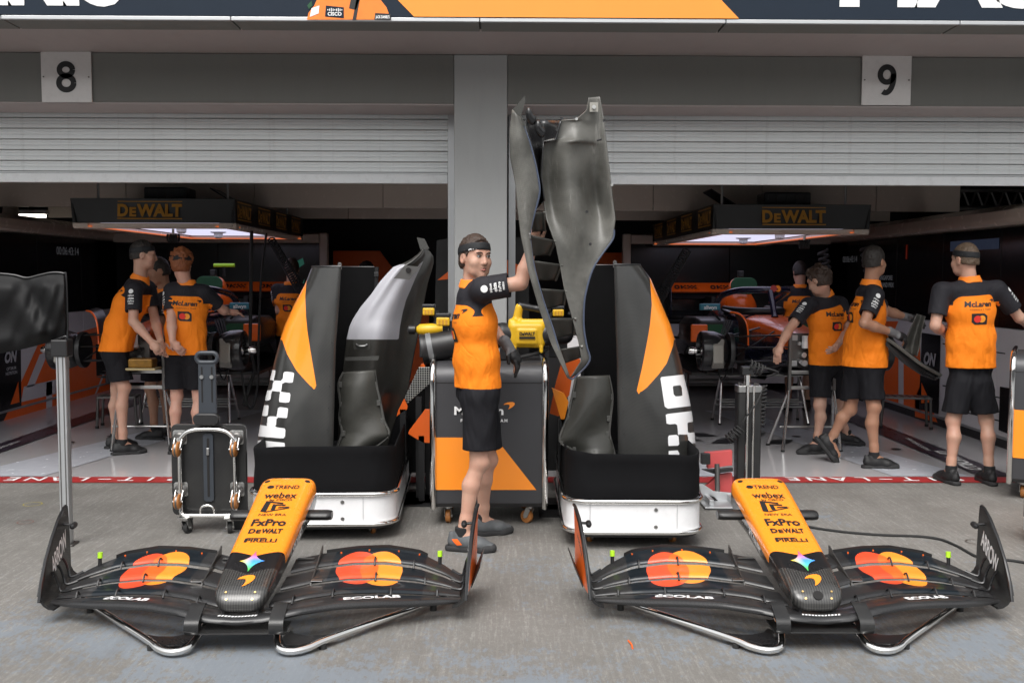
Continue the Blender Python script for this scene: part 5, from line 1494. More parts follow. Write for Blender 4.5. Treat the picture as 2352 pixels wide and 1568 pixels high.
def power_tool(label, u, v, Y, sc=1.0, flip=1):
    c = at(u, v, Y)
    r = thing('power_tool', label, 'power tool', (c.x, Y, 1.035), 0, 'cordless tools on the tool cart')
    zc = c.z - 1.035
    mb = MB(); mb.box((0, 0, zc), (0.085 * sc, 0.075, 0.055 * sc)); b = mb.build('battery', 'tool_yellow', r, smooth=0, bevel=0.008)
    for k in range(3):
        mb = MB(); mb.box((0.0 + (k - 1) * 0.022 * sc, -0.039, zc - 0.004), (0.012 * sc, 0.004, 0.03 * sc)); mb.build('battery_rib', 'gold_print', b, smooth=0)
    mb = MB(); mb.box((0, 0, zc + 0.040 * sc), (0.095 * sc, 0.07, 0.028 * sc)); mb.build('battery_cap', 'black_plastic', r, smooth=0, bevel=0.006)
    mb = MB(); mb.tube(smoothpath([(flip * 0.04, 0.01, zc), (flip * 0.055, 0.01, zc - 0.06), (flip * 0.03, 0.01, zc - 0.12)], 4), [0.022] * 8 + [0.026], 10); mb.build('grip', 'black_plastic', r)
    top = max(0.02, zc - 0.12)
    mb = MB(); mb.lathe([(0.02, -0.09), (0.036, -0.07), (0.042, 0.0), (0.038, 0.05), (0.024, 0.08)], (flip * 0.01, 0.0, top), (1, 0, 0), 18); mb.build('motor_body', 'tool_yellow', r, smooth=50)
    mb = MB(); mb.lathe([(0.014, 0.0), (0.030, 0.01), (0.030, 0.05), (0.012, 0.06)], (flip * 0.01 - flip * 0.12 - 0.03, 0.0, top), (1, 0, 0), 14); mb.build('chuck', 'black_plastic', r, smooth=40)
    mb = MB(); mb.bb((-0.06, -0.04, 0.0), (0.06, 0.04, max(0.012, top - 0.04))); mb.build('tool_base', 'black_plastic', r, smooth=0, bevel=0.006)
power_tool('yellow cordless tool at the left end of the tool cart, battery up', 985, 715, 6.55, 0.9)
power_tool('yellow cordless tool on the cart just left of the man', 1018, 738, 6.40, 1.0)
power_tool('yellow cordless tool on the cart behind the lifted panel', 1282, 718, 6.55, 0.85, -1)

# ---------------------------------------------------------------- upright carbon dolly
def dolly():
    Y = 6.04
    c = at(482, 1190, Y)
    r = thing('carbon_dolly', 'black carbon board dolly stood on edge with chrome frame and amber wheels', 'dolly', (c.x, Y, 0))
    def lp(u, v, dy=0.0): return at(u, v, Y + dy) - r.location
    w = 0.455; zb_, zt_ = 0.105, 0.665
    mb = MB(); mb.prism(rrect(w, zt_ - zb_, 0.035), (0, 0.03, (zb_ + zt_) / 2), (1, 0, 0), (0, 0, 1), 0.03); mb.build('board', 'carbon', r, smooth=40, bevel=0.003)
    hw = 0.165
    F = smoothpath([(-hw, -0.03, 0.16), (-hw, -0.03, 0.52), (-hw + 0.02, -0.03, 0.60), (-hw + 0.09, -0.03, 0.635), (hw - 0.09, -0.03, 0.635), (hw - 0.02, -0.03, 0.60), (hw, -0.03, 0.52), (hw, -0.03, 0.16), (hw - 0.015, -0.05, 0.125), (hw - 0.05, -0.055, 0.115), (-hw + 0.05, -0.055, 0.115), (-hw + 0.015, -0.05, 0.125)], 6, True)
    mb = MB(); mb.tube(F, 0.0135, 12, closed=True); mb.build('chrome_frame', 'chrome', r, smooth=60)
    mb = MB(); mb.tube(smoothpath([(-0.042, -0.05, 0.125), (-0.035, -0.055, 0.165), (0.0, -0.055, 0.178), (0.035, -0.055, 0.165), (0.042, -0.05, 0.125)], 5), 0.007, 8); mb.build('pull_loop', 'chrome', r, smooth=60)
    # centre slide with slot
    mb = MB(); mb.prism(rrect(0.062, 0.42, 0.02), (0, 0.0, 0.40), (1, 0, 0), (0, 0, 1), 0.012); mb.build('slide_rail', M('slate_plastic', (0.030, 0.036, 0.045), 0.45, var=0.2), r, smooth=40, bevel=0.002)
    mb = MB(); mb.prism(rrect(0.014, 0.36, 0.006), (0, -0.0125, 0.40), (1, 0, 0), (0, 0, 1), 0.002); mb.build('slide_slot', 'gap_dark', r, smooth=0)
    mb = MB(); mb.box((0, -0.017, 0.50), (0.018, 0.01, 0.045)); mb.build('slide_catch', 'steel', r, smooth=0, bevel=0.004)
    # handle column
    zt2 = lp(480, 808).z
    mb = MB(); mb.prism([(-0.05, 0.68), (0.05, 0.68), (0.055, 0.72), (0.052, zt2 - 0.06), (-0.052, zt2 - 0.06), (-0.055, 0.72)], (0, 0.012, 0), (1, 0, 0), (0, 0, 1), 0.022); mb.build('handle_column', 'slate_plastic', r, smooth=40, bevel=0.004)
    mb = MB(); mb.tube([(a, 0.0, zt2 - 0.035 + b) for a, b in rrect(0.125, 0.058, 0.028, 6)], 0.014, 10, closed=True); mb.build('grip', 'slate_plastic', r, smooth=60)
    mb = MB(); mb.prism(rrect(0.16, 0.07, 0.034), (0, 0.0, 0.70), (1, 0, 0), (0, 0, 1), 0.05); mb.build('pivot_block', 'black_plastic', r, smooth=40, bevel=0.006)
    for s in (-1, 1):
        mb = MB(); mb.bb((s * 0.03 - 0.004, -0.0125, 0.80), (s * 0.03 + 0.004, -0.010, zt2 - 0.09)); mb.build('column_slot', 'gap_dark', r, smooth=0)
        mb = MB(); mb.cyl((s * 0.03, -0.012, 0.955), (s * 0.03, -0.020, 0.955), 0.012, n=14); mb.build('column_bolt', 'steel', r)
    # four casters seen from below, wheels standing off the board
    for sx in (-1, 1):
        for zc in (0.585, 0.265):
            x = sx * 0.172
            mb = MB(); mb.prism(rrect(0.085, 0.085, 0.012), (x, 0.0, zc), (1, 0, 0), (0, 0, 1), 0.006); pl = mb.build('caster', 'steel', r, smooth=0, bevel=0.001)
            mb = MB(); mb.lathe([(0.004, 0.0), (0.040, 0.0), (0.040, 0.012), (0.030, 0.022), (0.010, 0.024), (0.004, 0.024)], (x, -0.006, zc - 0.008), (0, -1, 0), 20); mb.build('swivel', 'dark_steel', pl, smooth=35)
            mb = MB(); mb.cyl((x, -0.03, zc - 0.008), (x, -0.04, zc - 0.008), 0.012, n=6); mb.build('swivel_nut', 'chrome', pl, smooth=30)
            for q in (-1, 1):
                mb = MB(); mb.bar((x + q * 0.022, -0.02, zc - 0.01), (x + q * 0.022, -0.062, zc - 0.062), 0.004, 0.035, up=(1, 0, 0) if False else (0, 0, 1)); mb.build('fork', 'steel', pl, smooth=0)
            mb = MB(); mb.lathe([(0.008, -0.0165), (0.038, -0.0165), (0.046, -0.010), (0.047, 0.0), (0.046, 0.010), (0.038, 0.0165), (0.008, 0.0165)], (x, -0.066, zc - 0.062), (1, 0, 0), 24); mb.build('wheel', 'wheel_amber', pl, smooth=50)
            mb = MB(); mb.lathe([(0.0472, -0.0055), (0.0475, 0.0), (0.0472, 0.0055)], (x, -0.066, zc - 0.062), (1, 0, 0), 24, caps=False); mb.build('tread_band', 'dark_steel', pl, smooth=50)
            mb = MB(); mb.cyl((x - 0.03, -0.066, zc - 0.062), (x + 0.03, -0.066, zc - 0.062), 0.007, n=8); mb.build('axle', 'chrome', pl)
    for s in (-1, 1):
        caster(r, (s * 0.135, -0.045, 0.105), 0.036, 0.026, 'rubber', 'foot_caster', ang=0.3 * s)
        mb = MB(); mb.bb((s * 0.16 - 0.03, 0.05, 0.0), (s * 0.16 + 0.03, 0.09, 0.104)); mb.build('stand_foot', 'black_plastic', r, smooth=0, bevel=0.004)
dolly()

# ---------------------------------------------------------------- covered screen on an aluminium post (left edge)
def covered():
    Y = 5.75
    b = at(148, 1000, Y)
    r = thing('covered_stand', 'black fabric cover over a screen on a tall aluminium post', 'stand', (b.x, Y, 0))
    mb = MB(); mb.prism(rrect(0.056, 0.056, 0.006, 2), (0, 0, 0.012), (1, 0, 0), (0, 1, 0), 1.16); mb.build('post', 'aluminium', r, smooth=30, bevel=0.001)
    for s in (-1, 1):
        mb = MB(); mb.bb((s * 0.014 - 0.003, -0.0295, 0.02), (s * 0.014 + 0.003, -0.027, 1.16)); mb.build('post_groove', 'dark_steel', r, smooth=0)
    mb = MB(); mb.bb((-0.05, -0.05, 0.0), (0.05, 0.05, 0.011)); mb.build('foot_plate', 'dark_steel', r, smooth=0, bevel=0.003)
    mb = MB(); mb.bb((-0.05, -0.04, 1.10), (0.045, 0.05, 1.20)); mb.build('clamp', 'black_plastic', r, smooth=0, bevel=0.008)
    # draped cover: pinched box with sagging folds
    top = [(-420, 700), (-100, 622), (20, 630), (60, 638), (90, 632), (120, 626), (146, 628), (152, 640)]
    bot = [(-420, 900), (-100, 830), (20, 808), (60, 800), (90, 792), (120, 783), (150, 772), (155, 770)]
    N = 60; Mr = 26
    front, back = [], []
    tu, tv = [p[0] for p in top], [p[1] for p in top]; bu, bv = [p[0] for p in bot], [p[1] for p in bot]
    for i in range(Mr + 1):
        t = i / Mr; rf = []; rb = []
        for j in range(N + 1):
            s = j / N
            k = s * (len(top) - 1)
            u = np.interp(k, range(len(top)), tu) * (1 - t) + np.interp(k, range(len(bot)), bu) * t
            v = np.interp(k, range(len(top)), tv) * (1 - t) + np.interp(k, range(len(bot)), bv) * t
            a = math.sin(9 * s + 3.2 * t) * 0.5 + math.sin(23 * s - 7 * t + 1) * 0.3 + math.sin(41 * s + 11 * t) * 0.2 + 0.6 * math.sin(14 * (s - 0.55 * t))
            edge = min(1, 6 * t, 6 * (1 - t)) * min(1, 7 * (1 - s))
            p = at(u, v, Y - 0.05 * edge - 0.030 * a * edge)
            q = at(u, v, Y + 0.10 * edge)
            rf.append(tuple(p - r.location)); rb.append(tuple(q - r.location))
        front.append(rf); back.append(rb)
    mb = MB(); mb.grid(front); mb.grid(back); mb.build('fabric_cover', M('cover_cloth', (0.008, 0.008, 0.0085), 0.62, var=0.35, vscale=5, dirt=0.03, spec=0.2), r, smooth=180)
    # piping along the rim
    P = smoothpath([at(u, v, Y - 0.006) - r.location for u, v in top[1:]] + [at(u, v, Y - 0.006) - r.location for u, v in reversed(bot[5:])], 5)
    mb = MB(); mb.tube(P, 0.006, 6); mb.build('piping', 'black_plastic', r)
covered()

# ---------------------------------------------------------------- carbon air-jack post with hose, low red jack beside it
def helix(a, b, r, turns, n=14, grow=0.0):
    a, b = Vector(a), Vector(b); d = (b - a); L = d.length; d.normalize(); x = d.cross(Vector((0, 1, 0)))
    if x.length < 0.1: x = d.cross(Vector((1, 0, 0)))
    x.normalize(); y = d.cross(x)
    N = int(turns * n)
    return [a + d * (L * i / N) + (x * math.cos(2 * math.pi * i / n) + y * math.sin(2 * math.pi * i / n)) * (r * (1 + grow * i / N)) for i in range(N + 1)]
def jack_post():
    Y = 7.05
    c = at(1717, 1000, Y)
    r = thing('air_jack_post', 'black carbon post with chrome rods and coiled hoses beside the right trolley', 'jack', (c.x, Y, 0))
    mb = MB(); mb.prism(rrect(0.17, 0.11, 0.015), (0, 0, 0.01), (1, 0, 0), (0, 1, 0), 0.74); mb.build('column', 'carbon', r, smooth=40, bevel=0.002)
    mb = MB(); mb.prism(rrect(0.178, 0.118, 0.016), (0, 0, 0.751), (1, 0, 0), (0, 1, 0), 0.045); mb.build('head_collar', 'steel', r, smooth=40, bevel=0.002)
    mb = MB(); mb.bb((-0.16, -0.12, 0), (0.16, 0.12, 0.009)); mb.build('base_plate', 'black_plastic', r, smooth=0)
    for x, m_ in ((-0.022, 'aluminium'), (0.022, 'aluminium')):
        mb = MB(); mb.cyl((x, -0.066, 0.012), (x, -0.066, 0.80), 0.011 if x < 0 else 0.008, n=12); mb.build('rod', 'chrome', r, smooth=60)
    mb = MB(); mb.cyl((-0.01, 0, 0.797), (-0.01, 0, 0.87), 0.025, n=16); mb.build('piston', 'chrome', r, smooth=50)
    mb = MB(); mb.bb((-0.055, -0.04, 0.871), (0.03, 0.04, 0.93)); mb.build('head_block', 'black_plastic', r, smooth=0, bevel=0.006)
    for sx in (-1, 1):
        for sy in (-1, 1):
            mb = MB(); mb.cyl((sx * 0.055, sy * 0.035, 0.797), (sx * 0.055, sy * 0.035, 0.812), 0.012, n=6); mb.build('bolt', 'dark_steel', r)
    mb = MB(); mb.tube(helix((0.10, -0.02, 0.80), (0.085, -0.02, 0.50), 0.026, 11), 0.0055, 6); mb.build('coiled_hose', 'rubber', r)
    mb = MB(); mb.tube(helix((-0.07, -0.08, 0.50), (-0.16, -0.08, 0.42), 0.033, 5), 0.0055, 6); mb.build('coiled_hose', 'rubber', r)
    mb = MB(); mb.tube(helix((0.0, -0.02, 0.945), (0.10, -0.02, 0.90), 0.035, 4), 0.007, 6); mb.build('coiled_hose', 'rubber', r)
    mb = MB(); mb.tube(smoothpath([(0.10, -0.04, 0.80), (0.04, -0.085, 0.68), (-0.05, -0.09, 0.56), (-0.07, -0.08, 0.50)], 6), 0.0055, 6); mb.build('hose', 'rubber', r)
    mb = MB(); mb.tube(smoothpath([(0.02, -0.02, 0.93), (0.12, -0.05, 0.92), (0.20, -0.04, 0.89), (0.13, 0.0, 0.86)], 6), 0.007, 6); mb.build('hose', 'rubber', r)
jack_post()
def red_jack():
    Y = 6.75
    c = at(1655, 1190, Y)
    r = thing('car_jack', 'low red and aluminium car jack beside the right trolley', 'jack', (c.x, Y, 0))
    M('pink_red', (0.50, 0.075, 0.075), 0.45, var=0.1, dirt=0.1)
    def poly(name, pts, y, mat, th):
        q = [at(u, v, y) - r.location for u, v in pts]
        mb = MB(); mb.prism([(p.x, p.z) for p in q][::-1], (0, y - Y, 0), (1, 0, 0), (0, 0, 1), -th); return mb.build(name, mat, r, smooth=0, bevel=0.002)
    poly('red_plate', [(1620, 1040), (1682, 1034), (1682, 1068), (1626, 1076)], 6.95, 'pink_red', 0.05)
    poly('red_web', [(1618, 1120), (1650, 1090), (1682, 1086), (1682, 1155), (1650, 1135)], 6.98, 'pink_red', 0.04)
    poly('black_link', [(1612, 1078), (1640, 1088), (1684, 1082), (1684, 1074), (1640, 1078)], 6.93, 'black_plastic', 0.03)
    poly('bracket', [(1605, 1112), (1615, 1112), (1640, 1128), (1683, 1132), (1686, 1190), (1650, 1190), (1612, 1140)], 6.82, 'aluminium', 0.02)
    poly('bracket_cutout', [(1622, 1136), (1640, 1140), (1668, 1168), (1652, 1172)], 6.797, 'gap_dark', 0.002)
    poly('block', [(1612, 1042), (1632, 1042), (1632, 1066), (1612, 1066)], 6.90, 'black_plastic', 0.05)
    mb = MB(); mb.bb((-0.14, -0.15, 0.008), (0.12, 0.10, 0.02)); mb.build('ground_plate', 'aluminium', r, smooth=0, bevel=0.003)
    for x in (-0.10, 0.06):
        mb = MB(); mb.bb((x, -0.10, 0.021), (x + 0.03, 0.12, 0.06)); mb.build('ground_rail', 'aluminium', r, smooth=0, bevel=0.003)
    for x in (-0.11, 0.08):
        for y in (-0.12, 0.06):
            mb = MB(); mb.cyl((x, y, 0.0), (x, y, 0.0078), 0.02, n=12); mb.build('pad', 'rubber', r)
    mb = MB(); mb.cyl((0.0, 0.10, 0.02), (0.0, 0.14, 0.26), 0.018, n=12); mb.build('ram', 'dark_steel', r, smooth=50)
red_jack()

# cable on the ground and small bits
def ground_path(pts, z): return [atz(u, v, z) for u, v in pts]
P = smoothpath(ground_path([(1855, 1208), (1880, 1213), (1950, 1222), (2030, 1228), (2110, 1231), (2160, 1238), (2200, 1254), (2240, 1276), (2275, 1284), (2320, 1286), (2380, 1296)], 0.008), 8)
o0 = P[0]
mb = MB(); mb.tube([p - Vector((o0.x, o0.y, 0)) for p in P], 0.008, 8)
c_ = mb.build('ground_cable', 'rubber', None, smooth=60); c_.location = (o0.x, o0.y, 0); tag(c_, 'thin black cable snaking over the concrete behind the right front wing', 'cable')
P = smoothpath(ground_path([(1443, 1470), (1450, 1478), (1453, 1488)], 0.004), 5); o0 = P[0]
mb = MB(); mb.tube([p - Vector((o0.x, o0.y, 0)) for p in P], 0.004, 6)
c_ = mb.build('plastic_scrap', 'papaya_dark', None); c_.location = (o0.x, o0.y, 0); tag(c_, 'tiny orange plastic scrap lying on the concrete', 'scrap')

# ---------------------------------------------------------------- stored things behind the tool cart
def board(name, label, cat, pts, Y, mat, th=0.012, foot=True, group=None):
    q = [at(u, v, Y) for u, v in pts]; cx = sum(p.x for p in q) / len(q)
    r = thing(name, label, cat, (cx, Y, 0), 0, group)
    mb = MB(); mb.prism([(p.x - cx, p.z) for p in q][::-1], (0, 0, 0), (1, 0, 0), (0, 0, 1), -th); o = mb.build('panel_sheet', mat, r, smooth=0, bevel=0.002)
    if foot:
        zl_ = min(p.z for p in q)
        mb = MB(); mb.bb((-0.02, 0.0, 0.006), (0.02, 0.04, zl_ + 0.05)); mb.build('support_leg', 'black_plastic', r, smooth=0)
        mb = MB(); mb.bb((-0.15, -0.15, 0.0), (0.15, 0.2, 0.0055)); mb.build('support_foot', 'black_plastic', r, smooth=0)
    return r, o
def kc(x, y): return ((950 + x / 3.408) / 1.063, (720 + y / 3.408) / 1.063)
bo, o_ = board('logo_board', 'tall black carbon rack with an orange mark behind the pillar', 'rack', [(1003, 552), (1045, 545), (1215, 545), (1215, 1060), (990, 1060)], 8.25, 'carbon', 0.04)
c = at(1102, 632, 8.25) - bo.location
flat('speedmark', [swoosh(0.0, 0.0, 0.70)], (c.x, -0.003, c.z), (1, 0, 0), (0, 0, 1), bo, 'papaya_dark', 0.003)
def hexmesh():
    m, t = base('perforated_sheet')
    o = t.obj()
    v = t.new('TexVoronoi'); v.inputs['Scale'].default_value = 62; v.inputs['Randomness'].default_value = 0.0
    t.link(t.mapping(o, (1, 1, 1), rot=(1.5708, 0, 0)), v.inputs['Vector'])
    f = t.math('LESS_THAN', v.outputs['Distance'], 0.40)
    t.set('Base Color', t.mix(f, (0.42, 0.42, 0.40), (0.012, 0.012, 0.012)))
    t.set('Metallic', 0.6); t.set('Roughness', 0.4)
hexmesh()
board('perforated_guard', 'perforated metal guard beside the tool cart', 'guard', [kc(*p) for p in ((245, 600), (350, 600), (345, 730), (150, 905), (130, 850))], 6.95, 'perforated_sheet')
board('loose_fairing', 'orange fairing piece low beside the tool cart, next to the left trolley', 'body panel', [kc(*p) for p in ((165, 1130), (300, 950), (352, 950), (352, 1230), (280, 1228), (160, 1155))], 6.85, 'papaya_dark')
board('loose_fairing', 'small orange fairing above the perforated guard', 'body panel', [kc(*p) for p in ((330, 545), (392, 540), (372, 602), (258, 606), (262, 580))], 7.05, 'papaya_dark')
board('loose_fairing', 'dark red-orange fairing sliver by the white sidepod panel', 'body panel', [kc(*p) for p in ((125, 860), (155, 925), (150, 950), (60, 1010), (75, 960))], 6.9, 'papaya_dark')
board('loose_fairing', 'large orange fairing with black figures right of the tool cart', 'body panel', [kc(*p) for p in ((1440, 540), (1590, 530), (1600, 640), (1520, 700), (1500, 830), (1470, 870), (1410, 1010), (1335, 985), (1380, 760))], 6.75, 'papaya_dark')
board('loose_fairing', 'pointed bright orange fairing leaning by the right duct', 'body panel', [kc(*p) for p in ((1352, 770), (1455, 815), (1495, 890), (1445, 1095))], 6.55, 'papaya_paint')
r_, o_ = board('storage_box', 'pale grey storage box behind the right duct', 'box', [(1287, 777), (1378, 777), (1378, 1010), (1287, 1010)], 7.3, 'wall_white', 0.35, False)
board('black_case', 'dark transport case beside the tool cart below the lifted panel', 'case', [(1256, 800), (1300, 795), (1310, 1080), (1252, 1080)], 7.15, 'black_plastic', 0.3, False)
board('black_case', 'dark transport case between the left trolley and the tool cart', 'case', [(925, 940), (990, 850), (996, 1085), (925, 1085)], 7.3, 'black_matte', 0.3, False)

# ---------------------------------------------------------------- carbon floor/engine-cover panel lifted by the man
def pale_carbon():
    m, t = base('carbon_pale')
    o = t.obj(); a = t.noise(o, 2.4, 7, 0.6, 0.5); b = t.noise(o, 14, 8, 0.7); s = t.noise(t.mapping(o, (30, 30, 3), rot=(0.2, 0.4, 0.1)), 1.0, 6, 0.7)
    c = t.mix(t.ramp(a, 0.36, 0.62), (0.058, 0.057, 0.050), (0.140, 0.137, 0.124))
    c = t.mix(t.math('MULTIPLY', t.ramp(b, 0.52, 0.72), 0.45), c, (0.05, 0.048, 0.042))
    c = t.mix(t.math('MULTIPLY', t.ramp(s, 0.60, 0.70), 0.35), c, (0.32, 0.31, 0.29))
    ch = t.new('TexChecker'); ch.inputs['Scale'].default_value = 130
    t.link(t.mapping(o, rot=(0.3, 0.5, 0.78)), ch.inputs['Vector'])
    c = t.mix(t.math('MULTIPLY', ch.outputs['Fac'], 0.18), c, (0.04, 0.04, 0.036))
    t.set('Base Color', c); t.set('Roughness', t.math('MULTIPLY_ADD', a, 0.25, 0.32))
    t.bump(a, 0.12, 0.02)
    return m
def lifted_panel():
    Y = 5.36
    def kp(x, y): return ((1200 + x / 2.064) / 1.063, (200 + y / 2.064) / 1.063)
    c = at(*kp(390, 1490), Y)
    r = thing('lifted_panel', 'large grey carbon body panel with curved vanes held upright by the man', 'body panel', (c.x, Y, c.z))
    pale_carbon()
    main = [(490, 80, 545, 75), (478, 145, 560, 150), (425, 190, 568, 200), (347, 194, 572, 240), (322, 285, 580, 300), (258, 300, 583, 322), (248, 480, 600, 480), (262, 600, 612, 600), (275, 690, 625, 690), (300, 760, 612, 790), (325, 830, 560, 865), (345, 930, 510, 945), (365, 1040, 475, 1060), (390, 1130, 465, 1150), (415, 1220, 465, 1250), (440, 1310, 480, 1340), (455, 1400, 495, 1400), (398, 1490, 440, 1465)]
    rows = [(*kp(a, b), *kp(c_, d)) for a, b, c_, d in main]
    def dep(s, t):
        g = lambda a, b, sa, sb: math.exp(-((s - a) / sa) ** 2 - ((t - b) / sb) ** 2)
        return 0.05 + 0.07 * g(0.10, 0.40, 0.13, 0.10) + 0.12 * g(0.76, 0.42, 0.15, 0.085) - 0.05 * g(0.42, 0.40, 0.15, 0.16) - 0.05 * g(0.40, 0.26, 0.2, 0.05) + 0.05 * s - 0.03 * g(1.0, 0.3, 0.1, 0.3)
    o = sheet('main_skin', rows, Y, dep, 'carbon_pale', r, 48, 90, 0.006)
    fl = [(105, 140, 150, 190), (92, 250, 190, 300), (95, 380, 225, 430), (122, 520, 243, 550), (132, 640, 218, 660), (150, 780, 195, 770), (188, 960, 213, 920), (240, 1140, 258, 1090), (300, 1320, 312, 1250), (384, 1492, 394, 1488)]
    rows = [(*kp(a, b), *kp(c_, d)) for a, b, c_, d in fl]
    sheet('side_flank', rows, Y - 0.03, lambda s, t: -0.05 * math.sin(math.pi * s) * (1 - t) + 0.02 * s, 'carbon_pale', r, 20, 60, 0.006)
    ch = [(170, 190, 352, 196), (195, 300, 325, 292), (228, 430, 262, 300), (243, 540, 252, 480), (225, 640, 268, 600)]
    sheet('inner_channel', [(*kp(a, b), *kp(c_, d)) for a, b, c_, d in ch], Y + 0.03, lambda s, t: 0.13 * math.sin(math.pi * s), 'carbon_gloss', r, 16, 20, 0.006)
    q = [at(*kp(*p), Y - 0.03) - r.location for p in ((168, 68), (172, 90), (150, 170), (172, 230), (140, 200), (102, 145), (130, 115))]
    mb = MB(); mb.add(q, [tuple(range(7))]); mb.build('top_ear', 'carbon_dusty', r, smooth=0, solid=0.006)
    for p in ((188, 160), (235, 225)):
        cc = at(*kp(*p), Y + 0.02) - r.location
        F = Field(cc - Vector((0.08, 0.06, 0.09)), cc + Vector((0.08, 0.06, 0.09)), 0.006); F.ell(cc, (0.018, 0.02, 0.035)); F.ell(cc + Vector((0.02, 0.01, -0.03)), (0.022, 0.02, 0.03)); F.build('bracket_boss', 'carbon_gloss', r)
    vanes = [((200, 662), (262, 655), (265, 750), (205, 757)), ((196, 772), (318, 800), (290, 872), (206, 876)), ((214, 902), (352, 920), (322, 1000), (232, 998)), ((245, 1042), (372, 1050), (362, 1122), (275, 1146)), ((292, 1192), (420, 1190), (412, 1272), (322, 1290)), ((346, 1348), (452, 1330), (452, 1388), (372, 1415))]
    for a, b, c_, d in vanes:
        rows = []
        for t in np.linspace(0, 1, 5):
            l = (a[0] + (d[0] - a[0]) * t, a[1] + (d[1] - a[1]) * t); rr_ = (b[0] + (c_[0] - b[0]) * t, b[1] + (c_[1] - b[1]) * t)
            rows.append((*kp(*l), *kp(*rr_)))
        v = sheet('vane', rows, Y - 0.01, lambda s, t: 0.07 * s - 0.035 * math.sin(math.pi * s) + 0.09 * t, 'carbon_dusty', r, 12, 8, 0.005)
        P = [at(*kp(b[0] + (c_[0] - b[0]) * t + 3, b[1] + (c_[1] - b[1]) * t), Y + 0.05 + 0.09 * t) - r.location for t in np.linspace(0, 1, 4)]
        mb = MB(); mb.tube(P, 0.007, 6); mb.build('vane_foot', 'carbon_pale', r)
    M('edge_blue', (0.055, 0.07, 0.11), 0.4, var=0.1)
    E = [(150, 190), (190, 300), (225, 430), (243, 550), (218, 660), (195, 770), (213, 920), (258, 1090), (312, 1250), (345, 1370), (392, 1492), (440, 1468), (495, 1402), (480, 1330), (466, 1240), (466, 1140), (476, 1060), (510, 945), (560, 865), (612, 792), (618, 745)]
    P = []
    for i, p in enumerate(E):
        yy = Y - 0.014 if i < 11 else Y + 0.085
        if i == 10: yy = Y + 0.02
        P.append(at(*kp(*p), yy) - r.location)
    mb = MB(); mb.tube(smoothpath(P, 4), 0.0055, 6); mb.build('edge_seal', 'edge_blue', r)
    for p in ((516, 128), (428, 188), (352, 186), (330, 243), (566, 195), (607, 520), (480, 655), (497, 818), (392, 1165)):
        cc = at(*kp(*p), Y + 0.035) - r.location
        mb = MB(); mb.cyl(cc, cc + Vector((0, -0.008, 0)), 0.008 if p[0] != 516 else 0.011, n=10); mb.build('fastener', 'steel' if p[0] in (516, 428, 607) else 'black_plastic', r)
    cc = at(*kp(516, 128), Y + 0.045) - r.location
    mb = MB(); mb.box(cc, (0.045, 0.006, 0.05)); mb.build('patch', M('foil', (0.30, 0.29, 0.26), 0.4, metal=0.3), r, smooth=0)
    cc = at(*kp(190, 778), Y - 0.02) - r.location
    mb = MB(); mb.box(cc, (0.022, 0.02, 0.034)); mb.build('latch', 'dark_steel', r, smooth=0, bevel=0.004)
    cc = at(*kp(543, 292), Y + 0.04) - r.location
    mb = MB(); mb.lathe([(0.002, -0.014), (0.006, -0.012), (0.006, 0.012), (0.002, 0.014)], cc, (1, -0.3, 0.2), 10); mb.build('fastener', 'black_plastic', r)
lifted_panel()
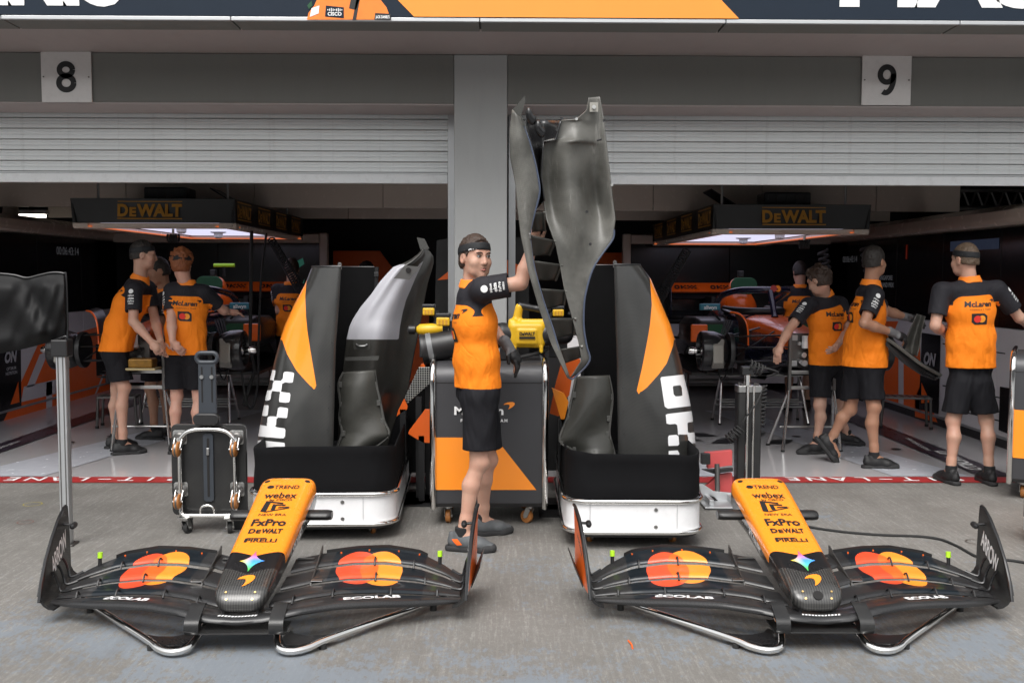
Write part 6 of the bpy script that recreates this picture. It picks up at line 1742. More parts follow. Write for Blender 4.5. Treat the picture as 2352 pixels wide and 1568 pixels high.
# ================================================================== inside the garage: light canopies, cars, stands
M('canopy_light', (0.7, 0.7, 0.75), 0.5, var=0, emit=(0.78, 0.78, 1.0), estr=0.62)
M('tube_light', (0.8, 0.8, 0.8), 0.5, var=0, emit=(1.0, 0.93, 0.80), estr=2.0)
M('orange_neon', (0.5, 0.1, 0.02), 0.5, var=0, emit=(1.0, 0.22, 0.05), estr=0.35)
M('canopy_black', (0.012, 0.012, 0.012), 0.4, var=0.1)
def canopy(label, front, side_u, Yf, Yb, inner):
    """hanging light canopy; front = (u0, u1, v0, v1) of the front fascia, inner = +1 if its right flank faces the pillar"""
    u0, u1, v0, v1 = front
    a, b = at(u0, v0, Yf), at(u1, v1, Yf)
    x0, x1, zt, zb_ = a.x, b.x, a.z, b.z
    cx = (x0 + x1) / 2; L = Yb - Yf; w = x1 - x0
    r = thing('light_canopy', label, 'light canopy', (cx, Yf, zb_), 0, 'suspended light canopies')
    h = zt - zb_
    ch = 0.05
    out = [(-w / 2, 0.0), (w / 2, 0.0), (w / 2, L), (-w / 2, L)]
    # four fascias, leaning in slightly at the bottom
    def fascia(p, q, n):
        p, q, n = Vector((*p, 0)), Vector((*q, 0)), Vector((*n, 0))
        mb = MB(); mb.loft([[e - n * 0.03 + Vector((0, 0, 0.0)), e + Vector((0, 0, h)), e - n * 0.02 + Vector((0, 0, h)), e - n * 0.05] for e in (p, q)]); o = mb.build('fascia', 'canopy_black', r, smooth=0, bevel=0.004)
        mb = MB(); mb.loft([[e - n * 0.030 + Vector((0, 0, -0.002)), e - n * 0.16 + Vector((0, 0, -0.002)), e - n * 0.16 + Vector((0, 0, -0.045)), e - n * 0.06 + Vector((0, 0, -0.055)), e - n * 0.035 + Vector((0, 0, -0.035))] for e in (p, q)]); mb.build('lower_lip', 'wall_beige', r, smooth=0, bevel=0.006)
        mb = MB(); mb.loft([[e - n * 0.165 + Vector((0, 0, -0.04)), e - n * 0.19 + Vector((0, 0, -0.04)), e - n * 0.19 + Vector((0, 0, -0.03)), e - n * 0.165 + Vector((0, 0, -0.03))] for e in (p, q)]); mb.build('glow_strip', 'orange_neon', r, smooth=0)
        return o
    k = 0.005
    fascia((-w / 2 + k, 0), (w / 2 - k, 0), (0, -1)); fascia((w / 2, k), (w / 2, L - k), (1, 0)); fascia((w / 2 - k, L), (-w / 2 + k, L), (0, 1)); fascia((-w / 2, L - k), (-w / 2, k), (-1, 0))
    mb = MB(); mb.bb((-w / 2 + 0.06, 0.06, h * 0.35), (w / 2 - 0.06, L - 0.06, h * 0.35 + 0.04)); mb.build('top_board', 'canopy_black', r, smooth=0)
    n = 3
    for i in range(n):
        y0 = 0.20 + (L - 0.4) * i / n; y1 = 0.20 + (L - 0.4) * (i + 1) / n
        mb = MB(); mb.bb((-w / 2 + 0.20, y0 + 0.01, 0.0), (w / 2 - 0.20, y1 - 0.01, 0.02)); mb.build('light_panel', 'canopy_light', r, smooth=0)
    for i in range(2):
        p = (w * 0.05, L * (0.18 + 0.4 * i), -0.002)
        mb = MB(); mb.lathe([(0.002, 0.0), (0.09, 0.0), (0.085, -0.012), (0.05, -0.018), (0.048, -0.06), (0.03, -0.075), (0.002, -0.078)], p, (0, 0, 1), 18); mb.build('smoke_sensor', 'white_paint', r, smooth=35)
    # camera head with coiled leads at the front edge
    p = Vector((w * 0.10, 0.10, -0.055))
    mb = MB(); mb.cyl(p, p + Vector((0, 0, -0.06)), 0.012, n=8); o = mb.build('camera_mount', 'steel', r)
    mb = MB(); mb.tube(helix(p + Vector((-0.05, 0, -0.09)), p + Vector((0.05, 0, -0.09)), 0.035, 4), 0.011, 6); mb.build('cable_bundle', 'rubber', o)
    # lettering: one on the front, four on the flank that faces the pillar
    for sh in dewalt(0, 0, 0.60 * 1.0, 0.145): pass
    fw = 146 * Yf / 2286
    mb_ = flat('lettering', dewalt(((u0 + u1) / 2 * 0 + 0), 0, fw, fw * 0.19), ((0.48 * (u1 - u0) - (u1 - u0) / 2 + (u0 - u0)) * 0 + (-0.017 * w if inner > 0 else 0.01 * w), -0.001, h * 0.52), (1, 0, 0), (0, 0.1, 1), r, 'gold_print', 0.004)
    for i in range(4):
        yy = L * (0.10 + 0.25 * i)
        flat('lettering', dewalt(0, 0, L * 0.16, fw * 0.19), (inner * (w / 2 + 0.0), yy, h * 0.52), (0, inner, 0), (-0.1 * inner * 0, 0, 1), r, 'gold_print', 0.004)
    # suspension rods and things parked on top
    for sx in (-1, 1):
        for yy in (0.3, L - 0.3):
            mb = MB(); mb.cyl((sx * (w / 2 - 0.15), yy, h * 0.35 + 0.04), (sx * (w / 2 - 0.15), yy, 3.45 - zb_), 0.012, n=8); mb.build('hanger_rod', 'steel', r)
    return r, h
cl, hl = canopy('black light canopy hanging over the left car', (160, 541, 455, 512), 692, 9.5, 12.8, 1)
cr, hr = canopy('black light canopy hanging over the right car', (1638, 2001, 469, 526), 1480, 9.5, 13.3, -1)
def on_top(root, h, name, label, cat, u, w, d, hh, dy, kind):
    c = at(u, 440, 9.5 + dy)
    r = thing(name, label, cat, (c.x, 9.5 + dy, root.location.z + h * 0.35 + 0.0405))
    if kind == 'case':
        mb = MB(); mb.bb((-w / 2, -d / 2, 0), (w / 2, d / 2, hh)); mb.build('case_shell', 'black_plastic', r, smooth=0, bevel=0.015)
        for k in range(5):
            x = -w / 2 + w * (k + 0.5) / 5
            mb = MB(); mb.bb((x - 0.012, -d / 2 - 0.008, 0.02), (x + 0.012, -d / 2 - 0.001, hh - 0.02)); mb.build('case_rib', 'black_plastic', r, smooth=0)
    else:
        mb = MB(); mb.bb((-w / 2, -d / 2, 0.0), (w / 2, d / 2, 0.012)); mb.build('base_leaf', 'black_plastic', r, smooth=0)
        mb = MB(); mb.box((-w * 0.05, 0, hh * 0.62), (w * 1.0, d, 0.012), Matrix.Rotation(0.55, 3, 'Y')); mb.build('screen_leaf', 'black_plastic', r, smooth=0)
        mb = MB(); mb.bb((-0.02, -0.02, 0.012), (0.02, 0.02, hh * 0.55)); mb.build('hinge_post', 'black_plastic', r, smooth=0)
    return r
on_top(cl, hl, 'equipment_case', 'black ribbed case on top of the left light canopy', 'case', 391, 0.42, 0.3, 0.24, 0.45, 'case')
on_top(cl, hl, 'folded_monitor', 'tilted black monitor on top of the left light canopy', 'monitor', 527, 0.30, 0.4, 0.30, 0.9, 'leaf')
on_top(cr, hr, 'equipment_case', 'black ribbed case on top of the right light canopy', 'case', 1800, 0.46, 0.3, 0.25, 0.45, 'case')
on_top(cr, hr, 'folded_monitor', 'tilted black monitor on top of the right light canopy', 'monitor', 1660, 0.34, 0.4, 0.33, 0.7, 'leaf')

# hanging hoses and coiled leads
def hanging(name, label, P, rad, cat='cable'):
    o = Vector(P[0]); mb = MB(); mb.tube([Vector(p) - o for p in P], rad, 6)
    q = mb.build(name, 'rubber', None, smooth=60); q.location = o; tag(q, label, cat)
hanging('air_line', 'black air line hanging from the left canopy past the dolly', [at(578, 530, 9.9), at(577, 600, 9.9), at(576, 700, 9.9), at(574, 790, 9.9), at(585, 850, 9.8), at(560, 930, 9.6)], 0.018)
hanging('air_line', 'thin black lead hanging right of the left canopy air line', smoothpath([at(612, 535, 10.1), at(600, 640, 10.1), at(594, 780, 10.1), at(592, 880, 9.9), at(580, 935, 9.7), at(565, 920, 9.6), at(555, 850, 9.6)], 6), 0.012)
hanging('coiled_lead', 'coiled black lead hanging from the left canopy corner', helix(at(622, 548, 10.4), at(690, 665, 11.2), 0.035, 24, 10, 0.6), 0.007)
hanging('coiled_lead', 'coiled black lead hanging from the right canopy corner', helix(at(1578, 575, 10.0), at(1512, 690, 10.8), 0.04, 24, 10, 0.4), 0.007)
hanging('coiled_lead', 'bundle of dark leads hanging under the right canopy', helix(at(1990, 565, 10.2), at(2000, 625, 10.2), 0.06, 5, 12), 0.016)
hanging('coiled_lead', 'bundle of dark leads near the back of the right canopy', helix(at(1890, 575, 10.6), at(1900, 640, 10.6), 0.05, 5, 12), 0.016)

# strip light, ribbed duct and roof truss
a, b = at(26, 496, 12.3), at(104, 497, 12.3)
r = thing('strip_light', 'lit fluorescent strip light near the ceiling at the far left', 'strip light', ((a.x + b.x) / 2, 12.3, a.z))
mb = MB(); mb.bb((a.x - r.location.x, -0.03, -0.02), (b.x - r.location.x, 0.03, 0.02)); mb.build('tube', 'tube_light', r, smooth=0)
mb = MB(); mb.bb((a.x - r.location.x - 0.03, -0.05, 0.022), (b.x - r.location.x + 0.03, 0.05, 0.07)); mb.build('housing', 'wall_white', r, smooth=0)
mb = MB(); mb.cyl((0, 0, 0.07), (0, 0, 3.45 - a.z), 0.01, n=6); mb.build('hanger', 'dark_steel', r)
P = [at(-60, 540, 11.5), at(0, 520, 11.5), at(20, 505, 11.6), at(25, 480, 11.8)]
o = P[0]; mb = MB(); pts = smoothpath([p - o for p in P], 12); mb.tube(pts, [0.075 + 0.012 * (i % 2) for i in range(len(pts))], 14)
q = mb.build('ribbed_duct', 'wall_beige', None, smooth=30); q.location = o; tag(q, 'beige ribbed air duct under the ceiling at far left', 'duct')
r = thing('roof_truss', 'dark metal roof truss with diagonal bars at the upper right', 'truss', at(2280, 450, 11.2))
for v in (436, 478):
    A, B = at(2190, v, 11.2) - r.location, at(2440, v, 11.2) - r.location
    mb = MB(); mb.cyl(A, B, 0.03, n=10); mb.build('chord', 'dark_steel', r, smooth=60)
for u in range(2195, 2430, 32):
    A, B = at(u, 478, 11.2) - r.location, at(u + 16, 436, 11.2) - r.location
    mb = MB(); mb.cyl(A, B, 0.014, n=8); mb.build('brace', 'dark_steel', r)
    A, B = at(u + 16, 436, 11.2) - r.location, at(u + 32, 478, 11.2) - r.location
    mb = MB(); mb.cyl(A, B, 0.014, n=8); mb.build('brace', 'dark_steel', r)
A, B = at(2180, 520, 12.0), at(2460, 478, 9.6); o = (A + B) / 2
mb = MB(); mb.cyl(A - o, B - o, 0.06, n=16); q = mb.build('ceiling_pipe', 'wall_beige', None, smooth=60); q.location = o; tag(q, 'pale service pipe running along the upper right wall', 'pipe')

# ---------------------------------------------------------------- racing cars on stands
M('car_navy', (0.010, 0.012, 0.035), 0.25, var=0.1, coat=0.6)
M('car_orange', (0.85, 0.13, 0.010), 0.3, var=0.05, coat=0.5)
def racing_car(label, x, y):
    r = thing('racing_car', label, 'racing car', (x, y, 0), 0, 'racing cars on stands')
    # monocoque as a loft of rounded sections (y, half width, z bottom, z top)
    secs = [(-0.45, 0.165, 0.76, 1.05), (-0.2, 0.175, 0.74, 1.08), (0.2, 0.20, 0.70, 1.12), (0.6, 0.235, 0.65, 1.15), (0.95, 0.27, 0.60, 1.17), (1.3, 0.31, 0.58, 1.16), (1.8, 0.33, 0.58, 1.18), (2.2, 0.30, 0.58, 1.22), (2.9, 0.24, 0.60, 1.15), (3.6, 0.18, 0.62, 1.02)]
    rings = []
    for yy, hw, z0, z1 in secs:
        ring = []
        for j in range(28):
            a = 2 * math.pi * j / 28; e = 0.5
            c, s = math.cos(a), math.sin(a)
            ring.append((hw * math.copysign(abs(c) ** e, c) * (1 if s > 0 else 1 - 0.3 * abs(s)), yy, (z0 + z1) / 2 + (z1 - z0) / 2 * math.copysign(abs(s) ** e, s)))
        rings.append(ring)
    mb = MB(); mb.loft(rings)
    body = mb.build('monocoque', ['car_navy', 'car_orange'], r, smooth=50)
    for p in body.data.polygons:
        if p.center.z > 0.955 + 0.04 * p.center.y and p.center.y < 1.1 and p.center.y > -0.44: p.material_index = 1
    S = Surf(body)
    for s in (-1, 1):
        wrap('lettering', [T('RICHARD MILLE', 0.045, 0, 0, bold=0.02)], (s * 0.8, 0.12, 1.02), (0, s, 0), (0, 0, 1), S, body, 'black_print', 0.003, 0.05)
        wrap('lettering', [T('DP WORLD', 0.07, 0, 0, bold=0.03)], (s * 0.8, 0.35, 0.88), (0, s, 0), (0, 0, 1), S, body, 'white_print', 0.003, 0.05)
        wrap('lettering', [T('McLaren', 0.04, 0, 0, bold=0.03)], (s * 0.8, -0.15, 0.80), (0, s, 0), (0, 0, 1), S, body, 'white_print', 0.003, 0.05)
    # open front bulkhead with pumps, reservoirs and brackets
    mb = MB(); mb.bb((-0.17, -0.475, 0.75), (0.17, -0.451, 1.06)); bk = mb.build('bulkhead', 'dark_steel', r, smooth=0, bevel=0.006)
    rr = random.Random(int(x * 10))
    for k in range(12):
        px_, pz_ = rr.uniform(-0.13, 0.13), rr.uniform(0.79, 1.01)
        mb = MB(); mb.cyl((px_, -0.476, pz_), (px_, -0.476 - rr.uniform(0.03, 0.10), pz_ + rr.uniform(-0.02, 0.02)), rr.uniform(0.012, 0.035), n=12); mb.build('fitting', rr.choice(['steel', 'black_plastic', 'black_plastic', 'aluminium', 'dark_steel']), bk, smooth=40)
    for sx in (-1, 1):
        mb = MB(); mb.cyl((sx * 0.05, -0.53, 0.93), (sx * 0.05, -0.53, 1.04), 0.038, n=16); mb.build('reservoir', 'white_paint', bk, smooth=40)
        for zz in (0.79, 1.02):
            mb = MB(); mb.bb((sx * 0.15 - 0.03, -0.51, zz - 0.025), (sx * 0.15 + 0.03, -0.4755, zz + 0.025)); mb.build('corner_bracket', 'aluminium', bk, smooth=0, bevel=0.004)
    # halo
    H1 = smoothpath([(-0.31, 1.95, 1.27), (-0.33, 1.6, 1.36), (-0.26, 1.15, 1.42), (-0.10, 0.92, 1.43), (0.0, 0.88, 1.43), (0.10, 0.92, 1.43), (0.26, 1.15, 1.42), (0.33, 1.6, 1.36), (0.31, 1.95, 1.27)], 6)
    mb = MB(); mb.tube(H1, 0.034, 12); ha = mb.build('halo', 'car_navy', r, smooth=60)
    mb = MB(); mb.tube(smoothpath([(0, 0.88, 1.43), (0, 0.78, 1.30), (0, 0.68, 1.15)], 5), [0.032] * 10 + [0.038], 10); mb.build('halo_strut', 'car_navy', ha, smooth=60)
    mb = MB(); mb.lathe([(0.001, 0), (0.035, 0.0), (0.035, 0.004), (0.001, 0.004)], (0.03, 0.852, 1.445), (0.1, -1, 0.2), 16); mb.build('disc_emblem', 'red_paint', ha)
    mb = MB(); mb.lathe([(0.001, 0), (0.035, 0.0), (0.035, 0.004), (0.001, 0.004)], (0.075, 0.866, 1.443), (0.25, -1, 0.2), 16); mb.build('disc_emblem', 'papaya_paint', ha)
    # air box with green pad
    F = Field((-0.35, 1.7, 1.0), (0.35, 3.4, 1.75), 0.02)
    F.cone((0, 2.2, 1.42), (0, 3.2, 1.15), 0.12, 0.08, 0.05, flat=0.7, side=(0, 0, 1)); F.cone((0, 2.15, 1.25), (0, 2.3, 1.45), 0.14, 0.10, 0.05); F.cone((0, 2.2, 1.2), (0, 2.9, 1.1), 0.2, 0.16, 0.05)
    F.build('air_box', 'car_orange', r, relax=1)
    mb = MB(); mb.prism([(a * 1.0, b) for a, b in rrect(0.30, 0.19, 0.085, 6)], (0.0, 2.0, 1.46), (1, 0, 0), (0, 0, 1), 0.03); mb.build('green_intake_pad', 'green_pad', r, smooth=40, bevel=0.006)
    mb = MB(); mb.bb((-0.03, 2.12, 1.56), (0.03, 2.2, 1.63)); mb.build('roll_camera', 'black_plastic', r, smooth=0, bevel=0.006)
    # T camera arm in lime
    if x < 0:
        mb = MB(); mb.cyl((-0.02, 2.25, 1.68), (0.22, 2.25, 1.68), 0.022, n=12); mb.build('camera_arm', 'lime', r)
        mb = MB(); mb.cyl((0.1, 2.25, 1.55), (0.1, 2.25, 1.66), 0.02, n=8); mb.build('camera_stem', 'black_plastic', r)
    # cockpit surround and steering column
    mb = MB(); mb.tube(smoothpath([(-0.24, 1.9, 1.20), (-0.27, 1.5, 1.20), (-0.18, 1.12, 1.20), (0, 1.05, 1.20), (0.18, 1.12, 1.20), (0.27, 1.5, 1.20), (0.24, 1.9, 1.20)], 5), 0.04, 8); mb.build('cockpit_rim', 'black_plastic', r, smooth=60)
    for s in (-1, 1):
        # sidepod with green inlet pad
        mb = MB(); mb.loft([[(s * (0.30 + a * 0.42 * k), yy, 0.78 + b * 0.36 * k2) for a, b in ((0, 0), (0.85, 0), (1.0, 0.2), (1.0, 0.75), (0.85, 1.0), (0, 1.0))] for yy, k, k2 in ((1.35, 0.92, 0.85), (1.5, 1.0, 0.95), (2.2, 0.95, 0.9), (3.0, 0.5, 0.6))]); mb.build('sidepod', 'carbon', r, smooth=40, bevel=0.02)
        mb = MB(); mb.bb((s * 0.64 - 0.09, 1.30, 0.86), (s * 0.64 + 0.09, 1.349, 1.05)); mb.build('sidepod_flash', 'car_orange', r, smooth=0, bevel=0.015)
        mb = MB(); mb.prism(rrect(0.26, 0.20, 0.06), (s * 0.48, 1.345, 0.95), (1, 0, 0), (0, 0, 1), 0.03); mb.build('inlet_pad', 'green_pad', r, smooth=40)
        # mirror
        mb = MB(); mb.bb((s * 0.57 - 0.11, 1.10, 1.21), (s * 0.57 + 0.11, 1.16, 1.28)); mi_ = mb.build('mirror', 'teal', r, smooth=0, bevel=0.012)
        flat('lettering', [T('allwyn', 0.04, 0, 0, bold=0.02)], (s * 0.57, 1.10, 1.243), (1, 0, 0), (0, 0, 1), mi_, 'white_print', 0.003)
        mb = MB(); mb.bar((s * 0.57, 1.13, 1.21), (s * 0.42, 1.3, 1.10), 0.02, 0.012); mb.build('mirror_stay', 'black_plastic', mi_, smooth=0)
        # brake drum, disc housing, hub
        hx = s * 0.83; hz = 0.865
        mb = MB(); mb.lathe([(0.03, -0.19), (0.11, -0.19), (0.155, -0.15), (0.185, -0.06), (0.19, 0.02), (0.185, 0.06), (0.165, 0.075), (0.15, 0.075), (0.14, 0.02), (0.05, 0.015), (0.03, 0.015)], (hx, 0, hz), (s, 0, 0), 32); dr = mb.build('brake_drum', 'carbon_gloss', r, smooth=45)
        mb = MB(); mb.lathe([(0.005, 0.01), (0.045, 0.01), (0.045, 0.05), (0.028, 0.06), (0.028, 0.12), (0.034, 0.125), (0.034, 0.165), (0.024, 0.18), (0.005, 0.18)], (hx, 0, hz), (s, 0, 0), 16); mb.build('wheel_hub', 'chrome', dr, smooth=40)
        for k in range(5):
            a = 2 * math.pi * k / 5
            mb = MB(); mb.cyl((hx + s * 0.012, 0.09 * math.cos(a), hz + 0.09 * math.sin(a)), (hx + s * 0.05, 0.09 * math.cos(a), hz + 0.09 * math.sin(a)), 0.014, n=8); mb.build('drive_pin', 'steel', dr)
        mb = MB(); mb.loft([[(hx - s * 0.12, -0.19, hz - 0.10), (hx - s * 0.02, -0.21, hz - 0.10), (hx - s * 0.02, -0.19, hz + 0.06), (hx - s * 0.12, -0.17, hz + 0.06)], [(hx - s * 0.14, -0.12, hz - 0.16), (hx - s * 0.02, -0.12, hz - 0.16), (hx - s * 0.02, -0.12, hz + 0.12), (hx - s * 0.14, -0.12, hz + 0.12)]]); mb.build('brake_scoop', 'foil', dr, smooth=0, bevel=0.008)
        mb = MB(); mb.lathe([(0.12, -0.02), (0.168, -0.02), (0.172, 0.0), (0.168, 0.02), (0.12, 0.02)], (hx - s * 0.215, 0, hz), (s, 0, 0), 28); mb.build('backing_plate', 'black_plastic', dr, smooth=40)
        # wheel wake deflector: black fin with orange edge
        P = smoothpath([(s * 0.60, 0.05, 1.23), (s * 0.53, 0.0, 1.215), (s * 0.475, -0.04, 1.15), (s * 0.455, -0.05, 1.05), (s * 0.45, -0.05, 0.92)], 5)
        mb = MB(); mb.tube(P, 0.010, 6); mb.build('deflector_edge', 'car_orange', r, smooth=60)
        mb = MB(); mb.loft([[p + Vector((0, 0.005, 0)), p + Vector((s * 0.015, 0.28, 0.02)), p + Vector((s * 0.02, 0.28, 0.02)), p + Vector((s * 0.006, 0.005, 0))] for p in P]); mb.build('deflector', 'black_plastic', r, smooth=40)
        mb = MB(); mb.loft([[(s * 0.47, -0.05 + q * 0.02, 0.92 - 0.06 * q), (s * 0.475, 0.25, 0.92 - 0.055 * q), (s * 0.48, 0.25, 0.92 - 0.055 * q), (s * (0.48), -0.05, 0.92 - 0.06 * q)] for q in range(6)]); mb.build('deflector_skirt', 'black_plastic', r, smooth=40)
        # lower winglets
        for k in range(3):
            mb = MB(); mb.loft([[(s * (0.45 - 0.04 * k), -0.12 - 0.03 * k, 0.62 + 0.03 * k), (s * (0.45 - 0.04 * k), 0.25, 0.60 + 0.03 * k)], [(s * (0.30 - 0.05 * k), -0.10, 0.60 + 0.035 * k), (s * (0.30 - 0.05 * k), 0.25, 0.59 + 0.03 * k)], [(s * (0.22 - 0.05 * k), -0.02, 0.66 + 0.03 * k), (s * (0.22 - 0.05 * k), 0.25, 0.62 + 0.03 * k)]], closed=False, caps=False); mb.build('brake_winglet', 'black_plastic', r, smooth=60, solid=0.006)
        # suspension arms
        for (a, b, rad) in (((0.18, -0.30, 1.03), (0.62, -0.02, 1.00), 0.016), ((0.22, 0.45, 1.06), (0.62, 0.03, 1.00), 0.016), ((0.17, -0.35, 0.80), (0.62, -0.04, 0.76), 0.018), ((0.24, 0.50, 0.74), (0.62, 0.05, 0.76), 0.018), ((0.19, 0.0, 1.05), (0.60, 0.0, 0.78), 0.014), ((0.17, -0.42, 0.93), (0.62, -0.10, 0.90), 0.013)):
            mb = MB(); mb.tube([(s * a[0], a[1], a[2]), (s * b[0], b[1], b[2])], rad, 8, flat=0.5); mb.build('suspension_arm', 'carbon', r, smooth=60)
        # floor edge and fences
        mb = MB(); mb.bb((min(s * 0.2, s * 0.78), 1.0, 0.53), (max(s * 0.2, s * 0.78), 3.6, 0.56)); mb.build('floor_half', 'carbon', r, smooth=0)
        for k in range(3):
            mb = MB(); mb.bb((s * (0.38 + 0.13 * k) - 0.004, 0.85, 0.561), (s * (0.38 + 0.13 * k) + 0.004, 1.4, 0.70 - 0.03 * k)); mb.build('floor_fence', 'carbon', r, smooth=0)
        # rear drum
        mb = MB(); mb.lathe([(0.03, -0.15), (0.17, -0.12), (0.19, 0.05), (0.05, 0.06)], (s * 0.72, 3.60, hz), (s, 0, 0), 24); mb.build('rear_drum', 'carbon', r, smooth=45)
        for (a, b) in (((0.15, 3.2, 1.0), (0.60, 3.55, 0.98)), ((0.15, 3.9, 0.98), (0.60, 3.62, 0.98)), ((0.15, 3.3, 0.75), (0.60, 3.6, 0.78))):
            mb = MB(); mb.tube([(s * a[0], a[1], a[2]), (s * b[0], b[1], b[2])], 0.016, 8); mb.build('rear_arm', 'carbon', r, smooth=60)
        # rear wing endplate
        mb = MB(); mb.prism([(0, 0.0), (0.34, 0.0), (0.40, 0.2), (0.40, 0.48), (0.02, 0.50), (-0.02, 0.25)], (s * 0.50, 3.95, 0.98), (0, 1, 0), (0, 0, 1), 0.012); mb.build('rear_endplate', 'car_navy', r, smooth=0, bevel=0.004)
    for nm, y0, z0, z1, mt in (('rear_flap', 4.05, 1.36, 1.465, 'car_orange'), ('rear_main_plane', 4.0, 1.27, 1.325, 'black_plastic'), ('beam_wing', 4.05, 1.05, 1.09, 'black_plastic')):
        mb = MB(); mb.loft([[(xx, y0, z0), (xx, y0 + 0.02, z0 - 0.015), (xx, y0 + 0.16, z1), (xx, y0 + 0.13, z1 + 0.012)] for xx in (-0.495, 0.495)]); o = mb.build(nm, mt, r, smooth=30)
        if nm == 'rear_flap':
            for cx in (-0.27, 0.22):
                sh = [T('O', 0.075, cx - 0.12, 0, bold=0.07, width=0.075), rect2(cx - 0.07, -0.037, cx - 0.045, 0.037), rect2(cx - 0.045, -0.012, cx - 0.02, 0.012), rect2(cx - 0.02, 0.012, cx + 0.005, 0.037), rect2(cx - 0.02, -0.037, cx + 0.005, -0.012)]
                for a in range(5):
                    for b in range(3):
                        if (a + b) % 2 == 0: sh.append(rect2(cx + 0.02 + a * 0.025, -0.037 + b * 0.025, cx + 0.045 + a * 0.025, -0.012 + b * 0.025))
                flat('lettering', sh, (0, y0 + 0.06, 1.418), (1, 0, 0), (0, 0.777, 0.63), o, 'black_print', 0.006)
    mb = MB(); mb.bb((-0.025, 3.6, 1.0), (0.025, 4.1, 1.30)); mb.build('wing_pylon', 'carbon', r, smooth=0)
    mb = MB(); mb.loft([[(a * 0.5, yy, 0.58 + b) for a, b in ((-1, 0.0), (1, 0.0), (0.6, 0.42), (-0.6, 0.42))] for yy in (3.0, 3.95)]); mb.build('gearbox', 'black_plastic', r, smooth=0, bevel=0.04)
    # hanging looms at the flank
    for k in range(4):
        s = 1 if x < 0 else -1
        mb = MB(); mb.tube(smoothpath([(s * 0.45, 0.6 + 0.1 * k, 1.12), (s * (0.55 + 0.03 * k), 0.4, 1.0 - 0.05 * k), (s * 0.62, 0.3, 0.85 - 0.1 * k), (s * 0.5, 0.4, 0.72)], 5), 0.008, 6); mb.build('loose_hose', 'rubber', r, smooth=60)
    return r
YA = 9.40
XC1, XC2 = -3.30, 2.80
racing_car('orange and black racing car without nose on stands in the left garage', XC1, YA)
racing_car('orange and black racing car without nose on stands in the right garage', XC2, YA)
def trestle(label, x, y, w, h, splay=0.10):
    r = thing('car_stand', label, 'car stand', (x, y, 0), 0, 'silver tube stands under the cars')
    mb = MB(); mb.bb((-w / 2, -0.03, h - 0.03), (w / 2, 0.03, h)); mb.build('top_beam', 'steel', r, smooth=0, bevel=0.004)
    for sx in (-1, 1):
        for sy in (-1, 1):
            mb = MB(); mb.cyl((sx * (w / 2 - 0.03), sy * 0.02, h - 0.03), (sx * (w / 2 - 0.03 + splay * 0.5), sy * (0.05 + splay * 1.4), 0.02), 0.013, n=10); o = mb.build('leg', 'chrome', r, smooth=60)
            e = Vector((sx * (w / 2 - 0.03 + splay * 0.5), sy * (0.05 + splay * 1.4), 0))
            mb = MB(); mb.cyl(e, e + Vector((0, 0, 0.022)), 0.017, n=10); mb.build('rubber_foot', 'rubber', o)
    for q in (0.35, 0.45):
        for sy in (-1, 1):
            mb = MB(); mb.cyl((-(w / 2 - 0.03 + splay * 0.5 * (1 - q)), sy * (0.03 + splay * (1 - q) * 1.2), h * q), ((w / 2 - 0.03 + splay * 0.5 * (1 - q)), sy * (0.03 + splay * (1 - q) * 1.2), h * q), 0.010, n=8); mb.build('cross_rail', 'steel', r, smooth=60)
    return r
def carrier(label, x, y, up):
    r = thing('nose_carrier', label, 'car stand', (x, y, 0), 0, 'bulkhead carriers in front of the cars')
    for sx in (-1, 1):
        mb = MB(); mb.bb((sx * 0.20 - 0.014, -0.02, 0.55), (sx * 0.20 + 0.014, 0.02, 1.10)); mb.build('upright', 'dark_steel', r, smooth=0, bevel=0.003)
        mb = MB(); mb.cyl((sx * 0.20, 0.0, 0.55), (sx * 0.26, -0.05 * up, 0.02), 0.014, n=10); mb.build('leg', 'chrome', r, smooth=60)
        mb = MB(); mb.cyl((sx * 0.20, 0.0, 0.55), (sx * 0.30, 0.30, 0.02), 0.014, n=10); mb.build('leg', 'chrome', r, smooth=60)
        for e in ((sx * 0.26, -0.05 * up), (sx * 0.30, 0.30)):
            mb = MB(); mb.cyl((e[0], e[1], 0), (e[0], e[1], 0.02), 0.018, n=10); mb.build('rubber_foot', 'rubber', r)
    for zz in (0.56, 0.70):
        mb = MB(); mb.bb((-0.185, -0.014, zz), (0.185, 0.014, zz + 0.03)); mb.build('cross_bar', 'steel', r, smooth=0, bevel=0.003)
    mb = MB(); mb.cyl((-0.275, 0.02, 0.22), (0.275, 0.02, 0.22), 0.010, n=8); mb.build('cross_bar', 'steel', r, smooth=60)
    return r
carrier('silver front carrier under the left car behind the two bending men', XC1 + 0.12, YA - 0.55, 1)
carrier('silver front carrier under the right car beside the jack post', XC2, YA - 0.55, 1)
for i, xc in enumerate((XC1, XC2)):
    sd_ = ('left', 'right')[i]
    trestle(f'tube stand under the middle of the {sd_} car', xc, YA + 1.2, 0.9, 0.53)
    trestle(f'tube stand under the rear of the {sd_} car', xc, YA + 3.3, 0.8, 0.53)
# golden gear cluster on the carrier of the left car
r = thing('yellow_tray', 'worn yellow tray with metal parts held before the left car', 'tray', (XC1 + 0.18, YA - 0.66, 0.74))
mb = MB(); mb.bb((-0.13, -0.09, 0.0), (0.13, 0.09, 0.02)); mb.build('tray', M('tray_cream', (0.38, 0.31, 0.16), 0.5, var=0.2), r, smooth=0, bevel=0.006)
mb = MB(); mb.bb((-0.11, -0.075, 0.021), (0.10, 0.07, 0.10)); mb.build('parts_block', M('worn_gold', (0.22, 0.11, 0.012), 0.45, metal=0.3, var=0.5, vscale=22, dirt=0.5), r, smooth=0, bevel=0.012)

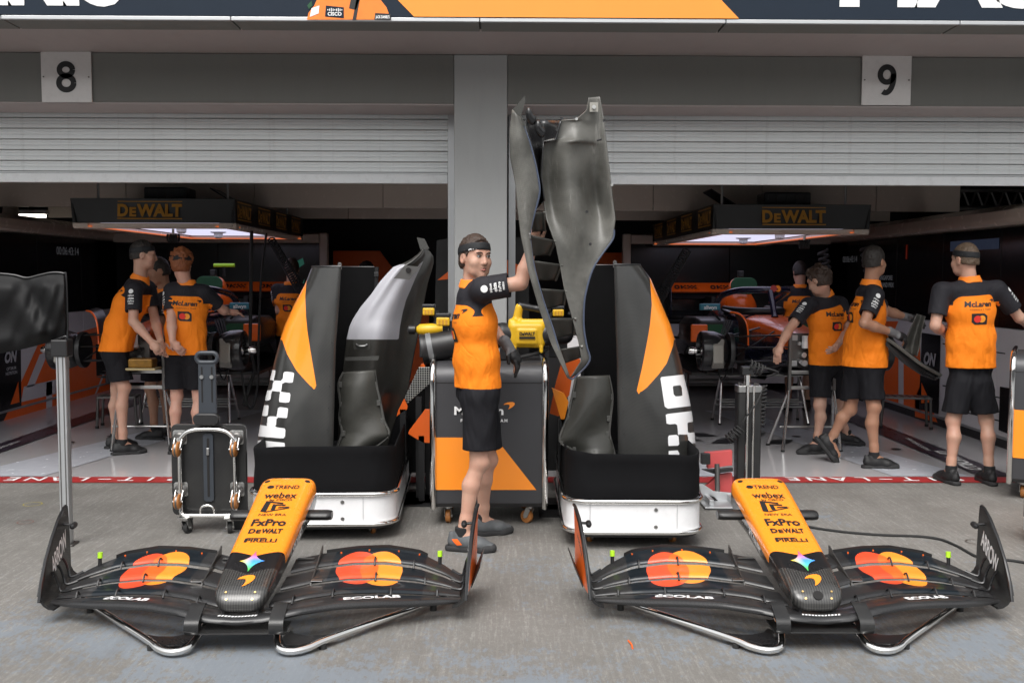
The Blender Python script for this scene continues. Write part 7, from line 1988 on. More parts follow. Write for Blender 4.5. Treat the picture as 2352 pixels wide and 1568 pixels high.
# ---------------------------------------------------------------- step stools
def stool(label, x, y, w, d, h, rot):
    r = thing('step_stool', label, 'stool', (x, y, 0), rot, 'metal step stools')
    mb = MB(); mb.prism(rrect(w, d, 0.02), (0, 0, h - 0.018), (1, 0, 0), (0, 1, 0), 0.018); mb.build('seat', 'dark_steel', r, smooth=0, bevel=0.003)
    for i in range(7):
        for j in range(4):
            mb = MB(); xx, yy = -w / 2 + w * (i + 0.5) / 7, -d / 2 + d * (j + 0.5) / 4
            mb.box((xx, yy, h + 0.0015), (w / 7 * 0.6, d / 4 * 0.35, 0.003), Matrix.Rotation(0.7 if (i + j) % 2 else -0.7, 3, 'Z')); mb.build('tread_bar', 'steel', r, smooth=0)
    for sx in (-1, 1):
        for sy in (-1, 1):
            e = Vector((sx * (w / 2 - 0.02), sy * (d / 2 - 0.02), 0))
            mb = MB(); mb.cyl(e + Vector((sx * 0.015, 0, 0.025)), e + Vector((0, 0, h - 0.018)), 0.014, n=10); o = mb.build('leg', 'dark_steel', r, smooth=60)
            mb = MB(); mb.cyl(e + Vector((sx * 0.015, 0, 0.0)), e + Vector((sx * 0.015, 0, 0.03)), 0.019, n=10); mb.build('rubber_foot', 'rubber', o)
    return r
c = atz(2085, 985, 0); stool('metal step stool beside the black door of the right wall', c.x, c.y + 0.1, 0.50, 0.26, 0.33, math.radians(-12))
c = atz(262, 985, 0); stool('metal step stool behind the legs of the leftmost man', c.x, c.y + 0.15, 0.40, 0.26, 0.33, math.radians(8))
# ================================================================== people
def skin_mat(name, col, flush):
    m, t = base(name)
    o = t.obj(); n = t.noise(o, 9, 6, 0.6); n2 = t.noise(o, 60, 4, 0.6)
    c = t.mix(t.ramp(n, 0.35, 0.75), col, flush)
    c = t.mix(t.math('MULTIPLY', t.ramp(n2, 0.5, 0.8), 0.18), c, tuple(x * 0.6 for x in col))
    t.set('Base Color', c); t.set('Roughness', 0.52)
    t.b.inputs['Subsurface Weight'].default_value = 0.12
    t.b.inputs['Subsurface Radius'].default_value = (0.02, 0.008, 0.004)
    t.b.inputs['Subsurface Scale'].default_value = 0.3
    t.bump(n2, 0.06, 0.003)
    return m
skin_mat('skin_fair', (0.49, 0.295, 0.215), (0.48, 0.245, 0.175))
skin_mat('skin_pale', (0.56, 0.33, 0.25), (0.60, 0.30, 0.22))
skin_mat('skin_tan', (0.36, 0.195, 0.125), (0.37, 0.18, 0.11))
def hair_mat(name, col):
    m, t = base(name)
    o = t.obj(); n = t.noise(t.mapping(o, (1, 1, 0.25)), 220, 4, 0.7); n1 = t.noise(o, 18, 4)
    t.set('Base Color', t.mix(n, tuple(x * 0.4 for x in col), tuple(x * 1.5 for x in col)))
    t.set('Roughness', 0.55)
    t.bump(t.math('ADD', n, n1), 0.6, 0.006)
    return m
hair_mat('hair_brown', (0.040, 0.022, 0.014)); hair_mat('hair_dark', (0.020, 0.015, 0.012)); hair_mat('hair_red', (0.22, 0.065, 0.018)); hair_mat('hair_light', (0.10, 0.065, 0.040))
def shirt_mat():
    m, t = base('team_shirt')
    o = t.obj(); n = t.noise(o, 7, 5); w = t.noise(o, 380, 2)
    c = t.mix(n, (0.84, 0.205, 0.010), (0.92, 0.245, 0.014))
    dk = t.mix(n, (0.015, 0.0145, 0.018), (0.023, 0.022, 0.027))
    t.set('Base Color', t.mix(t.math('GREATER_THAN', t.attr('dark'), 0.0), c, dk))
    t.set('Roughness', 0.72)
    t.b.inputs['Specular IOR Level'].default_value = 0.22
    cr = t.math('ABSOLUTE', t.math('SUBTRACT', t.noise(t.mapping(o, (6, 6, 4), rot=(0.5, 0.4, 0.2)), 1.3, 3, 0.5, 0.9), 0.5))
    t.bump(t.math('ADD', t.math('MULTIPLY', w, 0.03), t.math('POWER', cr, 0.7)), 0.55, 0.018)
    return m
shirt_mat()
def shorts_mat():
    m, t = base('dark_shorts')
    o = t.obj(); n = t.noise(o, 6, 5); cr = t.noise(t.mapping(o, (8, 8, 4)), 1.6, 5, 0.55, 0.6)
    t.set('Base Color', t.mix(n, (0.0085, 0.0085, 0.0105), (0.014, 0.014, 0.017)))
    t.set('Roughness', 0.75)
    t.b.inputs['Specular IOR Level'].default_value = 0.15
    t.bump(cr, 0.35, 0.012)
shorts_mat()
M('shoe_black', (0.010, 0.010, 0.011), 0.6, var=0.3, vscale=30)
M('shoe_grey', (0.075, 0.08, 0.085), 0.65, var=0.3, vscale=30)
M('sock_black', (0.010, 0.010, 0.011), 0.85, var=0.1)
M('headband', (0.006, 0.007, 0.009), 0.7, var=0.1)
M('eye_white', (0.40, 0.38, 0.36), 0.25, var=0.0)
M('iris', (0.03, 0.035, 0.03), 0.2, var=0.0)
M('lip', (0.42, 0.15, 0.12), 0.45, var=0.05)
M('print_dark', (0.014, 0.013, 0.014), 0.6, var=0, rvar=0)
M('print_white', (0.72, 0.72, 0.72), 0.6, var=0, rvar=0)
M('print_red', (0.70, 0.03, 0.02), 0.6, var=0, rvar=0)
M('print_amber', (0.85, 0.30, 0.02), 0.6, var=0, rvar=0)
def VV(*a): return Vector(a)
def ground_pt(u, v): return atz(u, v, 0.0)
def standing(x, y, ang, h=1.8):
    """default joints in world space; ang = facing angle (0 = away from the camera, 90 = towards +x)"""
    a = math.radians(ang); f = VV(math.sin(a), math.cos(a), 0); r = VV(math.cos(a), -math.sin(a), 0); k = h / 1.8
    o = VV(x, y, 0)
    P = lambda rr, ff, z: o + r * rr * k + f * ff * k + VV(0, 0, z * k)
    J = dict(o=o, f=f, r=r, k=k, pel=P(0, 0, .95), neck=P(0, -.012, 1.495), head=P(0, .03, 1.675), hf=f.copy(), hu=VV(0, 0, 1))
    for s, n in ((1, 'R'), (-1, 'L')):
        J['sh' + n] = P(s * .178, -.005, 1.435); J['el' + n] = P(s * .235, -.03, 1.15); J['wr' + n] = P(s * .235, .07, .91)
        J['hip' + n] = P(s * .092, 0, .92); J['kn' + n] = P(s * .105, .02, .50); J['an' + n] = P(s * .11, -.02, .085)
        J['toe' + n] = (f + r * s * 0.12).normalized()
    return J
def frame(f, u):
    f = f.normalized(); r = f.cross(u).normalized(); u = r.cross(f); return r, f, u
def seg(a, b, t): return a + (b - a) * t
def hand(F, w, d, palm_n, k=1.0, curl=0.5, side=1):
    """palm and five separate fingers; d = pointing direction, palm_n = palm normal"""
    d = d.normalized(); n = (palm_n - d * palm_n.dot(d)).normalized(); x = d.cross(n) * side
    c = w + d * 0.05 * k
    F.cone(w, c + d * 0.03 * k, 0.026 * k, 0.030 * k, 0.012, flat=1.0)
    F.cone(c - x * 0.02 * k, c + x * 0.02 * k + d * 0.012 * k, 0.022 * k, 0.022 * k, 0.015)
    for i, (o, L) in enumerate(((0.030, 0.070), (0.010, 0.080), (-0.010, 0.075), (-0.029, 0.058))):
        a = c + d * 0.038 * k + x * o * k
        c1 = curl * (0.7 + 0.12 * i)
        d1 = (d * math.cos(c1) + n * math.sin(c1)); d2 = (d * math.cos(c1 * 2.2) + n * math.sin(c1 * 2.2))
        b = a + d1 * L * 0.5 * k; e = b + d2 * L * 0.55 * k
        F.cone(a, b, 0.0100 * k, 0.0095 * k, 0.004); F.cone(b, e, 0.0095 * k, 0.0080 * k, 0.004)
    t0 = w + d * 0.022 * k + x * 0.024 * k; t1 = t0 + (d * 0.55 + x * 0.75 + n * 0.2).normalized() * 0.042 * k; t2 = t1 + (d * 0.9 + x * 0.1 + n * 0.45).normalized() * 0.034 * k
    F.cone(t0, t1, 0.014 * k, 0.011 * k, 0.008); F.cone(t1, t2, 0.011 * k, 0.009 * k, 0.004)
def person(label, J, skin='skin_fair', hair='hair_brown', band=True, style='short', h=0.007, face=False, shoes='shoe_black', backprint=True, sleeves='RL', gloves='', seed=1, hands=None, stubble=False, hem=None, girth=0.95):
    o = J['o'].copy(); r_ = thing('person', label, 'person', o)
    J = {n: (v - o if isinstance(v, Vector) and n not in ('f', 'r', 'hf', 'hu', 'toeR', 'toeL', 'o') else v) for n, v in J.items()}
    k = J['k']; f, r = J['f'], J['r']; hands = hands or {}
    pel, neck, hd = J['pel'], J['neck'], J['head']
    hr, hf, hu = frame(J['hf'], J['hu'])
    Rm = np.array([hr, hf, hu]).T
    pts = [J[n] for n in J if isinstance(J[n], Vector) and n not in ('f', 'r', 'hf', 'hu', 'toeR', 'toeL', 'o')]
    lo = np.min([p[:] for p in pts], 0) - 0.24; hi = np.max([p[:] for p in pts], 0) + 0.24
    lo[2] = -0.02
    # ---- body: one continuous skin surface
    F = Field(lo, hi, h)
    H = lambda a, b, c: hd + (hr * a + hf * b + hu * c) * k
    F.ell(H(0, -.014, .026), (.074 * k, .096 * k, .092 * k), 0, R=Rm)
    F.ell(H(0, .024, -.035), (.061 * k, .070 * k, .084 * k), .035, R=Rm)
    F.cone(H(-.030, .045, -.078), H(.030, .045, -.078), .030 * k, .030 * k, .03)
    F.ell(H(0, .070, -.098), (.024 * k, .022 * k, .018 * k), .02, R=Rm)
    F.cone(H(-.036, .074, .028), H(.036, .074, .028), .012 * k, .012 * k, .02)
    F.cone(H(0, .088, .012), H(0, .104, -.030), .009 * k, .0135 * k, .012); F.cone(H(-.011, .094, -.036), H(.011, .094, -.036), .008 * k, .008 * k, .008)
    for s in (-1, 1):
        F.ell(H(s * .031, .099, .006), (.017 * k, .012 * k, .011 * k), .014, 'cut', R=Rm)
        F.ell(H(s * .045, .062, -.030), (.020 * k, .020 * k, .020 * k), .03, R=Rm)
        F.ell(H(s * .077, -.016, -.012), (.010 * k, .021 * k, .032 * k), .008, R=Rm)
        F.ell(H(s * .085, -.012, -.010), (.006 * k, .011 * k, .018 * k), .006, 'cut', R=Rm)
    F.ell(H(0, .087, -.056), (.021 * k, .010 * k, .006 * k), .008, R=Rm); F.ell(H(0, .085, -.067), (.018 * k, .010 * k, .007 * k), .008, R=Rm)
    F.cone(neck + VV(0, 0, -.03), H(0, -.022, -.06), .060 * k, .053 * k, .03)
    waist = seg(pel, neck, .25); chest = seg(pel, neck, .62); up = seg(pel, neck, .86)
    F.cone(pel, waist, .105 * k, .095 * k, .04, flat=1.3, side=r); F.cone(waist, chest, .095 * k, .105 * k, .04, flat=1.35, side=r); F.cone(chest, up, .10 * k, .07 * k, .04, flat=1.5, side=r)
    F.cone(J['shR'], J['shL'], .05 * k, .05 * k, .04)
    for n in 'RL':
        sg = 1 if n == 'R' else -1
        S, E, Wr = J['sh' + n], J['el' + n], J['wr' + n]
        F.cone(S, E, .048 * k, .039 * k, .02); F.cone(E, seg(E, Wr, .35), .039 * k, .041 * k, .015); F.cone(seg(E, Wr, .35), Wr, .041 * k, .026 * k, .015)
        d = hands.get(n, {}).get('d', (Wr - E).normalized()); pn = hands.get(n, {}).get('n', (f * 0.3 - r * sg)); cu = hands.get(n, {}).get('curl', 0.45)
        hand(F, Wr, d, pn, k, cu, 1 if n == 'R' else -1)
        Hp, K, A = J['hip' + n], J['kn' + n], J['an' + n]
        fl = (J['toe' + n] * 0.012)
        F.cone(Hp, K, .074 * k, .053 * k, .03); F.cone(K + fl, K + fl * 1.2, .052 * k, .050 * k, .02)
        F.cone(seg(K, A, .08), seg(K, A, .32) - J['toe' + n] * .014, .045 * k, .050 * k, .02); F.cone(seg(K, A, .32) - J['toe' + n] * .014, seg(K, A, .78), .050 * k, .032 * k, .02); F.cone(seg(K, A, .78), A, .036 * k, .037 * k, .02)
        F.cone(A, A + J['toe' + n] * .10 + VV(0, 0, -.04), .036 * k, .03 * k, .02)
    body = F.build('body', skin, r_, relax=1)
    # ---- shirt
    # torso coordinates
    az = (neck - pel).normalized(); ar = (J['shR'] - J['shL']).normalized(); af = az.cross(ar).normalized() * -1
    ar0 = np.array(ar); az0 = np.array(az); nk = np.array(neck)
    def torso(G, inf=0.0):
        G.cone(pel + VV(0, 0, -.10), waist, (.146 + inf) * k * girth, (.133 + inf) * k * girth, .03, flat=1.40, side=r)
        G.cone(waist, chest, (.133 + inf) * k * girth, (.135 + inf) * k * girth, .05, flat=1.30, side=ar)
        G.cone(chest, up, (.132 + inf) * k * girth, (.094 + inf) * k, .05, flat=1.45, side=ar)
        G.cone(seg(J['shR'], J['shL'], .12), seg(J['shR'], J['shL'], .88), (.062 + inf) * k, (.062 + inf) * k, .05)
        G.cone(up, neck, (.085 + inf) * k, (.062 + inf) * k, .04)
    F = Field(lo, hi, h)
    torso(F)
    TD = Field(lo, hi, h * 2); torso(TD)
    FS = Field(lo, hi, h)
    for n in 'RL':
        S, E = J['sh' + n], J['el' + n]
        FS.cone(S, seg(S, E, .85), .070 * k, .068 * k, 0)
        e = seg(S, E, .70); dd = (E - S).normalized(); m_ = 0.14
        FS.plane(e, dd, 0.0, np.array(e + dd * 0.06) - m_, np.array(e + dd * 0.06) + m_)
        FS.cone(seg(S, E, .60), E, .056 * k, .060 * k, 0, 'cut')
    F.put((slice(None),) * 3, FS.D, 0.035, 'add')
    hemz = hem if hem is not None else (pel.z - 0.075 * k)
    F.plane((0, 0, hemz), (0, 0, -1))
    F.cone(neck + az * 0.02, H(0, -.01, -.04), .060 * k, .058 * k, .005, 'cut')
    kx = (pel + neck) / 2
    def disp(V):
        ax = np.array(pel) + np.outer((V - np.array(pel)) @ az0, az0)
        n = V - ax; L = np.linalg.norm(n, axis=1, keepdims=True) + 1e-6
        q = folds(V, 0.0034, 0.15, seed, (1.2, 1.2, 0.9)) + folds(V, 0.0014, 0.07, seed + 9, (1.3, 1.3, 0.5))
        low = np.clip((nk[2] - V[:, 2]) / 0.5, 0.25, 1.2)
        return n / L * (q * low)[:, None]
    def dark(V):
        # signed: positive where the dark yoke and sleeves are
        i = np.clip(((V - TD.lo) / TD.h).round().astype(int), 0, np.array(TD.D.shape) - 1)
        slv = TD.D[i[:, 0], i[:, 1], i[:, 2]] - 0.020
        p = V - nk; x = np.abs(p @ ar0); z = p @ az0
        # rounded body panel: |x| < .150, z < -.095, corner radius .06
        qx = x - (0.150 * k - 0.055); qz = z - (-0.105 * k - 0.055)
        yoke = np.sqrt(np.maximum(qx, 0) ** 2 + np.maximum(qz, 0) ** 2) + np.minimum(np.maximum(qx, qz), 0) - 0.055
        # below the armpit the panel widens to the whole torso
        wide = z + 0.168 * k
        yk = np.minimum(yoke, np.maximum(wide, -1))
        # dip of the yoke over the sleeves
        return np.maximum(np.where(slv > 0.0, np.minimum(slv, 0.05), -1), yk)
    shirt = F.build('shirt', 'team_shirt', r_, attrs={'dark': dark}, disp=disp, relax=1)
    # collar: folded ring round the neck
    cu_ = Field(np.array(neck) - 0.2, np.array(neck) + 0.2, max(0.006, h * 0.8))
    nd = (hd - neck).normalized(); cdir = (az * 0.75 + nd * 0.25).normalized()
    c0 = neck + az * -0.005
    cu_.cone(c0 - cdir * 0.03, c0 + cdir * 0.034, .094 * k, .071 * k, .004, flat=1.06, side=ar)
    cu_.cone(c0 - cdir * 0.06, c0 + cdir * 0.09, .066 * k, .060 * k, .006, 'cut')
    cu_.plane(c0 + cdir * 0.042 * k, cdir); cu_.plane(c0 - cdir * 0.026 * k + af * 0, -cdir + af * 0.25)
    cu_.build('collar', M('collar_orange', (0.88, 0.225, 0.012), 0.7, var=0.05), r_, relax=1)
    # ---- shorts
    F = Field(lo, hi, h)
    F.cone(pel + VV(0, 0, .05), pel + VV(0, 0, -.05), .114 * k, .118 * k, .02, flat=1.48, side=r)
    for n in 'RL':
        Hp, K = J['hip' + n], J['kn' + n]
        F.cone(Hp + VV(0, 0, -.06), seg(Hp, K, .95), .098 * k, .094 * k, .05)
    for n in 'RL':
        Hp, K = J['hip' + n], J['kn' + n]; e = seg(Hp, K, .83); dd = (K - Hp).normalized()
        ndir = (dd + VV(0, 0, -1)).normalized()
        F.plane(e, ndir, 0.0, np.array(e + dd * .1) - 0.17, np.array(e + dd * .1) + 0.17)
        F.cone(seg(Hp, K, .72), K, .074 * k, .080 * k, 0, 'cut')
    F.plane((0, 0, (hem if hem is not None else pel.z - 0.075 * k) + 0.005), (0, 0, 1))
    def disp2(V):
        ax = np.array(pel); n = V - ax; n[:, 2] = 0; L = np.linalg.norm(n, axis=1, keepdims=True) + 1e-6
        return n / L * (folds(V, 0.0038, 0.12, seed + 3, (1.6, 1.6, 0.7)))[:, None]
    F.build('shorts', 'dark_shorts', r_, disp=disp2, relax=1)
    # ---- socks and shoes
    for n in 'RL':
        A, t = J['an' + n], J['toe' + n].normalized(); sd_ = t.cross(VV(0, 0, 1)); sd_ = (sd_ if sd_.length > 0.2 else r).normalized()
        un = sd_.cross(t).normalized()
        lowp = lambda a, b: A + t * a * k + un * b * k
        F = Field(np.array(A) - 0.32, np.array(A) + 0.32, h)
        F.cone(lowp(-.002, .045), lowp(0, -.02), .041 * k, .042 * k, .005); F.plane(lowp(0, .052), un)
        F.build('sock', 'sock_black', r_)
        hs_ = min(h, 0.006)
        F = Field(np.array(A) - 0.30, np.array(A) + 0.30, hs_)
        F.cone(lowp(-.050, -.036), lowp(.02, -.036), .034 * k, .038 * k, .015); F.cone(lowp(.02, -.036), lowp(.105, -.046), .040 * k, .036 * k, .03, flat=1.12, side=sd_)
        F.cone(lowp(.105, -.048), lowp(.165, -.056), .035 * k, .023 * k, .03, flat=1.3, side=sd_)
        F.cone(lowp(-.018, .002), lowp(-.005, -.03), .037 * k, .040 * k, .025); F.cone(lowp(.015, -.006), lowp(.08, -.032), .030 * k, .026 * k, .025)
        F.cone(lowp(-.068, .012), lowp(-.058, -.03), .012 * k, .024 * k, .02)
        F.cone(lowp(.004, .07), lowp(-.002, -.005), .038 * k, .031 * k, .006, 'cut')
        F.plane(lowp(0, -.060), -un)
        sh = F.build('shoe', shoes, r_, relax=1)
        F = Field(np.array(A) - 0.30, np.array(A) + 0.30, hs_)
        F.cone(lowp(-.066, -.072), lowp(.02, -.072), .036 * k, .040 * k, .02, flat=1.0); F.cone(lowp(.02, -.072), lowp(.125, -.072), .040 * k, .046 * k, .02); F.cone(lowp(.125, -.072), lowp(.172, -.066), .042 * k, .028 * k, .02, flat=1.2, side=sd_)
        F.plane(lowp(0, -.0865), -un); F.plane(lowp(0, -.052), un - t * 0.06)
        so_ = F.build('sole', M('sole_black', (0.022, 0.022, 0.023), 0.75), sh, relax=0)
        if face:
            for q in range(5):
                c_ = lowp(.035 + q * .016, .020 - q * .0085)
                mb = MB(); mb.tube(smoothpath([c_ - sd_ * .020 - un * .006, c_ + un * .003, c_ + sd_ * .020 - un * .006], 3), .0028, 5); mb.build('lace', 'black_plastic', sh)
            if n == 'R':
                c_ = lowp(-.03, -.03) + sd_ * 0.0
                mb = MB()
                Sf = Surf(sh); wrap('orange_flash', [PG([(-.045, .012), (-.01, .018), (.02, -.012), (-.012, -.02), (-.03, -.004)])], lowp(-.01, -.028) + sd_ * .1, t, un, Sf, sh, 'papaya_dark', .002, .01, .2)
    # ---- hair and headband
    hh = min(h, 0.006)
    F = Field(np.array(hd) - 0.2, np.array(hd) + 0.2, hh)
    grow = {'short': .009, 'crop': .005, 'curly': .016, 'tousle': .012}[style]
    F.ell(H(0, -.014, .028), ((.075 + grow) * k, (.097 + grow) * k, (.094 + grow * 1.2) * k), 0, R=Rm)
    F.ell(H(0, -.045, -.040), ((.066 + grow * .6) * k, (.058 + grow * .6) * k, .055 * k), .03, R=Rm)
    rr = np.random.default_rng(seed)
    if style in ('curly', 'tousle'):
        for _ in range(150 if style == 'curly' else 60):
            v = rr.normal(size=3); v /= np.linalg.norm(v)
            if v[2] < -0.45 or (v[1] > 0.5 and v[2] < 0.35): continue
            F.ell(H(v[0] * .088, -.014 + v[1] * .11, .03 + v[2] * .108), tuple(rr.uniform(.011, .021, 3) * k), .006)
    F.plane(H(0, .080, .050), tuple(hf * .80 - hu * .60)); F.plane(H(0, .015, -.02), tuple(hf * .93 - hu * .36)); F.plane(H(0, -.05, {'crop': -.040, 'short': -.066, 'tousle': -.072, 'curly': -.085}[style]), tuple(-hu + hf * 0.25))
    for s in (-1, 1):
        F.ell(H(s * .09, .0, -.018), (.03 * k, .028 * k, .042 * k), .004, 'cut', R=Rm)
    def disp3(V):
        n = V - np.array(hd); n /= np.linalg.norm(n, axis=1, keepdims=True)
        return n * (folds(V, 0.0022, 0.022, seed + 5, n=14) + folds(V, 0.0016, 0.010, seed + 6, n=14))[:, None]
    F.build('hair', hair, r_, disp=disp3)
    if band:
        F = Field(np.array(hd) - 0.2, np.array(hd) + 0.2, min(hh, 0.005))
        g = grow + .004
        F.ell(H(0, -.014, .026), ((.075 + g) * k, (.097 + g) * k, (.112 + g) * k), 0, R=Rm)
        bn = (hu * 0.96 - hf * 0.22).normalized()
        F.plane(H(0, .0, .070), tuple(bn)); F.plane(H(0, .0, .024), tuple(-bn))
        hb = F.build('headband', 'headband', r_, relax=1)
        if face:
            Sb = Surf(hb); side = (hr * 0.85 + hf * 0.55).normalized(); xd = hu.cross(side)
            wrap('lettering', [T('ON', 0.021, -0.022, 0, bold=0.06, shear=0.2), rect2(0.002, 0.001, 0.034, 0.007), rect2(0.002, -0.008, 0.034, -0.002)], H(.045, .075, .036) , xd, (hu * 0.95 - xd * -0.18), Sb, hb, 'print_white', 0.002, 0.01, 0.12)
    if face:
        for s in (-1, 1):
            c = H(s * .030, .0800, .006)
            mb = MB(); mb.lathe([(0.0001, -.011)] + [(.0108 * math.sin(a), -.0108 * math.cos(a)) for a in np.linspace(0.3, 2.84, 9)] + [(0.0001, .0108)], c, hf, 14); e = mb.build('eye', 'eye_white', body, smooth=180)
            g = (hf * 1.0 - hr * 0.22).normalized()
            mb = MB(); mb.lathe([(0.0001, 0), (.0058, 0), (.004, .0012), (.0001, .0016)], c + g * .0101, g, 14); mb.build('iris', 'iris', body)
            P = smoothpath([H(s * .014, .0965, .0225), H(s * .030, .0960, .028), H(s * .047, .084, .024)], 4)
            mb = MB(); mb.tube(P, [.0030] * 3 + [.0040] * 4 + [.0025] * (len(P) - 7), 6); mb.build('eyebrow', hair, body)
            P = smoothpath([H(s * .018, .0905, .0085), H(s * .031, .0945, .0145), H(s * .045, .083, .008)], 4)
            mb = MB(); mb.tube(P, .0016, 5); mb.build('eyelid', 'hair_dark', body)
        P = smoothpath([H(-.022, .087, -.0615), H(0, .0985, -.060), H(.022, .087, -.0615)], 5)
        mb = MB(); mb.tube(P, .0022, 5); mb.build('mouth_line', M('mouth_dark', (0.10, 0.03, 0.025), 0.6), body)
        P = smoothpath([H(-.018, .0875, -.068), H(0, .0975, -.070), H(.018, .0875, -.068)], 5)
        mb = MB(); mb.tube(P, [.002] + [.0045] * (len(P) - 2) + [.002], 6); mb.build('lower_lip', 'lip', body)
    # ---- gloves
    for n in gloves:
        F = Field(np.array(J['wr' + n]) - 0.22, np.array(J['wr' + n]) + 0.22, min(h, .006))
        sg = 1 if n == 'R' else -1
        d = hands.get(n, {}).get('d', (J['wr' + n] - J['el' + n]).normalized()); pn = hands.get(n, {}).get('n', (f * 0.3 - r * sg)); cu = hands.get(n, {}).get('curl', 0.45)
        hand(F, J['wr' + n], d, pn, k * 1.16, cu, sg)
        F.cone(J['wr' + n] - d * .035, J['wr' + n] + d * .01, .037 * k, .034 * k, .006)
        wz = np.array(J['wr' + n]); dz = np.array(d)
        F.build('glove', glove_mat(), r_, attrs={'grip': lambda V: (V - wz) @ dz - 0.045})
    # ---- printed marks on the shirt
    Ss = Surf(shirt)
    bn = -af
    if backprint:
        yd = az; xd = ar
        oo = neck - az * 0.165 * k
        wrap('lettering', [T('McLaren', 0.040 * k, 0, 0, bold=0.035, sx=1.25, shear=0.25, width=0.205 * k)], oo - af * 0.12, xd, yd, Ss, shirt, 'print_dark', 0.003, 0.02, 0.35)
        wrap('speedmark', [swoosh(0.115 * k, 0.024 * k, 0.040 * k)], oo - af * 0.12, xd, yd, Ss, shirt, 'print_dark', 0.003, 0.02, 0.35)
        wrap('lettering', [T('FORMULA 1 TEAM', 0.012 * k, 0.01, -0.042 * k, bold=0.0, spacing=1.3, width=0.16 * k)], oo - af * 0.12, xd, yd, Ss, shirt, 'print_dark', 0.003, 0.03, 0.35)
        w_, h_ = 0.058 * k, 0.042 * k
        wrap('emblem', [PG([(-w_, h_), (w_ * .6, h_), (w_, h_ * .55), (w_, -h_), (-w_ * .6, -h_), (-w_, -h_ * .55)])], oo - az * 0.112 * k - af * 0.12, xd, yd, Ss, shirt, 'print_dark', 0.003, 0.02, 0.35)
        wrap('emblem_disc', [PG(circle(0.027 * k, 18, 0.017 * k))], oo - az * 0.112 * k - af * 0.12, xd, yd, Ss, shirt, 'print_amber', 0.005, 0.02, 0.35)
        wrap('emblem_disc', [PG(circle(0.027 * k, 18, -0.017 * k))], oo - az * 0.112 * k - af * 0.12, xd, yd, Ss, shirt, 'print_red', 0.0065, 0.02, 0.35)
    for n in sleeves:
        sg = 1 if n == 'R' else -1
        S, E = J['sh' + n], J['el' + n]; yd = (S - E).normalized()
        nn = (ar * sg + VV(0, -0.6, 0)); nn = (nn - yd * nn.dot(yd)).normalized(); xd = yd.cross(nn)
        c = seg(S, E, .36)
        wrap('lettering', [PG(circle(0.020 * k, 14, 0, 0.060 * k)), T('Hilton', 0.014 * k, 0, 0.024 * k, bold=0.03), T('okta', 0.020 * k, 0, 0.0, bold=0.04), T('FxPro', 0.016 * k, 0, -0.026 * k, bold=0.03), T('PIRELLI', 0.010 * k, 0, -0.048 * k, bold=0.04)], c, xd, yd, Ss, shirt, 'print_white', 0.003, 0.02, 0.12)
    return r_
def glove_mat():
    if 'work_glove' in MATS: return MATS['work_glove']
    m, t = base('work_glove')
    o = t.obj(); n = t.noise(o, 40, 4)
    t.set('Base Color', t.mix(t.math('GREATER_THAN', t.attr('grip'), 0.0), (0.13, 0.13, 0.135), (0.012, 0.012, 0.013)))
    t.set('Roughness', 0.6); t.bump(n, 0.3, 0.004)
    return m
def upd(J, Y=None, **kw):
    """override joints with measured picture points (u, v, distance)"""
    for n, p in kw.items():
        J[n] = at(*p) if not isinstance(p, Vector) else p
    return J

# the man lifting the panel
YM = 5.72
p = at(1098, 800, YM)
J = standing(p.x, YM, 68, 1.80)
upd(J, pel=(1098, 880, 5.74), neck=(1086, 655, 5.72), head=(1092, 590, 5.70), shR=(1110, 664, 5.56), elR=(1196, 650, 5.53), wrR=(1224, 560, 5.55), shL=(1092, 668, 5.88), elL=(1120, 745, 6.00), wrL=(1166, 795, 5.92),
    hipR=(1102, 893, 5.66), hipL=(1106, 893, 5.84), knR=(1100, 1060, 5.64), knL=(1120, 1056, 5.90), anR=(1062, 1240, 5.62), anL=(1108, 1203, 5.96))
J['hf'] = VV(0.56, -0.83, -0.05).normalized(); J['hu'] = VV(0.02, 0, 1)
J['toeR'] = VV(0.985, -0.17, 0).normalized(); J['toeL'] = VV(0.95, 0.3, 0).normalized()
J['anR'].z = 0.088; J['anL'].z = 0.088
person('man in orange and black shirt with headband lifting the tall carbon panel', J, 'skin_fair', 'hair_brown', True, 'short', 0.0055, True, 'shoe_grey', True, 'R', 'L', 11,
       {'R': {'d': VV(0.05, 0.05, 1), 'n': VV(0.6, -1, 0), 'curl': 0.7}, 'L': {'d': VV(0.55, -0.1, -0.85), 'n': VV(-0.5, 0.2, -0.6), 'curl': 0.5}}, hem=0.928, girth=0.89)

# two men at the front of the left car
J = standing(at(285, 900, 8.8).x, 8.8, 55, 1.82)
upd(J, pel=(262, 790, 8.8), neck=(322, 640, 8.78), head=(330, 585, 8.76), shR=(308, 664, 8.60), elR=(306, 738, 8.50), wrR=(346, 783, 8.42), shL=(340, 662, 8.95), elL=(356, 732, 8.80), wrL=(368, 782, 8.55),
    hipR=(262, 800, 8.72), hipL=(272, 800, 8.88), knR=(284, 890, 8.70), knL=(268, 895, 8.92), anR=(282, 1020, 8.66), anL=(265, 1008, 8.98))
J['anR'].z = J['anL'].z = 0.088; J['hf'] = VV(0.9, 0.35, -0.1)
person('man with headband leaning over the front of the left car', J, 'skin_fair', 'hair_dark', True, 'crop', 0.0075, False, 'shoe_black', True, 'R', '', 21,
       {'R': {'d': VV(0.6, 0, -0.8), 'curl': 0.6}, 'L': {'d': VV(0.1, 0, -1), 'curl': 0.6}}, hem=0.90)
J = standing(at(428, 900, 8.75).x, 8.75, 12, 1.80)
upd(J, head=(417, 606, 8.72), neck=(428, 652, 8.75), shL=(394, 668, 8.72), shR=(470, 672, 8.78), elR=(512, 712, 8.95), wrR=(522, 716, 9.2), elL=(394, 735, 8.60), wrL=(396, 782, 8.52))
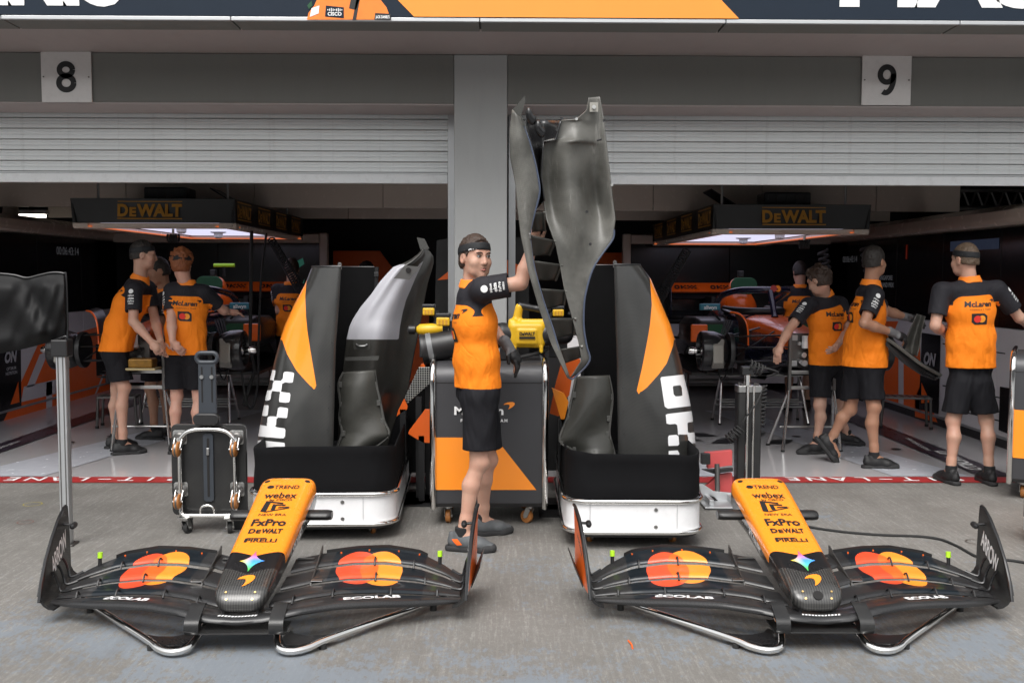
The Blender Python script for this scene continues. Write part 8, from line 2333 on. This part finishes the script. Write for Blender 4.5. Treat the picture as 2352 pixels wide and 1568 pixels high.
J['hf'] = VV(-0.15, 1, -0.3)
person('red-haired man with headband standing with one hand on his hip', J, 'skin_pale', 'hair_red', True, 'curly', 0.0075, False, 'shoe_black', True, 'L', '', 31,
       {'L': {'d': VV(0.5, 0.2, -0.75), 'n': VV(0, 1, 0.2), 'curl': 0.4}, 'R': {'d': VV(0.8, 0.5, -0.1), 'n': VV(0, 0, -1), 'curl': 0.3}})
J = standing(at(365, 900, 9.55).x, 9.55, -75, 1.78)
upd(J, pel=(392, 800, 9.6), neck=(378, 668, 9.5), head=(362, 622, 9.45), shL=(384, 690, 9.30), elL=(372, 745, 9.25), wrL=(350, 775, 9.15), shR=(370, 688, 9.7), elR=(350, 750, 9.6), wrR=(335, 790, 9.4))
J['hf'] = VV(-0.8, -0.4, -0.4)
person('dark-haired man bending over the left car between two colleagues', J, 'skin_tan', 'hair_dark', False, 'short', 0.009, False, 'shoe_black', False, 'L', '', 41)
# background men in the left garage
J = standing(at(672, 900, 11.7).x, 11.7, 8, 1.76)
upd(J, wrL=(650, 740, 11.9), elL=(640, 715, 11.65)); J['hf'] = VV(-0.2, 1, -0.45)
person('man seen from behind standing far back beside the left car', J, 'skin_fair', 'hair_brown', False, 'short', 0.010, False, 'shoe_black', True, 'L', '', 51)
J = standing(at(843, 900, 12.4).x, 12.4, 150, 1.74)
J['hf'] = VV(0.75, -0.6, -0.2)
person('man with headband far back behind the left engine cover', J, 'skin_fair', 'hair_dark', True, 'short', 0.010, False, 'shoe_black', False, '', '', 61)

# three men on the right
J = standing(at(1898, 900, 8.85).x, 8.85, -22, 1.78)
upd(J, pel=(1902, 818, 8.85), neck=(1893, 676, 8.75), head=(1880, 644, 8.68), shL=(1856, 700, 8.66), elL=(1812, 757, 8.50), wrL=(1793, 792, 8.35), shR=(1930, 698, 8.85), elR=(1950, 760, 8.75), wrR=(1925, 790, 8.60),
    hipL=(1885, 825, 8.82), hipR=(1918, 825, 8.88), knL=(1884, 930, 8.75), knR=(1925, 925, 9.05), anL=(1876, 1022, 8.72), anR=(1944, 1008, 9.10))
J['anL'].z = 0.088; J['anR'].z = 0.11; J['hf'] = VV(-0.6, 0.7, -0.45)
J['toeL'] = VV(-0.95, -0.2, 0).normalized(); J['toeR'] = VV(0.85, 0.1, -0.12).normalized()
person('man bending to the front of the right car, bare-headed', J, 'skin_fair', 'hair_brown', False, 'tousle', 0.0075, False, 'shoe_black', True, 'L', '', 71,
       {'L': {'d': VV(-0.3, -0.1, -0.95), 'curl': 0.3}})
J = standing(at(1985, 900, 8.15).x, 8.15, 48, 1.84)
upd(J, pel=(1985, 820, 8.15), neck=(2000, 652, 8.15), head=(2008, 600, 8.14), shR=(2010, 678, 8.00), elR=(1985, 742, 7.88), wrR=(2050, 764, 7.95), shL=(1985, 676, 8.32), elL=(2040, 715, 8.5), wrL=(2078, 727, 8.55),
    hipR=(1998, 830, 8.10), hipL=(1970, 830, 8.20), knR=(2006, 935, 8.05), knL=(1952, 938, 8.25), anR=(2008, 1050, 8.05), anL=(1906, 1012, 8.32))
J['anR'].z = 0.088; J['hf'] = VV(0.75, 0.65, 0.0); J['toeR'] = VV(0.99, -0.1, 0).normalized(); J['toeL'] = VV(0.62, -0.05, -0.78).normalized()
person('dark-haired bearded man walking with carbon parts in gloved hands', J, 'skin_tan', 'hair_dark', False, 'crop', 0.0075, False, 'shoe_black', True, 'R', 'RL', 81,
       {'R': {'d': VV(0.8, 0.1, -0.35), 'n': VV(0, 0.4, -0.8), 'curl': 0.6}, 'L': {'d': VV(0.9, -0.1, -0.2), 'n': VV(0, -0.3, -1), 'curl': 0.6}})
J = standing(at(2228, 900, 7.55).x, 7.55, -4, 1.81)
upd(J, head=(2216, 596, 7.55), neck=(2227, 645, 7.52), shL=(2162, 668, 7.50), shR=(2290, 664, 7.52), elL=(2148, 748, 7.46), wrL=(2170, 765, 7.75), elR=(2342, 730, 7.55), wrR=(2395, 760, 7.75),
    hipL=(2208, 862, 7.53), hipR=(2248, 862, 7.53), knL=(2190, 965, 7.52), knR=(2266, 965, 7.52), anL=(2184, 1085, 7.46), anR=(2272, 1088, 7.44))
J['anL'].z = J['anR'].z = 0.088; J['hf'] = VV(-0.35, 0.95, -0.1)
person('man with headband standing with his back turned at the right wall', J, 'skin_fair', 'hair_light', True, 'crop', 0.0065, False, 'shoe_black', True, 'R', '', 91)
J = standing(at(1832, 900, 11.6).x, 11.6, 10, 1.74)
J['hf'] = VV(0.1, 1, -0.5)
person('man seen from behind far back between the right car and the wall', J, 'skin_fair', 'hair_dark', False, 'short', 0.010, False, 'shoe_black', True, '', '', 101)

# carbon parts carried by the walking man
c = at(2098, 770, 8.1)
r = thing('carried_panel', 'curved dark carbon panel carried by the walking man', 'body panel', (c.x, 8.1, c.z))
rows = [(*c4r(830, 455), *c4r(880, 470)), (*c4r(800, 520), *c4r(862, 540)), (*c4r(770, 590), *c4r(852, 600)), (*c4r(745, 650), *c4r(845, 660)), (*c4r(760, 690), *c4r(830, 710))]
sheet('panel_skin', rows, 8.2, lambda s, t: 0.10 * math.sin(math.pi * s) - 0.05 * t, 'carbon_pale', r, 16, 16)
r = thing('carried_floor', 'long narrow carbon floor edge hanging from the walking man\'s glove', 'body panel', (c.x, 8.0, c.z))
rows = [(*c4r(655, 600), *c4r(690, 610)), (*c4r(640, 640), *c4r(720, 650)), (*c4r(690, 700), *c4r(790, 690)), (*c4r(760, 760), *c4r(860, 750)), (*c4r(850, 820), *c4r(930, 790)), (*c4r(940, 855), *c4r(980, 825))]
sheet('floor_skin', rows, 7.95, lambda s, t: 0.06 * s - 0.03 * math.sin(math.pi * s), 'carbon_gloss', r, 12, 24)
P = smoothpath([at(*c4r(*p), 7.93) - r.location for p in ((650, 605), (700, 640), (780, 700), (860, 760), (975, 825))], 5)
mb = MB(); mb.tube(P, 0.014, 6); mb.build('stiff_edge', 'carbon_pale', r)
